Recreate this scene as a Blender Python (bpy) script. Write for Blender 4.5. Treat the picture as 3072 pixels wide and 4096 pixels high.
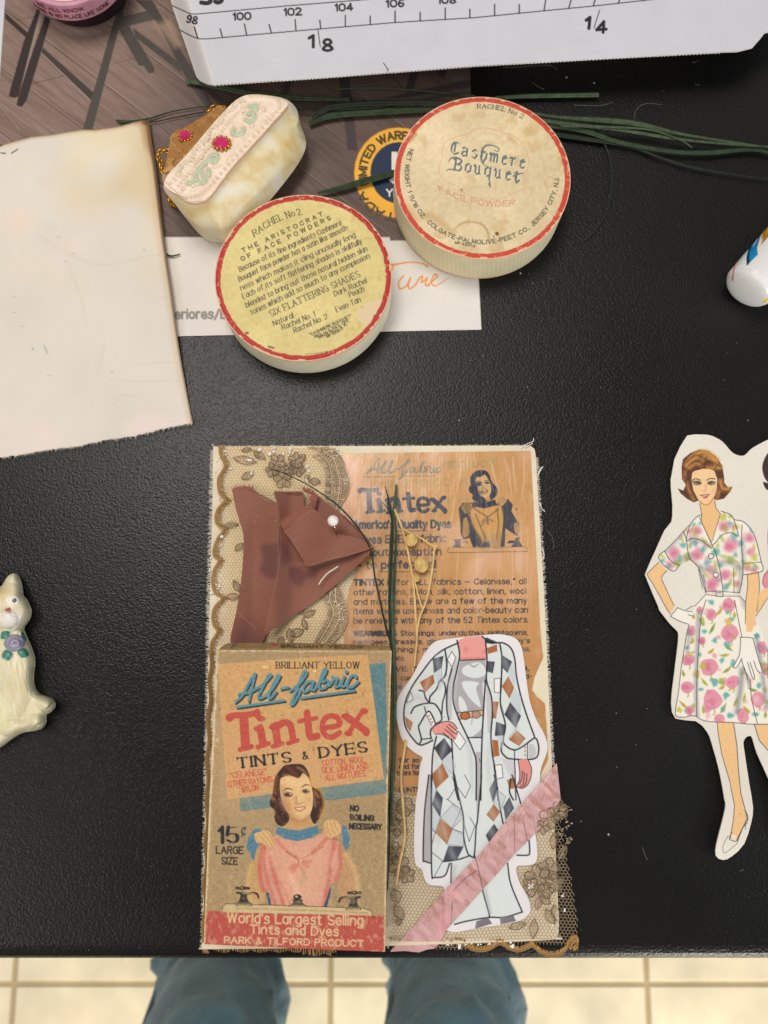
import bpy, math, random
import numpy as np
for _o in list(bpy.data.objects): bpy.data.objects.remove(_o)
SC = bpy.context.scene; COL = SC.collection
R = math.radians
# ---------------------------------------------------------------- camera, world, lights, exposure
FPX, CX, CY, TH, CH = 2900.0, 1536.0, 2048.0, R(8.6), 0.280      # metres; table top is z = 0
cam = bpy.data.cameras.new('camera'); co = bpy.data.objects.new('camera', cam); COL.objects.link(co)
co.location = (0, 0, CH); co.rotation_euler = (TH, 0, 0)
cam.sensor_fit = 'VERTICAL'; cam.sensor_height = 36; cam.sensor_width = 27; cam.lens = 36 * FPX / 4096
cam.clip_start = .01; cam.clip_end = 60
cam.dof.use_dof = True; cam.dof.focus_distance = .272; cam.dof.aperture_fstop = 12.0
SC.camera = co
W = bpy.data.worlds.new('World'); SC.world = W; W.use_nodes = True
W.node_tree.nodes['Background'].inputs[0].default_value = (1.0, .97, .94, 1)
W.node_tree.nodes['Background'].inputs[1].default_value = .27
def area(name, loc, target, sx, sy, power, col):
    l = bpy.data.lights.new(name, 'AREA'); l.shape = 'RECTANGLE'; l.size = sx; l.size_y = sy; l.energy = power; l.color = col
    o = bpy.data.objects.new(name, l); COL.objects.link(o); o.location = loc
    from mathutils import Vector
    o.rotation_euler = (Vector(target) - Vector(loc)).to_track_quat('-Z', 'Y').to_euler()
    return o
area('ceiling_lamp', (-.40, .70, 1.8), (0, .0, 0), 1.0, .8, 26, (1.0, .935, .87))
area('side_window', (2.1, -.5, 1.15), (0, .0, 0), 1.1, .9, 15, (.80, .89, 1.0))
area('room_lamp', (-1.5, -1.0, 1.5), (0, -.1, 0), .7, .7, 11, (1.0, .95, .90))
area('floor_fill', (.5, -2.2, .1), (0, -.35, -.73), 1.6, .9, 84, (1.0, .95, .86))  # unseen fill light, added only to brighten the floor
SC.view_settings.view_transform = 'Standard'; SC.view_settings.look = 'None'
SC.view_settings.exposure = 0; SC.view_settings.gamma = 1; SC.view_settings.use_curve_mapping = False
# ---------------------------------------------------------------- geometry helpers
def P(u, v, z):
    """photo pixel (3072 x 4096) on the horizontal plane z -> world point(s)"""
    u = np.asarray(u, float); v = np.asarray(v, float); z = np.asarray(z, float)
    a = (u - CX) / FPX; b = (CY - v) / FPX
    dy = math.cos(TH) * b + math.sin(TH); dz = math.sin(TH) * b - math.cos(TH)
    t = (z - CH) / dz
    return np.stack(np.broadcast_arrays(t * a, t * dy, z + 0 * t), -1)
def C(h):
    if isinstance(h, str): return np.array([int(h[i:i+2], 16) for i in (0, 2, 4)]) / 255.
    return np.asarray(h, float)
def lin(c):
    c = np.clip(c, 0, 1); return np.where(c <= .04045, c / 12.92, ((c + .055) / 1.055) ** 2.4)
def pt(s):
    if isinstance(s, str): return np.array(s.replace(',', ' ').split(), float).reshape(-1, 2)
    return np.array(s, float).reshape(-1, 2)
def cr(p, n=6, closed=False):
    p = np.asarray(p, float); N = len(p)
    if N < 3: return p
    q = np.vstack([p[-1:], p, p[:2]]) if closed else np.vstack([2*p[:1]-p[1:2], p, 2*p[-1:]-p[-2:-1]])
    out = []; t = np.linspace(0, 1, n, endpoint=False)[:, None]
    for i in range(N if closed else N - 1):
        a, b, c, d = q[i], q[i+1], q[i+2], q[i+3]
        out.append(.5*((2*b)+(c-a)*t+(2*a-5*b+4*c-d)*t*t+(3*b-a-3*c+d)*t**3))
    if not closed: out.append(p[-1:])
    return np.vstack(out)
_rng = np.random.RandomState(5); _TAB = _rng.rand(256, 256)
def vn(X, Y, cell, seed=0):
    x = np.asarray(X) / cell + seed * 37.7; y = np.asarray(Y) / cell + seed * 91.3
    i = np.floor(x).astype(int); j = np.floor(y).astype(int); f = x - i; g = y - j
    f = f*f*(3-2*f); g = g*g*(3-2*g); T = _TAB; m = 255
    return ((T[i & m, j & m]*(1-f)+T[(i+1) & m, j & m]*f)*(1-g)+(T[i & m, (j+1) & m]*(1-f)+T[(i+1) & m, (j+1) & m]*f)*g)
def fbm(X, Y, cell, seed=0, oc=4):
    s = 0; a = .5; t = 0
    for k in range(oc): s = s + a*vn(X, Y, cell/2**k, seed+k); t += a; a *= .5
    return s / t
def ss(a, b, x): t = np.clip((x-a)/(b-a), 0, 1); return t*t*(3-2*t)
ORG = {}
def tag(o, label=None, cat=None, group=None, kind=None):
    for k, v in (('label', label), ('category', cat), ('group', group), ('kind', kind)):
        if v: o[k] = v
    return o
def thing(name, loc, label, cat, group=None):
    o = bpy.data.objects.new(name, None); COL.objects.link(o); o.location = [float(x) for x in loc]
    o.empty_display_size = .01
    ORG[o.name] = np.array(loc, float); return tag(o, label, cat, group)
def mesh(name, V, F, mat=None, parent=None, cols=None, smooth=False, tris=None, org=None):
    """V (n,3) world coordinates; F (m,4) quads and/or tris (k,3), or a list of mixed polygons"""
    V = np.asarray(V, float).reshape(-1, 3)
    if parent is not None: o0 = ORG[parent.name]
    else:
        o0 = np.array(org, float) if org is not None else np.array([V[:, 0].mean(), V[:, 1].mean(), V[:, 2].min()])
    me = bpy.data.meshes.new(name)
    if isinstance(F, list):
        me.from_pydata([tuple(v) for v in (V - o0)], [], [tuple(int(i) for i in f) for f in F])
    else:
        F = np.asarray(F, np.int32).reshape(-1, 4); T = np.zeros((0, 3), np.int32) if tris is None else np.asarray(tris, np.int32)
        me.vertices.add(len(V)); me.vertices.foreach_set('co', (V - o0).astype(np.float32).ravel())
        me.loops.add(F.size + T.size); me.loops.foreach_set('vertex_index', np.concatenate([F.ravel(), T.ravel()]))
        me.polygons.add(len(F) + len(T))
        me.polygons.foreach_set('loop_start', np.concatenate([np.arange(len(F))*4, len(F)*4+np.arange(len(T))*3]).astype(np.int32))
        me.update(calc_edges=True)
    if cols is not None:
        ca = me.color_attributes.new('Col', 'FLOAT_COLOR', 'POINT')
        a = np.ones((len(V), 4), np.float32); a[:, :3] = lin(np.asarray(cols, float)); ca.data.foreach_set('color', a.ravel())
    me.polygons.foreach_set('use_smooth', np.full(len(me.polygons), bool(smooth)))
    me.validate(); me.update()
    if mat: me.materials.append(mat)
    o = bpy.data.objects.new(name, me); COL.objects.link(o)
    if parent is not None: o.parent = parent; ORG[o.name] = o0
    else: o.location = o0; ORG[o.name] = o0
    return o
class MB:
    """collects pieces into one mesh"""
    def __init__(s): s.v = []; s.f = []; s.n = 0
    def add(s, V, F):
        s.v.append(np.asarray(V, float).reshape(-1, 3)); s.f += [tuple(i + s.n for i in f) for f in F]; s.n += len(s.v[-1]); return s
    def build(s, name, mat, parent=None, smooth=False, org=None):
        return mesh(name, np.vstack(s.v), s.f, mat, parent, smooth=smooth, org=org)
def tube(pts, r, n=6, cap=True, flat=1.0):
    """tube along world points; flat < 1 squashes it vertically"""
    p = np.asarray(pts, float); N = len(p); r = np.broadcast_to(np.asarray(r, float), (N,))
    t = np.gradient(p, axis=0); t /= np.linalg.norm(t, axis=1)[:, None] + 1e-12
    up = np.tile([0, 0, 1.], (N, 1)); bad = np.abs(t[:, 2]) > .95; up[bad] = [0, 1, 0]
    a = np.cross(t, up); a /= np.linalg.norm(a, axis=1)[:, None] + 1e-12; b = np.cross(a, t)
    th = np.arange(n) * 2*math.pi/n
    V = (p[:, None] + r[:, None, None]*(np.cos(th)[None, :, None]*a[:, None] + flat*np.sin(th)[None, :, None]*b[:, None])).reshape(-1, 3)
    F = [(i*n+k, i*n+(k+1) % n, (i+1)*n+(k+1) % n, (i+1)*n+k) for i in range(N-1) for k in range(n)]
    if cap: F += [tuple(range(n))[::-1], tuple((N-1)*n+k for k in range(n))]
    return V, F
def ball(c, r, n=12, m=8, sc=(1, 1, 1)):
    V = [(0, 0, 1)]; F = []
    for i in range(1, m):
        for k in range(n):
            a = math.pi*i/m; b = 2*math.pi*k/n; V.append((math.sin(a)*math.cos(b), math.sin(a)*math.sin(b), math.cos(a)))
    V.append((0, 0, -1)); L = len(V)-1
    for k in range(n):
        F.append((0, 1+k, 1+(k+1) % n)); F.append((L, L-n+(k+1) % n, L-n+k))
        for i in range(m-2): F.append((1+i*n+k, 1+(i+1)*n+k, 1+(i+1)*n+(k+1) % n, 1+i*n+(k+1) % n))
    return np.array(V)*r*np.array(sc)+np.array(c), F
def box(x0, y0, z0, x1, y1, z1):
    V = [(x, y, z) for z in (z0, z1) for y in (y0, y1) for x in (x0, x1)]
    return V, [(0, 2, 3, 1), (4, 5, 7, 6), (0, 1, 5, 4), (1, 3, 7, 5), (3, 2, 6, 7), (2, 0, 4, 6)]
def loft(rings, cap0=True, cap1=True):
    n = len(rings[0]); V = np.vstack(rings); F = []
    for i in range(len(rings)-1):
        for k in range(n): F.append((i*n+k, i*n+(k+1) % n, (i+1)*n+(k+1) % n, (i+1)*n+k))
    if cap0: F.append(tuple(range(n))[::-1])
    if cap1: F.append(tuple((len(rings)-1)*n+k for k in range(n)))
    return V, F
# ---------------------------------------------------------------- ink: a small vector rasteriser (photo-pixel coordinates)
class Art:
    def __init__(s, x0, y0, x1, y1, st, col):
        s.x = np.arange(x0, x1+st, st, dtype=float); s.y = np.arange(y0, y1+st, st, dtype=float); s.st = st
        s.c = np.zeros((len(s.y), len(s.x), 3)); s.c[:] = C(col); s.k = (0, 0, 1)
        s.X, s.Y = np.meshgrid(s.x, s.y)
    def crop(s, x0, y0, sc): s.k = (x0, y0, sc); return s
    def t(s, p): return pt(p)*s.k[2] + np.array(s.k[:2])
    def win(s, lo, hi, pad):
        f = lambda a, v: int(np.clip(math.floor((v-a[0])/s.st), 0, len(a)))
        return f(s.x, lo[0]-pad), f(s.x, hi[0]+pad)+2, f(s.y, lo[1]-pad), f(s.y, hi[1]+pad)+2
    def segd(s, D, p, q, pad, w, ox, oy):
        lo = np.minimum(p, q); hi = np.maximum(p, q); i0, i1, j0, j1 = s.win(lo, hi, pad)
        if i1 <= i0+1 or j1 <= j0+1: return
        X = s.x[i0:i1][None, :]; Y = s.y[j0:j1][:, None]; d = q-p; L = d@d
        if L < 1e-9: dist = np.hypot(X-p[0], Y-p[1])
        else:
            t = np.clip(((X-p[0])*d[0]+(Y-p[1])*d[1])/L, 0, 1); dist = np.hypot(X-p[0]-t*d[0], Y-p[1]-t*d[1])
        v = D[j0-oy:j1-oy, i0-ox:i1-ox]; np.minimum(v, dist-w, out=v)
    def put(s, sl, cov, col, a):
        k = (np.clip(cov, 0, 1)*a)[..., None]; s.c[sl] = s.c[sl]*(1-k)+C(col)*k
    def line(s, p, w, col, a=1, sm=False, soft=0, raw=False, tex=None):
        p = pt(p) if raw else s.t(p)
        if not raw: w = np.asarray(w)*s.k[2]
        if sm: p = cr(p)
        if len(p) == 1: p = np.vstack([p, p])
        w = np.broadcast_to(np.asarray(w, float), (len(p)-1,)) if np.ndim(w) == 0 or len(w) == len(p)-1 else np.interp(np.linspace(0, 1, len(p)-1), np.linspace(0, 1, len(w)), w)
        sf = max(s.st, soft); pad = float(w.max())/2+sf*1.5
        i0, i1, j0, j1 = s.win(p.min(0), p.max(0), pad)
        i1 = min(i1, len(s.x)); j1 = min(j1, len(s.y))
        if i1 <= i0 or j1 <= j0: return s
        D = np.full((j1-j0, i1-i0), 1e3)
        for k in range(len(p)-1): s.segd(D, p[k], p[k+1], pad, w[k]/2, i0, j0)
        cov = .5-D/sf
        if tex is not None: cov = np.clip(cov, 0, 1)*tex[j0:j1, i0:i1]
        s.put((slice(j0, j1), slice(i0, i1)), cov, col, a); return s
    def inside(s, p, xs, ys):
        M = np.zeros((len(ys), len(xs)), bool); q = np.roll(p, -1, 0)
        for j, y in enumerate(ys):
            c = (p[:, 1] <= y) != (q[:, 1] <= y)
            if not c.any(): continue
            xc = np.sort(p[c, 0]+(y-p[c, 1])/(q[c, 1]-p[c, 1])*(q[c, 0]-p[c, 0]))
            M[j] = (np.searchsorted(xc, xs) % 2) == 1
        return M
    def poly(s, p, col, a=1, sm=False, soft=0, raw=False, tex=None, cov=False):
        p = pt(p) if raw else s.t(p)
        if sm: p = cr(p, 6, True)
        sf = max(s.st, soft); pad = sf*1.5
        i0, i1, j0, j1 = s.win(p.min(0), p.max(0), pad); i1 = min(i1, len(s.x)); j1 = min(j1, len(s.y))
        if i1 <= i0 or j1 <= j0: return s
        D = np.full((j1-j0, i1-i0), 1e3)
        for k in range(len(p)): s.segd(D, p[k], p[(k+1) % len(p)], pad, 0, i0, j0)
        M = s.inside(p, s.x[i0:i1], s.y[j0:j1]); cv = np.clip(.5-np.where(M, -D, D)/sf, 0, 1)
        if tex is not None: cv = cv*tex[j0:j1, i0:i1]
        if cov: Z = np.zeros(s.X.shape); Z[j0:j1, i0:i1] = cv; return Z
        s.put((slice(j0, j1), slice(i0, i1)), cv, col, a); return s
    def ell(s, cx, cy, rx, ry, col, a=1, rot=0, soft=0, w=None, n=28):
        t = np.arange(n)*2*math.pi/n; c, d = math.cos(R(rot)), math.sin(R(rot))
        x = rx*np.cos(t); y = ry*np.sin(t); p = np.stack([cx+x*c-y*d, cy+x*d+y*c], 1)
        if w: return s.line(np.vstack([p, p[:1]]), w, col, a, soft=soft)
        return s.poly(p, col, a, soft=soft)
    def mul(s, f): s.c *= np.asarray(f)[..., None] if np.ndim(f) == 2 else f; return s
    def mix(s, m, col, a=1): s.put((slice(None), slice(None)), m, col, a); return s
    def text(s, txt, p0, p1, h, w, col, a=1, gl=None, nib=None, serif=False, shear=0, mirror=False, fn=None, tex=None, bounce=0):
        """baseline p0 -> p1 (crop coordinates), cap height h, stroke width w; fn(x01, y) overrides the layout"""
        if fn is None:
            q0, q1 = np.array(p0, float), np.array(p1, float); d = q1-q0; u = d/np.linalg.norm(d)
            up = np.array([u[1], -u[0]])*(-1 if mirror else 1)
            fn = lambda x, y: q0+d*x[:, None]+(up*y[:, None]+u*(shear*y)[:, None])*h
        x = 0; items = []
        for ch in txt:
            if ch == ' ': x += 8; continue
            g, adv = (gl or GL).get(ch) or GL[ch]
            items.append((x, g)); x += adv+(4.2 if not serif else 5)
        tot = max(x-4, 1)
        for x0, g in items:
            for sm, q in g:
                q = q.copy(); ends = []
                if serif:
                    for e, e2 in ((0, 1), (-1, -2)):
                        if len(q) > 1:
                            dv = q[e]-q[e2]
                            if abs(dv[1]) > abs(dv[0])*1.5 and (abs(q[e][1]) < .1 or abs(q[e][1]-14) < .1 or abs(q[e][1]-10) < .1 or q[e][1] < -2): ends.append(np.array([[q[e][0]-2, q[e][1]], [q[e][0]+2, q[e][1]]]))
                            elif not sm and abs(dv[0]) > abs(dv[1])*3: ends.append(np.array([[q[e][0], q[e][1]-1.6], [q[e][0], q[e][1]+1.6]]))
                if sm and len(q) > 2: q = cr(q, 4)
                for b, qq in ((1, q), *((0, e) for e in ends)):
                    pp = fn((qq[:, 0]+x0)/tot, qq[:, 1]/14)
                    ww = w
                    if nib and len(pp) > 1 and b:
                        dd = np.diff(pp, axis=0); an = np.arctan2(dd[:, 1], dd[:, 0]); ww = w*(nib[1]+(1-nib[1])*np.abs(np.sin(an-R(nib[0]))))
                        if len(ww) == 1: ww = float(ww[0])
                    elif not b: ww = w*.5
                    s.line(pp, ww, col, a, tex=tex)
        return s
    def arc(s, txt, c, rx, ry, a0, a1, h, w, col, rot=0, **k):
        """letters on an ellipse, angles in degrees clockwise from the top; a1 < a0 puts them inside-up along the bottom"""
        sg = 1 if a1 > a0 else -1
        def fn(x, y):
            an = R(a0)+(R(a1)-R(a0))*x; dx = np.sin(an); dy = -np.cos(an)
            return np.stack([c[0]+dx*(rx+sg*y*h), c[1]+dy*(ry+sg*y*h)], 1)
        return s.text(txt, None, None, h, w, col, fn=fn, **k)
_G = {
'A': '04 6i c4;29 a9', 'B': '04 0i;~0i 5i 8h 9f 8c 5b 0b;~0b 6b 9a a7 95 64 04', 'C': '~bf 9h 6i 3h 1f 0b 17 35 64 95 b7',
'D': '04 0i;~0i 5i 9g bc ba 96 54 04', 'E': '0i ai;0i 04;04 a4;0b 8b', 'F': '0i ai;0i 04;0b 8b', 'G': '~bf 9h 6i 3h 1f 0b 17 35 64 95 b7;b5 bb 7b',
'H': '04 0i;b4 bi;0b bb', 'I': '04 0i', 'J': '~7i 7c 78 65 44 25 18', 'K': '04 0i;ai 09;3c a4', 'L': '0i 04;04 94', 'M': '04 0i;0i 66;66 ci;ci c4',
'N': '04 0i;0i b4;b4 bi', 'O': '~6i 3h 1f 0b 17 35 64 95 b7 cb bf 9h 6i', 'P': '04 0i;~0i 6i 9h af 9c 6b 0b', 'Q': '~6i 3h 1f 0b 17 35 64 95 b7 cb bf 9h 6i;86 c2',
'R': '04 0i;~0i 6i 9h af 9c 6b 0b;5b a4', 'S': '~ag 8i 4i 1g 1d 3b 7a a8 a6 84 44 16', 'T': '0i ci;64 6i', 'U': '~0i 0a 16 44 74 a6 ba bi', 'V': '0i 64;64 ci',
'W': '0i 44;44 8i;8i c4;c4 gi', 'X': '04 bi;0i b4', 'Y': '0i 6b;ci 6b;6b 64', 'Z': '0i ai;ai 04;04 a4',
'a': '~9c 7e 4e 1c 09 16 44 74 97;9e 94', 'b': '0i 04;~0b 2d 5e 8d 99 86 54 24 06', 'c': '~9c 7e 4e 1c 09 16 44 74 96', 'd': '~9c 7e 4e 1c 09 16 44 74 97;9i 94',
'e': '09 99;~99 8c 6e 4e 1c 09 16 44 74 96', 'f': '~7h 5i 3h 3e 34;0e 6e', 'g': '~9c 7e 4e 1c 09 16 44 74 97;~9e 93 81 50 11', 'h': '0i 04;~0b 2d 5e 8d 9b 94',
'i': '0e 04;0i 0i', 'j': '~3e 32 20 00;3i 3i', 'k': '0i 04;8e 08;3a 94', 'l': '0i 04', 'm': '0e 04;~0b 2d 4e 6d 7b 74;~7b 9d be dd eb e4',
'n': '0e 04;~0b 2d 5e 8d 9b 94', 'o': '~5e 2d 09 25 54 85 a9 8d 5e', 'p': '0e 00;~0b 2d 5e 8d 99 85 54 25 07', 'q': '~9c 7e 4e 1c 09 16 44 74 97;9e 90',
'r': '0e 04;~0a 1c 3e 6e', 's': '~8c 6e 3e 1c 2a 59 88 86 64 34 05', 't': '3h 36 54 74;0e 6e', 'u': '~0e 07 24 54 87 9a;9e 94', 'v': '0e 44;44 8e',
'w': '0e 34;34 6e;6e 94;94 ce', 'x': '04 8e;0e 84', 'y': '0e 44;8e 30 10', 'z': '0e 8e;8e 04;04 84',
'0': '~5i 2h 0e 08 25 54 85 a8 ae 8h 5i', '1': '1f 4i;4i 44', '2': '~0f 2i 6i 9f 8c 48 04;04 a4', '3': '~0h 4i 8h 8d 4b;~4b 8a 98 95 54 05', '4': '74 7i;7i 08;08 a8',
'5': '8i 1i 0b;~0b 4c 8b 98 85 44 06', '6': '~8h 5i 2g 0b 07 24 54 87 89 6b 3b 09', '7': '0i 9i;9i 34', '8': '~5b 2d 1f 3i 7i 9f 8d 5b 29 06 34 74 a6 89 5b', '9': '~9d 7b 3b 1d 1f 3i 7i 9f 9b 75 34 15',
'.': '04 04', ',': '14 02', '-': '0a 5a', '_': '0a ca', "'": '0i 0f', '"': '0i 0f;3i 3f', '/': '02 8i', '&': '~c4 4d 3g 5i 7g 6d 17 24 64 b9', '*': '0i 4f;4i 0f', ':': '04 04;0b 0b',
'!': '04 04;07 0i', '%': '~9c 7e 4e 1c 09 16 44 74 96;71 5i', '?': '0i 0i'}
_B = {'a': '1d 3e 7d 75 94;7a 29 16 34 75', 's': '7d 4e 1c 78 54 15', 'h': '2i 26 34;2c 5e 8c 87 64 51', 'm': '0d 1e 2c 25 34;2c 5e 6c 65 74;6c 9e ac a5 b4', 'e': '2a 7c 5e 2c 26 44 75', 'r': '0d 2e 3c 35 44;3c 6e 8d',
'o': '4e 1c 16 44 76 7c 4e', 'u': '0d 1e 2c 26 44 75;6e 75 85 94', 'q': '6d 3e 1c 16 44 75;7e 71 80', 't': '3g 3c 36 54 76;0e 6e', 'C': '~9h 6i 2h 0d 08 25 54 96;4h 47', 'B': '2h 25;~0g 3i 7i 9g 8d 5b 3b;~5b 9a a7 84 54 05'}
GL = {}; GLB = {}
for _D, _k, _s in [(GL, a, b) for a, b in _G.items()]+[(GLB, a, b) for a, b in _B.items()]:
    st = []
    for q in _s.split(';'):
        sm = q[0] == '~'; pts_ = np.array([[int(c[0], 36), int(c[1], 36)-4] for c in q.strip('~').split()], float); st.append((sm, pts_))
    _D[_k] = (st, max(p[:, 0].max() for _, p in st))
def near(p, poly_):
    a = poly_; b = np.roll(poly_, -1, 0); d = b-a; L = (d*d).sum(1)+1e-12; out = np.empty_like(p)
    for i in range(0, len(p), 400):
        q = p[i:i+400]; t = np.clip(((q[:, None]-a)*d).sum(2)/L, 0, 1); c = a+t[..., None]*d
        k = ((q[:, None]-c)**2).sum(2).argmin(1); out[i:i+400] = c[np.arange(len(q)), k]
    return out
def sheet(name, art, z, out=None, mat=None, parent=None, thick=.0003, smooth=False, edge=None, org=None):
    """a printed sheet or relief: the ink raster laid on real planes/heights z, cut to the outline, with side walls"""
    ny, nx = art.c.shape[:2]; Z = np.broadcast_to(np.asarray(z, float), (ny, nx))
    I = np.arange(ny*nx).reshape(ny, nx); q = np.stack([I[:-1, :-1], I[1:, :-1], I[1:, 1:], I[:-1, 1:]], -1).reshape(-1, 4)
    px = np.stack([art.X.ravel(), art.Y.ravel()], 1)
    if out is not None:
        out = pt(out); M = art.inside(out, (art.x[1:]+art.x[:-1])/2, (art.y[1:]+art.y[:-1])/2); q = q[M.ravel()]
    e = np.concatenate([q[:, [0, 1]], q[:, [1, 2]], q[:, [2, 3]], q[:, [3, 0]]]).astype(np.int64)
    key = np.minimum(e[:, 0], e[:, 1])*(ny*nx)+np.maximum(e[:, 0], e[:, 1]); u, ix, ct = np.unique(key, return_index=True, return_counts=True)
    be = e[ix[ct == 1]]
    if out is not None:
        bv = np.unique(be); px[bv] = near(px[bv], out)
    V = P(px[:, 0], px[:, 1], Z.ravel()); cols = art.c.reshape(-1, 3)
    used = np.unique(q); mp = np.full(ny*nx, -1); mp[used] = np.arange(len(used)); q = mp[q]
    bv = np.unique(be); n0 = len(used); mp2 = np.full(ny*nx, -1); mp2[bv] = np.arange(len(bv))
    top = V[bv]; th = thick
    low = top.copy(); low[:, 2] -= th
    wc = cols[bv] if edge is None else np.tile(C(edge), (len(bv), 1))
    sk = np.stack([n0+mp2[be[:, 0]], n0+len(bv)+mp2[be[:, 0]], n0+len(bv)+mp2[be[:, 1]], n0+mp2[be[:, 1]]], 1)
    VV = np.vstack([V[used], top, low]); CC = np.vstack([cols[used], wc, wc])
    return mesh(name, VV, np.vstack([q, sk]), mat, parent, cols=CC, smooth=smooth, org=org)
# ---------------------------------------------------------------- materials
def mat(name, col=None, rough=.6, spec=.35, metal=0, bumps=(), coat=0, coatr=.1, var=0, varscale=300, sss=0, trans=0, sheen=0, emis=None):
    m = bpy.data.materials.new(name); m.use_nodes = True; nt = m.node_tree; N = nt.nodes; L = nt.links; b = N['Principled BSDF']
    b.inputs['Roughness'].default_value = rough; b.inputs['Specular IOR Level'].default_value = spec; b.inputs['Metallic'].default_value = metal
    b.inputs['Coat Weight'].default_value = coat; b.inputs['Coat Roughness'].default_value = coatr
    if sss: b.inputs['Subsurface Weight'].default_value = sss; b.inputs['Subsurface Radius'].default_value = (.002, .0012, .0008); b.inputs['Subsurface Scale'].default_value = 1
    if trans: b.inputs['Transmission Weight'].default_value = trans
    if sheen: b.inputs['Sheen Weight'].default_value = sheen
    tc = N.new('ShaderNodeTexCoord')
    if col is None:
        a = N.new('ShaderNodeAttribute'); a.attribute_name = 'Col'; src = a.outputs['Color']
    else:
        rgb = N.new('ShaderNodeRGB'); rgb.outputs[0].default_value = (*lin(C(col)), 1); src = rgb.outputs[0]
    if var:
        nz = N.new('ShaderNodeTexNoise'); nz.inputs['Scale'].default_value = varscale; nz.inputs['Detail'].default_value = 5; L.new(tc.outputs['Object'], nz.inputs['Vector'])
        mr = N.new('ShaderNodeMapRange'); mr.inputs['To Min'].default_value = 1-var; mr.inputs['To Max'].default_value = 1+var; mr.inputs['From Min'].default_value = .3; mr.inputs['From Max'].default_value = .7
        L.new(nz.outputs['Fac'], mr.inputs['Value'])
        mx = N.new('ShaderNodeVectorMath'); mx.operation = 'SCALE'; L.new(src, mx.inputs[0]); L.new(mr.outputs[0], mx.inputs['Scale']); src = mx.outputs[0]
    L.new(src, b.inputs['Base Color'])
    prev = None
    for kind, scale, dist, strength in bumps:
        if kind == 'noise': t = N.new('ShaderNodeTexNoise'); t.inputs['Detail'].default_value = 4; o = t.outputs['Fac']
        elif kind == 'voronoi': t = N.new('ShaderNodeTexVoronoi'); t.feature = 'SMOOTH_F1'; o = t.outputs['Distance']
        elif kind == 'wave': t = N.new('ShaderNodeTexWave'); t.inputs['Distortion'].default_value = 1.5; o = t.outputs['Fac']
        t.inputs['Scale'].default_value = scale; L.new(tc.outputs['Object'], t.inputs['Vector'])
        bp = N.new('ShaderNodeBump'); bp.inputs['Strength'].default_value = strength; bp.inputs['Distance'].default_value = dist
        L.new(o, bp.inputs['Height'])
        if prev: L.new(prev, bp.inputs['Normal'])
        prev = bp.outputs[0]
    if prev: L.new(prev, b.inputs['Normal'])
    return m
# ---------------------------------------------------------------- setting: floor, table, the seated sitter's legs
def floor_mat():
    m = bpy.data.materials.new('glazed_cream_tile'); m.use_nodes = True; nt = m.node_tree; N = nt.nodes; L = nt.links; b = N['Principled BSDF']
    tc = N.new('ShaderNodeTexCoord'); bk = N.new('ShaderNodeTexBrick'); bk.offset = 0; bk.squash = 1
    L.new(tc.outputs['Object'], bk.inputs['Vector'])
    bk.inputs['Scale'].default_value = 1; bk.inputs['Brick Width'].default_value = .406; bk.inputs['Row Height'].default_value = .406
    bk.inputs['Mortar Size'].default_value = .0042; bk.inputs['Mortar Smooth'].default_value = .4
    bk.inputs['Color1'].default_value = (.74, .64, .45, 1); bk.inputs['Color2'].default_value = (.72, .62, .43, 1); bk.inputs['Mortar'].default_value = (.42, .31, .16, 1)
    nz = N.new('ShaderNodeTexNoise'); nz.inputs['Scale'].default_value = 14; nz.inputs['Detail'].default_value = 6; L.new(tc.outputs['Object'], nz.inputs['Vector'])
    mr = N.new('ShaderNodeMapRange'); mr.inputs[1].default_value = .3; mr.inputs[2].default_value = .7; mr.inputs[3].default_value = .82; mr.inputs[4].default_value = 1.12; L.new(nz.outputs['Fac'], mr.inputs[0])
    sc = N.new('ShaderNodeVectorMath'); sc.operation = 'SCALE'; L.new(bk.outputs['Color'], sc.inputs[0]); L.new(mr.outputs[0], sc.inputs['Scale']); L.new(sc.outputs[0], b.inputs['Base Color'])
    bp = N.new('ShaderNodeBump'); bp.invert = True; bp.inputs['Distance'].default_value = .002; bp.inputs['Strength'].default_value = .6; L.new(bk.outputs['Fac'], bp.inputs['Height']); L.new(bp.outputs[0], b.inputs['Normal'])
    b.inputs['Roughness'].default_value = .35
    return m
c0 = P(1322, 3935, -.73); FL = 3.2
o = mesh('floor', [(-FL, -FL, -.73), (FL, -FL, -.73), (FL, FL, -.73), (-FL, FL, -.73)], np.array([[0, 1, 2, 3]]), floor_mat(), org=(c0[0], c0[1], -.73)); tag(o, kind='structure')
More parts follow.
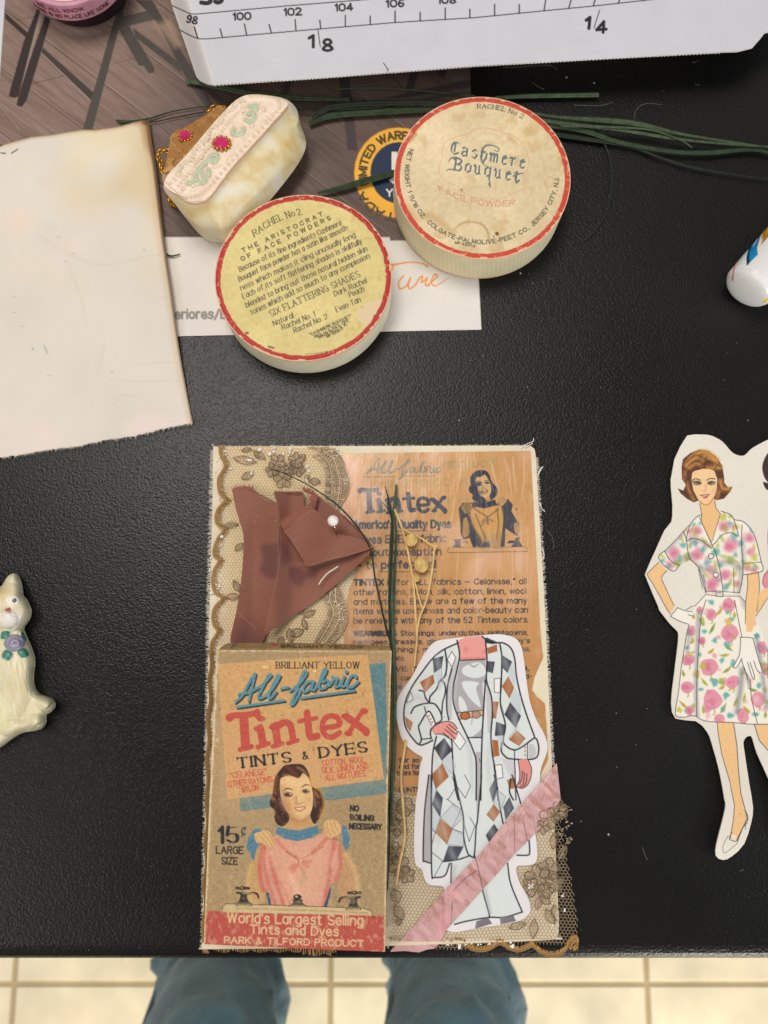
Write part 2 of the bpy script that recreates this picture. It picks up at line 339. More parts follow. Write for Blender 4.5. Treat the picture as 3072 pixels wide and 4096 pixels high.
def table_mat():
    m = bpy.data.materials.new('black_pebbled_plastic'); m.use_nodes = True; nt = m.node_tree; N = nt.nodes; L = nt.links; b = N['Principled BSDF']
    tc = N.new('ShaderNodeTexCoord')
    def nz(scale, det, dist=0):
        t = N.new('ShaderNodeTexNoise'); t.inputs['Scale'].default_value = scale; t.inputs['Detail'].default_value = det; t.inputs['Distortion'].default_value = dist; L.new(tc.outputs['Object'], t.inputs['Vector']); return t.outputs['Fac']
    vo = N.new('ShaderNodeTexVoronoi'); vo.feature = 'SMOOTH_F1'; vo.inputs['Scale'].default_value = 1050; vo.inputs['Smoothness'].default_value = .6
    wv = N.new('ShaderNodeVectorMath'); wv.operation = 'MULTIPLY_ADD'; n3 = N.new('ShaderNodeTexNoise'); n3.inputs['Scale'].default_value = 380; L.new(tc.outputs['Object'], n3.inputs['Vector'])
    L.new(n3.outputs['Color'], wv.inputs[0]); wv.inputs[1].default_value = (.0016, .0016, .0016); L.new(tc.outputs['Object'], wv.inputs[2]); L.new(wv.outputs[0], vo.inputs['Vector'])
    b1 = N.new('ShaderNodeBump'); b1.inputs['Distance'].default_value = .0006; b1.inputs['Strength'].default_value = .18; b1.invert = True; L.new(vo.outputs['Distance'], b1.inputs['Height'])
    b2 = N.new('ShaderNodeBump'); b2.inputs['Distance'].default_value = .0008; b2.inputs['Strength'].default_value = .20; L.new(nz(1500, 3), b2.inputs['Height']); L.new(b1.outputs[0], b2.inputs['Normal']); L.new(b2.outputs[0], b.inputs['Normal'])
    cr_ = N.new('ShaderNodeMapRange'); cr_.inputs[1].default_value = .3; cr_.inputs[2].default_value = .75; cr_.inputs[3].default_value = .24; cr_.inputs[4].default_value = .40; L.new(nz(9, 5), cr_.inputs[0]); L.new(cr_.outputs[0], b.inputs['Roughness'])
    mx = N.new('ShaderNodeMix'); mx.data_type = 'RGBA'; mx.inputs[6].default_value = (.0045, .0046, .0046, 1); mx.inputs[7].default_value = (.0095, .0092, .0086, 1); L.new(nz(26, 6), mx.inputs[0]); L.new(mx.outputs[2], b.inputs['Base Color'])
    b.inputs['Specular IOR Level'].default_value = .24
    return m
TM = table_mat()
YE = float(P(1536, 3852, 0)[1])                         # front edge of the table top
prof = [(YE+.0075, 0.0), (YE+.0058, -.00012), (YE+.0044, -.0004), (YE+.0030, -.0008), (YE+.0018, -.0014), (YE+.0006, -.0026), (YE, -.0055), (YE, -.024), (YE+.003, -.028), (YE+.012, -.030)]
X0, X1, YB = -.62, .62, .52
V = []; nP = len(prof)
for x in (X0, X1):
    V += [(x, YB, -.030), (x, YB, 0)] + [(x, y, z) for y, z in prof]
n = nP+2; F = [tuple(range(n))[::-1], tuple(range(n, 2*n))] + [(k, (k+1) % n, n+(k+1) % n, n+k) for k in range(n)]
tb = thing('table', (0, YB/2, -.03), 'black pebbled plastic table top everything lies on, with a lipped front edge', 'table')
mesh('tabletop', V, F, TM, tb)
# the sitter at the table
def skin_tubes(name, chains, m, parent, lv=2, smooth=True):
    mb = MB()
    for pts_, rad in chains:
        p = cr(np.array(pts_, float), 8); r = np.interp(np.linspace(0, 1, len(p)), np.linspace(0, 1, len(rad)), rad)
        # gentle folds in the cloth
        k = np.arange(len(p)); r = r*(1+.035*np.sin(k*1.7)+.02*np.sin(k*.9+1)); V_, F_ = tube(p, r, 48); G = V_.reshape(len(p), 48, 3); ce = G.mean(1, keepdims=True); dv = G-ce; aa = np.arange(48)/48*2*math.pi; ii = np.arange(len(p))[:, None]
        w = fbm(np.cos(aa)[None]*26+ii*3.1+200, np.sin(aa)[None]*26+ii*9.0+200, 20, 7)-.5; G = ce+dv*(1+.6*w[..., None]*(abs(w[..., None])*3+.3)); mb.add(G.reshape(-1, 3), F_)
    return mb.build(name, m, parent, smooth=smooth)
denim = mat('worn_blue_denim', '5d7f8c', rough=.9, var=.3, varscale=26, bumps=(('noise', 60, .006, .5), ('noise', 1500, .0004, .5)), sheen=.2)
knit = mat('dark_jumper', '23252c', rough=.95, var=.15, varscale=60, bumps=(('noise', 400, .001, .5),))
skinm = mat('skin', 'c99a80', rough=.5, sss=.1); shoem = mat('grey_shoe', '4c4c50', rough=.7)
pe = thing('person', (0, -.5, -.73), 'person in blue jeans seated at the table edge, only the lower legs in view', 'person')
aL, aR = P(900, 3800, -.66), P(1800, 3800, -.66); kL, kR = P(770, 4330, -.27), P(1800, 4330, -.27)
hL, hR = np.array([-.10, -.72, -.22]), np.array([.06, -.72, -.22])
ch = []
for a_, k_, h_ in ((aL, kL, hL), (aR, kR, hR)):
    mid = (a_+k_)/2+np.array([0, -.012, 0]); kk = k_+np.array([0, -.035, 0])
    ch.append(([a_, a_*.75+k_*.25, mid, kk*.8+mid*.2, kk+np.array([0, -.02, .03]), (kk+h_)/2+np.array([0, 0, .025]), h_], [.061, .060, .056, .055, .064, .078, .092]))
skin_tubes('trousers', ch, denim, pe)
mb = MB()
for a_, k_ in ((aL, kL), (aR, kR)):
    for sx in (-.058, .058):
        q = cr(np.array([a_+[sx, .012, -.02], (a_+k_)/2+[sx*.95, .004, 0], k_+[sx*.95, -.03, 0]]), 8); mb.add(*tube(q, .0022, 6))
mb.build('side_seams', mat('denim_seam', '6f8d98', rough=.9), pe, smooth=True)
skin_tubes('jumper', [([(-.02, -.74, -.25), (-.02, -.75, -.1), (-.02, -.73, .08), (-.02, -.70, .2), (-.02, -.69, .26)], [.165, .15, .165, .14, .05])] +
           [([(s*.15-.02, -.71, .2), (s*.2-.02, -.66, .05), (s*.2-.02, -.56, -.08), (s*.11-.02, -.45, -.12)], [.06, .052, .045, .036]) for s in (-1, 1)], knit, pe)
mb = MB(); mb.add(*ball((-.02, -.67, .39), .105, 20, 14, (.78, .95, 1.15))); mb.add(*tube([(-.02, -.69, .22), (-.02, -.68, .33)], .05, 14))
mb.build('body', skinm, pe, smooth=True)
for s in (-1, 1):
    mb = MB(); mb.add(*ball((s*.105-.02, -.42, -.125), .042, 12, 8, (.9, 1.2, .5)))
    for k in range(4): mb.add(*tube([(s*.105-.02+(k-1.5)*.017, -.39, -.125), (s*.105-.02+(k-1.5)*.018, -.35, -.132), (s*.105-.02+(k-1.5)*.018, -.325, -.145)], [.0085, .008, .0065], 8))
    mb.build('hand', skinm, pe, smooth=True)
mb = MB(); mb.add(*ball((-.02, -.69, .41), .11, 20, 14, (.86, .95, 1.12))); mb.build('hair', mat('brown_hair', '3a281c', rough=.6), pe, smooth=True)
for a_ in (aL, aR):
    rings = []
    for t, wd, hh in ((-.06, .028, .05), (-.03, .036, .075), (.04, .04, .07), (.10, .045, .05), (.15, .042, .04), (.185, .02, .025)):
        th = np.arange(14)*2*math.pi/14; rings.append(np.stack([a_[0]+wd*np.cos(th), np.full(14, a_[1]+t), -.728+hh/2+hh/2*np.sin(th)], 1))
    V, F = loft(rings); mesh('shoe', V, F, shoem, pe, smooth=True)
# ---------------------------------------------------------------- printed leaflet under everything at the top left
A = Art(-60, -60, 1930, 1352, 2.5, '8d7d74')
X, Y = A.X, A.Y
u = (X*.80+Y*.60); w = (-X*.60+Y*.80)                    # planks run down to the right
g = fbm(u*.22, w*2.6, 26, 3, 5); g2 = fbm(u*.12, w, 60, 9, 3)
left = 1-ss(850, 1050, X)
A.c[:] = C('816b61')+(g-.5)[..., None]*.20+(g2-.5)[..., None]*.10
A.c = A.c*(1-(.28*ss(560, 1000, X+.25*Y))[..., None])
A.mix((ss(.60, .72, g))*.5, '4a3a34', .5)
for off in (-560, -372, -180, 20, 215, 420, 600, 800):
    p0 = np.array([-400*.8-off*.6, -400*.6+off*.8]); p1 = p0+np.array([.8, .6])*3200; A.line(np.stack([p0, p1]), 4, '41332f', .55, raw=True); A.line(np.stack([p0, p1])+[3, -5], 3, 'b9a79a', .35, raw=True)
A.crop(0, 0, 640/1659)
A.line('160 210 360 170', 6, '41332f', .6); A.line('325 868 660 788', 7, '41332f', .7); A.line('1160 665 1400 600', 6, '41332f', .5); A.line('0 1100 200 1340', 8, 'b5a498', .4)
# printed trestle legs
A.poly('400 60 440 130 300 620 190 1000 150 1015 90 1000 110 920 250 420', '2e2220'); A.poly('430 60 455 120 250 800 205 930 235 820 310 520', '8d7a70')
A.poly('470 160 525 200 420 560 275 1040 225 1110 170 1090 190 1010 310 620', '302523')
A.poly('50 130 300 350 290 410 55 195', '2f2422'); A.poly('440 490 970 960 945 1045 430 545', '3d332f'); A.line('428 548 940 1040', 8, 'b8a79c', .6)
A.poly('1250 0 1310 0 960 1340 860 1340 1120 420', '46413a'); A.poly('1210 150 1640 90 1659 190 1330 270 1220 330 1180 280', '4a453c'); A.line('1280 160 1659 75', 10, '8d897c', .8)
A.poly('1240 320 1340 270 1600 700 1600 750 1540 760 1490 680 1440 680', '55503f' if 0 else '45403a'); A.poly('1390 370 1430 340 1659 520 1659 580', '4c473f')
A.crop(0, 0, 1000/1659)
A.poly('900 0 1010 0 1330 560 1420 700 1370 720 1260 560 1030 130', '403b35'); A.poly('880 180 930 220 1210 430 1200 480 900 250', '45403a'); A.poly('1020 160 1130 130 1200 300 1160 320 1100 250', 'a98d77', .7, soft=30)
A.crop(600, 0, .7836)
for q in ('960 370 1015 370 1060 766 1010 766', '690 410 735 400 705 480 665 480', '450 420 510 415 500 440 440 440', '1330 360 1380 350 1340 470 1300 470', '1480 350 1520 340 1505 395 1465 395', '1200 500 1659 400 1659 440 1300 500', '225 430 265 440 330 540 290 550'):
    A.poly(q, '3d3336', .9, soft=6)
for k in range(16):
    x = 560+random.Random(k).random()*1200; y = 560+random.Random(k+50).random()*330
    A.line([[x, y], [x+random.Random(k+9).uniform(60, 200), y+random.Random(k+7).uniform(80, 160)]], [2, 9, 3], '4a3a3c', .35, raw=True, soft=14)
A.poly('-60 -60 22 -60 20 0 -2 320 -60 330', 'c9cbd0', raw=True)
# white title band
A.poly('-60 948 1560 948 1560 962 1905 962 1930 1352 -60 1352', 'd9d4ce', raw=True, soft=6)
A.mix(((Y > 958) & (X < 735)) * 1., 'ded6c6', .5)  # warm lamplight tint painted into the band's left part
A.crop(650, 900, 350/1548)
A.text('Ext', (-108, 1655), (180, 1653), 150, 40, '8d8884'); A.text('eriores/Exteriores', (225, 1653), (2045, 1640), 150, 40, '8d8884')
A.k = (1300, 1000, 1)
sc_ = lambda p, w_=6: A.line(p, w_, 'e08a3c', 1, sm=True)
A.k = (1500, 330, .5425); OR = 'e38b3f'
A.line('-40 1345 120 1345 250 1325 350 1335 385 1355', [4, 14, 10, 8, 14], OR, sm=True); A.line('60 1345 130 1345 125 1380 80 1440 -60 1560', 10, OR, sm=True)
A.line('210 1425 175 1475 185 1520 230 1500 262 1440 245 1500 262 1520 300 1490', 11, OR, sm=True); A.line('300 1490 330 1440 350 1430 345 1475 385 1440 372 1490 400 1500', 11, OR, sm=True)
A.line('395 1490 440 1450 460 1430 440 1415 415 1470 440 1500 500 1470 550 1435', [11, 11, 11, 9, 4], OR, sm=True)
# round badge
A.k = (1200, 450, 500/1659)
A.ell(1310, 800, 590, 600, 'eeb13c'); A.ell(1310, 800, 590, 600, 'dd8f2e', .5, w=16); A.ell(1310, 800, 378, 408, '1f2e4a'); A.ell(1310, 800, 378, 408, 'd79a3a', .6, w=10)
A.arc('LIMITED WARRANTY', (1310, 800), 430, 450, -108, 66, 95, 27, '4f4426'); A.arc('GARANTIA LIMITADA', (1310, 800), 545, 560, 100+40, 262-18, 95, 27, '4f4426') if 0 else A.arc('LIMITADA', (1310, 800), 530, 545, 150, 242, 100, 27, '4f4426')
A.poly('1215 520 1290 520 1290 760 1215 760', 'e4dcd4'); A.poly('1180 900 1240 850 1300 900 1240 950', 'e4dcd4'); A.text('YEAR', (1150, 1110), (1500, 1110), 90, 22, 'e4dcd4')
A.c += ((vn(X, Y, 4, 2)-.5)*.02)[..., None]
leafm = mat('glossy_printed_paper', rough=.5, spec=.22, bumps=(('noise', 25, .004, .12),))
leaf = sheet('product_leaflet', A, .0004, '-60 -60 1872 -60 1884 400 1926 1318 1500 1326 700 1345 -60 1349', leafm, thick=.0003, edge='dcd6cc')
tag(leaf, 'glossy leaflet picturing trestle legs on a wood floor, with white band and yellow badge', 'leaflet')
# ---------------------------------------------------------------- white measuring card with a printed ruler along the top edge
zB = .016
A = Art(660, -330, 3200, 345, 2.5, 'c3c3ca'); X, Y = A.X, A.Y
A.c += ((fbm(X, Y, 90, 4)-.5)*.03)[..., None]
seam = 775+(Y-55)*.30
A.mix(((X < seam+0) & (X > 0))*1., 'd9d4ca', .55)
A.crop(600, 0, 1300/1659); K = '17171a'
L0 = '104 25 205 70 235 72 700 30 1075 0 1659 -46 3200 -165'; A.line(L0, 4.5, K)
L1 = np.array([[150, 152], [215, 186], [250, 198], [300, 198], [520, 178], [850, 149], [1250, 115], [1659, 90], [1800, 76], [2300, 27], [2700, -18], [3200, -70]], float)
A.line(L1, 4.5, K)
def rul(x): return np.interp(x, L1[:, 0], L1[:, 1])
xs0 = [244, 370, 494, 620, 745, 871, 997, 1124, 1251, 1379, 1507, 1633] + [1633+126*k for k in range(1, 12)]
for i, x in enumerate(xs0):
    y = rul(x); h = 58 if i % 2 == 0 else 44; dx = (-18 if x < 300 else -12 if x < 640 else -4 if x < 900 else 0 if x < 1900 else 6+ (x-1900)*.03)
    A.line([[x, y], [x+dx, y-h]], 6, K)
for s_, x, y in (('98', 186, 112), ('100', 424, 102), ('102', 684, 79), ('104', 945, 56), ('106', 1205, 36), ('108', 1470, 18), ('110', 1725, -4), ('112', 1980, -28)):
    wd = 58 if len(s_) == 2 else 96
    A.text(s_, (x, y), (x+wd-6, y-4 if x > 300 else y+10), 34, 8.5, K)
A.text('1', (805, 240), (835, 240), 58, 15, K, shear=.0); A.line('857 148 869 238', 4, K); A.text('8', (884, 258), (932, 256), 54, 14, K)
A.crop(1800, 0, 1272/1659)
A.text('1', (700, 152), (726, 148), 56, 16, K, shear=.25); A.line('781 52 751 146', 4, K); A.text('4', (764, 172), (815, 168), 56, 15, K, shear=.15)
A.crop(600, 0, 1300/1659)
A.text('39', (262, 18), (375, 10), 75, 22, K)
# outline: rounded left wrap, serrated lower edge
A.k = (0, 0, 1)
lo = []
for x in np.arange(862, 2890, 7.2): lo.append((x, np.interp(x, [862, 1300, 1900, 2400, 2890, 3000], [338, 308, 262, 233, 207, 196])+(3 if int(x/7.2) % 2 else -1)))
out = [(660, -330), (672, -40), (690, 30), (785, 305), (800, 322), (830, 336)]+lo+[(2950, 205), (3010, 190), (3045, 150), (3060, 130), (3200, 100), (3200, -330)]
zz = zB-.013*(1-ss(0, 1, (X-(seam-92))/92))
cardm = mat('matt_white_card', rough=.6, bumps=(('noise', 700, .0004, .25),))
mc = thing('measuring_board', P(1900, 0, 0), 'white fabric-bolt card with a printed centimetre ruler and serrated paper edge', 'measuring board')
sheet('ruler_face', A, zz, out, cardm, mc, thick=.0006, edge='e4e2df')
o2 = pt(out); cen = o2.mean(0)
ins = np.array([(790, -330), (850, -30), (905, 120), (950, 150), (1300, 132), (1900, 88), (2400, 58), (2800, 30), (2880, 10), (3050, -60), (3050, -330)], float)
top = P(ins[:, 0], ins[:, 1], zB-.0012); bot = top.copy(); bot[:, 2] = .0012; top[:3, 2] = zB-.0030
V, F = loft([bot, top]); mesh('core', V, F, mat('grey_card_core', 'bdb6aa', rough=.8), mc)
# ---------------------------------------------------------------- rolls of tape
def roll(name, cx, cy, rpx, zb, h, inner, m, mi, label, cat, grp=None, ms=None):
    c = P(cx, cy, zb+h); r = rpx*(CH-zb-h)*1.125/FPX; t = thing(name, (c[0], c[1], zb), label, cat, grp)
    n = 72; th = np.arange(n)*2*math.pi/n
    ring = lambda rr, z: np.stack([c[0]+rr*np.cos(th), c[1]+rr*np.sin(th), np.full(n, z)], 1)
    V, F = loft([ring(r*inner*1.08, zb), ring(r*.995, zb), ring(r, zb+.0004), ring(r, zb+h-.0004), ring(r*.995, zb+h), ring(r*inner*1.08, zb+h)], False, False); mesh('tape', V, F, m, t, smooth=False)
    V, F = loft([ring(r*inner*1.08, zb+h+.0002), ring(r*inner, zb+h+.0002), ring(r*inner, zb-.0), ring(r*inner*1.08, zb)], False, False); mesh('core', V, F, mi, t)
    return t, c, r
pinkm = mat('pink_washi_paper', 'c98fa2', rough=.5, var=.16, varscale=160, bumps=(('noise', 1500, .0003, .4),))
corem = mat('cream_card_core', 'ddcdb0', rough=.7, var=.08, varscale=500)
t, c, r = roll('tape_roll', 268, -164, 216, .0084, .0076, .84, pinkm, corem, 'pink roll of decorative paper tape with small brown lettering', 'tape roll')
# lettering around the roll side, cut as thin ink shapes standing on the curved face
ink = mat('brown_ink', '6d4038', rough=.6)
def roll_text(txt, a0, a1, z, h):
    mb = MB(); x = 0; items = []
    for chh in txt:
        if chh == ' ': x += 8; continue
        g, adv = GL[chh]; items.append((x, g)); x += adv+4
    for x0, g in items:
        for sm, q in g:
            q = cr(q, 3) if sm else q
            if len(q) < 2: continue
            an = R(a0)+(R(a1)-R(a0))*(q[:, 0]+x0)/x; zz_ = z+q[:, 1]/14*h
            pp = np.stack([c[0]+(r+.00008)*np.cos(an), c[1]+(r+.00008)*np.sin(an), zz_], 1); mb.add(*tube(pp, .00018, 5))
    mb.build('lettering', ink, t)
roll_text('WE ALL KNOW,', 236, 292, .0128, .0017); roll_text('THERE IS NO PLACE LIKE HOME', 226, 318, .0098, .0017)
roll('tape_roll', 312, -112, 186, .0006, .0076, .72, mat('plum_black_tape', '2b1d22', rough=.35), corem, 'dark plum roll of tape under the pink roll', 'tape roll')
# ---------------------------------------------------------------- dark green raffia strands behind the round boxes
grm = [mat('green_raffia', '2f4029', rough=.6, var=.35, varscale=400), mat('olive_raffia', '44543a', rough=.6, var=.35, varscale=400), mat('blackgreen_raffia', '202a1e', rough=.6, var=.3, varscale=400)]
GR = 'loose green raffia strands behind the round boxes'
def strand(name, pts_, wpx, z, m, label, cat='raffia', group=GR, grain=True):
    p = cr(pt(pts_), 8); n = len(p); z = np.interp(np.linspace(0, 1, n), np.linspace(0, 1, len(np.atleast_1d(z))), np.atleast_1d(z)); w = np.interp(np.linspace(0, 1, n), np.linspace(0, 1, len(np.atleast_1d(wpx))), np.atleast_1d(wpx))
    q = P(p[:, 0], p[:, 1], z); wm = w*(CH/FPX)*1.08/2
    t = np.gradient(q, axis=0); t[:, 2] = 0; t /= np.linalg.norm(t, axis=1)[:, None]; s = np.stack([-t[:, 1], t[:, 0], 0*t[:, 0]], 1)
    rnd = np.random.RandomState(int(abs(p[0, 0]*7+p[0, 1])) % 9999)
    cols = [-1, -.6, -.2, .2, .6, 1]; hz = [0, .6, .25, .7, .3, 0]; V = []; 
    wob = np.cumsum(rnd.randn(n, 1)*.03, 0)
    for a, hh in zip(cols, hz):
        V.append(q+s*(wm[:, None])*(a+wob*.4)+np.stack([0*wm, 0*wm, wm*hh*.55+.00015], 1))
    V.append(q+s*wm[:, None]*.5+np.array([0, 0, -.0002])); V.append(q-s*wm[:, None]*.5+np.array([0, 0, -.0002]))
    order = [0, 1, 2, 3, 4, 5, 6, 7]; rings = [np.array([V[k][i] for k in order]) for i in range(n)]
    VV, F = loft(rings); o = mesh(name, VV, F, m, smooth=False); return tag(o, label, cat, group)
ST = [
 ('742 322 862 345 1010 374 1180 392 1400 398', [16, 26, 26, 24, 18], .0022, 1, 'broad olive strand with its frayed end under the ruler card'),
 ('1235 494 1330 462 1500 448 1750 438 2000 440', [20, 30, 32, 26, 20], .0022, 0, 'thick green strand ending blunt above the yellow badge'),
 ('1250 470 1320 428 1500 412 1700 410 1900 420', [12, 26, 28, 24, 20], .0034, 2, 'dark strand lying on the blunt-ended bundle above the badge'),
 ('1330 359 1480 352 1640 360 1900 384', [5, 11, 9, 6], .0018, 1, 'thin olive strand just below the serrated card edge'),
 ('1180 438 1300 440 1500 430 1700 396 1850 372', [4, 7, 9, 6, 4], .0030, 2, 'fine dark strand crossing the bundle behind the larger box'),
 ('1534 253 1565 295 1612 358', [7, 6, 4], [.022, .012, .003], 2, 'short bent stalk leaning up against the ruler card'),
 ('1272 772 1370 752 1470 722 1590 690 1700 650', [10, 26, 28, 26, 20], .0024, 0, 'green strand running over the yellow badge between the round boxes'),
 ('1980 392 2120 386 2280 383 2394 381', [14, 20, 20, 21], .0020, 1, 'cut-off flat strand lying alone above the red-rimmed box'),
 ('2120 452 2240 470 2420 482 2560 498 2740 540 3050 588', [10, 12, 22, 22, 12, 9], .0026, 1, 'long olive strand at the top of the right-hand bundle'),
 ('2150 480 2300 500 2480 520 2700 555 2880 574 3110 590', [16, 16, 15, 13, 9, 7], .0034, 1, 'pale strand drooping along the right-hand bundle'),
 ('2180 500 2330 522 2480 570 2680 606 2830 612 3000 600 3110 620', [20, 24, 18, 16, 20, 16, 12], .0024, 0, 'wide blue-green strand under the right-hand bundle'),
 ('2200 535 2400 565 2520 585 2640 630 2780 672 2960 702 3110 722', [22, 18, 12, 9, 9, 7, 6], .0018, 2, 'lowest thin strand drooping away at the right edge'),
 ('2240 505 2420 508 2600 520 2720 560 2770 592', [8, 10, 8, 6, 5], .0042, 1, 'short strand crossing over the right-hand bundle'),
 ('2386 498 2412 560 2440 640 2446 740 2425 850 2380 920 2336 962', [9, 7, 5, 5, 4, 4, 3], .0014, 2, 'single dark strand curling down beside the red-rimmed box'),
 ('465 483 520 487 600 474 690 446 800 428 850 426', [10, 12, 8, 4, 3, 3], .0014, 0, 'thin strand poking out above the burnt paper corner'),
 ('480 492 600 490 700 470 860 440', [4, 3, 3, 3], .0014, 2, 'hair-fine strand above the burnt paper corner'),
 ('640 1000 680 1024 720 1018', [6, 8, 5], .0012, 0, 'short green scrap between the paper and the trinket box'),
]
for k, (p_, w_, z_, m_, lb) in enumerate(ST): strand('raffia_strand', p_, w_, z_, grm[m_], lb)
# ---------------------------------------------------------------- two round powder boxes
def px_r(cx, cy, rpx, z):
    b = (CY-cy)/FPX; dz = math.sin(TH)*b-math.cos(TH); return rpx*((z-CH)/dz)/FPX
cardside = mat('worn_paper_side', rough=.65, bumps=(('noise', 900, .0003, .3),))
lidm = mat('worn_printed_lid', rough=.55, bumps=(('noise', 1100, .0002, .25), ('noise', 120, .0012, .12)))
lidm2 = mat('dimpled_printed_lid', rough=.55, bumps=(('voronoi', 900, .0003, .35), ('noise', 90, .0015, .15)))
def powder_box(cx, cy, rpx, z0, zt, art, label, red, sidefn):
    c = P(cx, cy, zt); r = px_r(cx, cy, rpx, zt); t = thing('powder_box', (c[0], c[1], z0), label, 'powder box')
    th = np.linspace(0, 2*math.pi, 120, endpoint=False)
    ring = np.stack([c[0]+r*np.cos(th), c[1]+r*np.sin(th)], 1)
    w = P(art.X, art.Y, zt); rr = np.hypot(w[..., 0]-c[0], w[..., 1]-c[1])/r; an = np.arctan2(w[..., 1]-c[1], w[..., 0]-c[0])
    wob = (vn(np.cos(an)*40+99, np.sin(an)*40+99, 2.2, 3)-.5)*.020+(vn(np.cos(an)*90+199, np.sin(an)*90+199, 2.2, 4)-.5)*.016
    chip = ss(.60, .74, vn(np.cos(an)*60+300, np.sin(an)*60+300, 3, 8))*.014
    band = ss(.934-.004, .934+.004, rr+wob*.45*red[2])*(1-ss(.985-chip, .993-chip, rr+wob*.2))
    art.mix(ss(.975, .985, rr), 'd9b493'); art.mix(band, red[0], .95); art.mix(ss(.78, .88, vn(art.X, art.Y, 9, 7))*band, red[1], .5)
    # pixel outline of the true circle
    d = np.stack([(ring[:, 0]), ring[:, 1]], 1); Q = np.stack([ring[:, 0], ring[:, 1], np.full(len(ring), zt-CH)], 1)
    f = Q[:, 1]*math.sin(TH)-Q[:, 2]*math.cos(TH); up = Q[:, 1]*math.cos(TH)+Q[:, 2]*math.sin(TH)
    out = np.stack([CX+FPX*Q[:, 0]/f, CY-FPX*up/f], 1)
    Z = zt-.0004*ss(.97, 1.0, rr)+.00035*(fbm(art.X, art.Y, 160, 6)-.5)
    sheet('lid_label', art, Z, out, lidm if red[2] > 1 else lidm2, t, thick=.0006, smooth=False)
    n = 300; m = 26; th = np.arange(n)*2*math.pi/n; zs = np.linspace(zt-.0004, z0, m); V = []; K_ = []
    for i, z in enumerate(zs):
        q = (zt-z)/(zt-z0); R_ = r*(1.0 if q < .93 else .992)*(1-.0*q)-(.0004 if i == 0 else 0)
        V.append(np.stack([c[0]+R_*np.cos(th), c[1]+R_*np.sin(th), np.full(n, z)], 1)); K_.append(sidefn(th*r, np.full(n, z-z0), q))
    V = np.vstack(V); F = np.array([(i*n+k, i*n+(k+1) % n, (i+1)*n+(k+1) % n, (i+1)*n+k) for i in range(m-1) for k in range(n)])[:, ::-1]
    mesh('side_wall', V, F, cardside, t, cols=np.vstack(K_), smooth=True)
    return t
# small yellow-lidded box
A = Art(850, 765, 1580, 1445, 2, 'd1c07e'); X, Y = A.X, A.Y
A.c += ((fbm(X, Y, 120, 2)-.5)*.10)[..., None]+((fbm(X, Y, 12, 5)-.5)*.07)[..., None]; A.mix(ss(.66, .8, fbm(X, Y, 26, 11)), 'b79c5a', .35)
A.crop(800, 700, .5425); A.mix(A.ell(760, 690, 150, 90, 'a0906a', .0, soft=60) is None, '000000', 0) if 0 else A.ell(760, 690, 130, 60, 'a08f5c', .35, rot=-30, soft=90)
A.line('590 170 650 330', 3, 'c3ab60', .8); A.line('890 165 905 195', 4, 'c9a05c', .8)
for q in range(30):
    rr_ = random.Random(q); A.line([[rr_.uniform(300, 1200), rr_.uniform(250, 1250)] for _ in '1']*2, rr_.uniform(5, 14), '9a864a', .3, soft=6)
TX = '565036'
def L5(t, x0, y0, x1, y1, h, w=6.6, nib=(-30, .45), sh=.12, serif=False): A.text(t, (x0, y0), (x1, y1), h, w, TX, nib=nib, shear=sh, serif=serif)
A.text('RACHEL No.2', None, None, 47, 7.5, TX, nib=(0, .35), serif=True, fn=lambda x, y: np.stack([402+352*x-y*18, 455-165*x-34*np.sin(x*math.pi)*.9-y*42], 1))
L5('T H E   A R I S T O C R A T', 318, 572, 908, 298, 29, 7.5, None, 0); L5('O F   F A C E   P O W D E R S', 310, 634, 965, 328, 29, 7.5, None, 0)
for t_, a_ in (('Because of its fine ingredients Cashmere', (295, 714, 1045, 366)), ('Bouquet face powder has a satin like smooth-', (292, 787, 1100, 398)), ('ness which makes it cling unusually long.', (305, 852, 1155, 453)),
               ('Each of its soft flattering shades is skillfully', (320, 914, 1195, 503)), ('blended to bring out those natural hidden skin', (345, 977, 1235, 558)), ('tones which add so much to any complexion.', (380, 1032, 1258, 608)),
               ('Natural', (545, 1114, 690, 1050)), ('Rachel No. 1', (612, 1142, 850, 1040)), ('Rachel No. 2', (697, 1165, 942, 1058)), ('Dark Rachel', (995, 895, 1230, 793)), ('Peach', (1105, 902, 1212, 855)), ('Even-Tan', (1008, 1012, 1185, 933))):
    L5(t_, *a_, 38)
L5('SIX FLATTERING SHADES', 525, 1044, 1185, 745, 44, 7, (0, .4), 0, True)
for t_, a_ in (('"CASHMERE BOUQUET"', (815, 1187, 1120, 1045)), ('REG. U. S. PAT. OFF.', (850, 1203, 1105, 1082)), ('MADE IN U. S. A.', (882, 1206, 1085, 1107)), ('MP 5930-1', (940, 1200, 1055, 1142))): L5(t_, *a_, 20, 5, None, 0)
A.poly('1165 1000 1200 960 1270 930 1330 915 1350 940 1330 990 1300 1050 1240 1100 1190 1090 1160 1050', 'd5bf98', .95, sm=True); A.ell(1195, 975, 14, 10, 'c8ad6a'); A.ell(525, 1270, 28, 8, '5c4a38', .8, rot=15); A.ell(345, 1165, 16, 9, '6b3a30', .8); A.line('770 1322 850 1316 945 1300', [3, 10, 4], '5c4632', .9); A.ell(1290, 1040, 10, 12, '6b2a2a', .9)
def plain_side(s, z, q):
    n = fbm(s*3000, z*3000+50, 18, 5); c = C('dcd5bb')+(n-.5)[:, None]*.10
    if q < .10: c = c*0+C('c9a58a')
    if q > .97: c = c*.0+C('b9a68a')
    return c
powder_box(1213, 1106, 354, .0004, .0145, A, 'round powder box with a pale yellow text-covered lid and worn red rim', ('ab1d18', 'd8b08c', 1.1), plain_side)
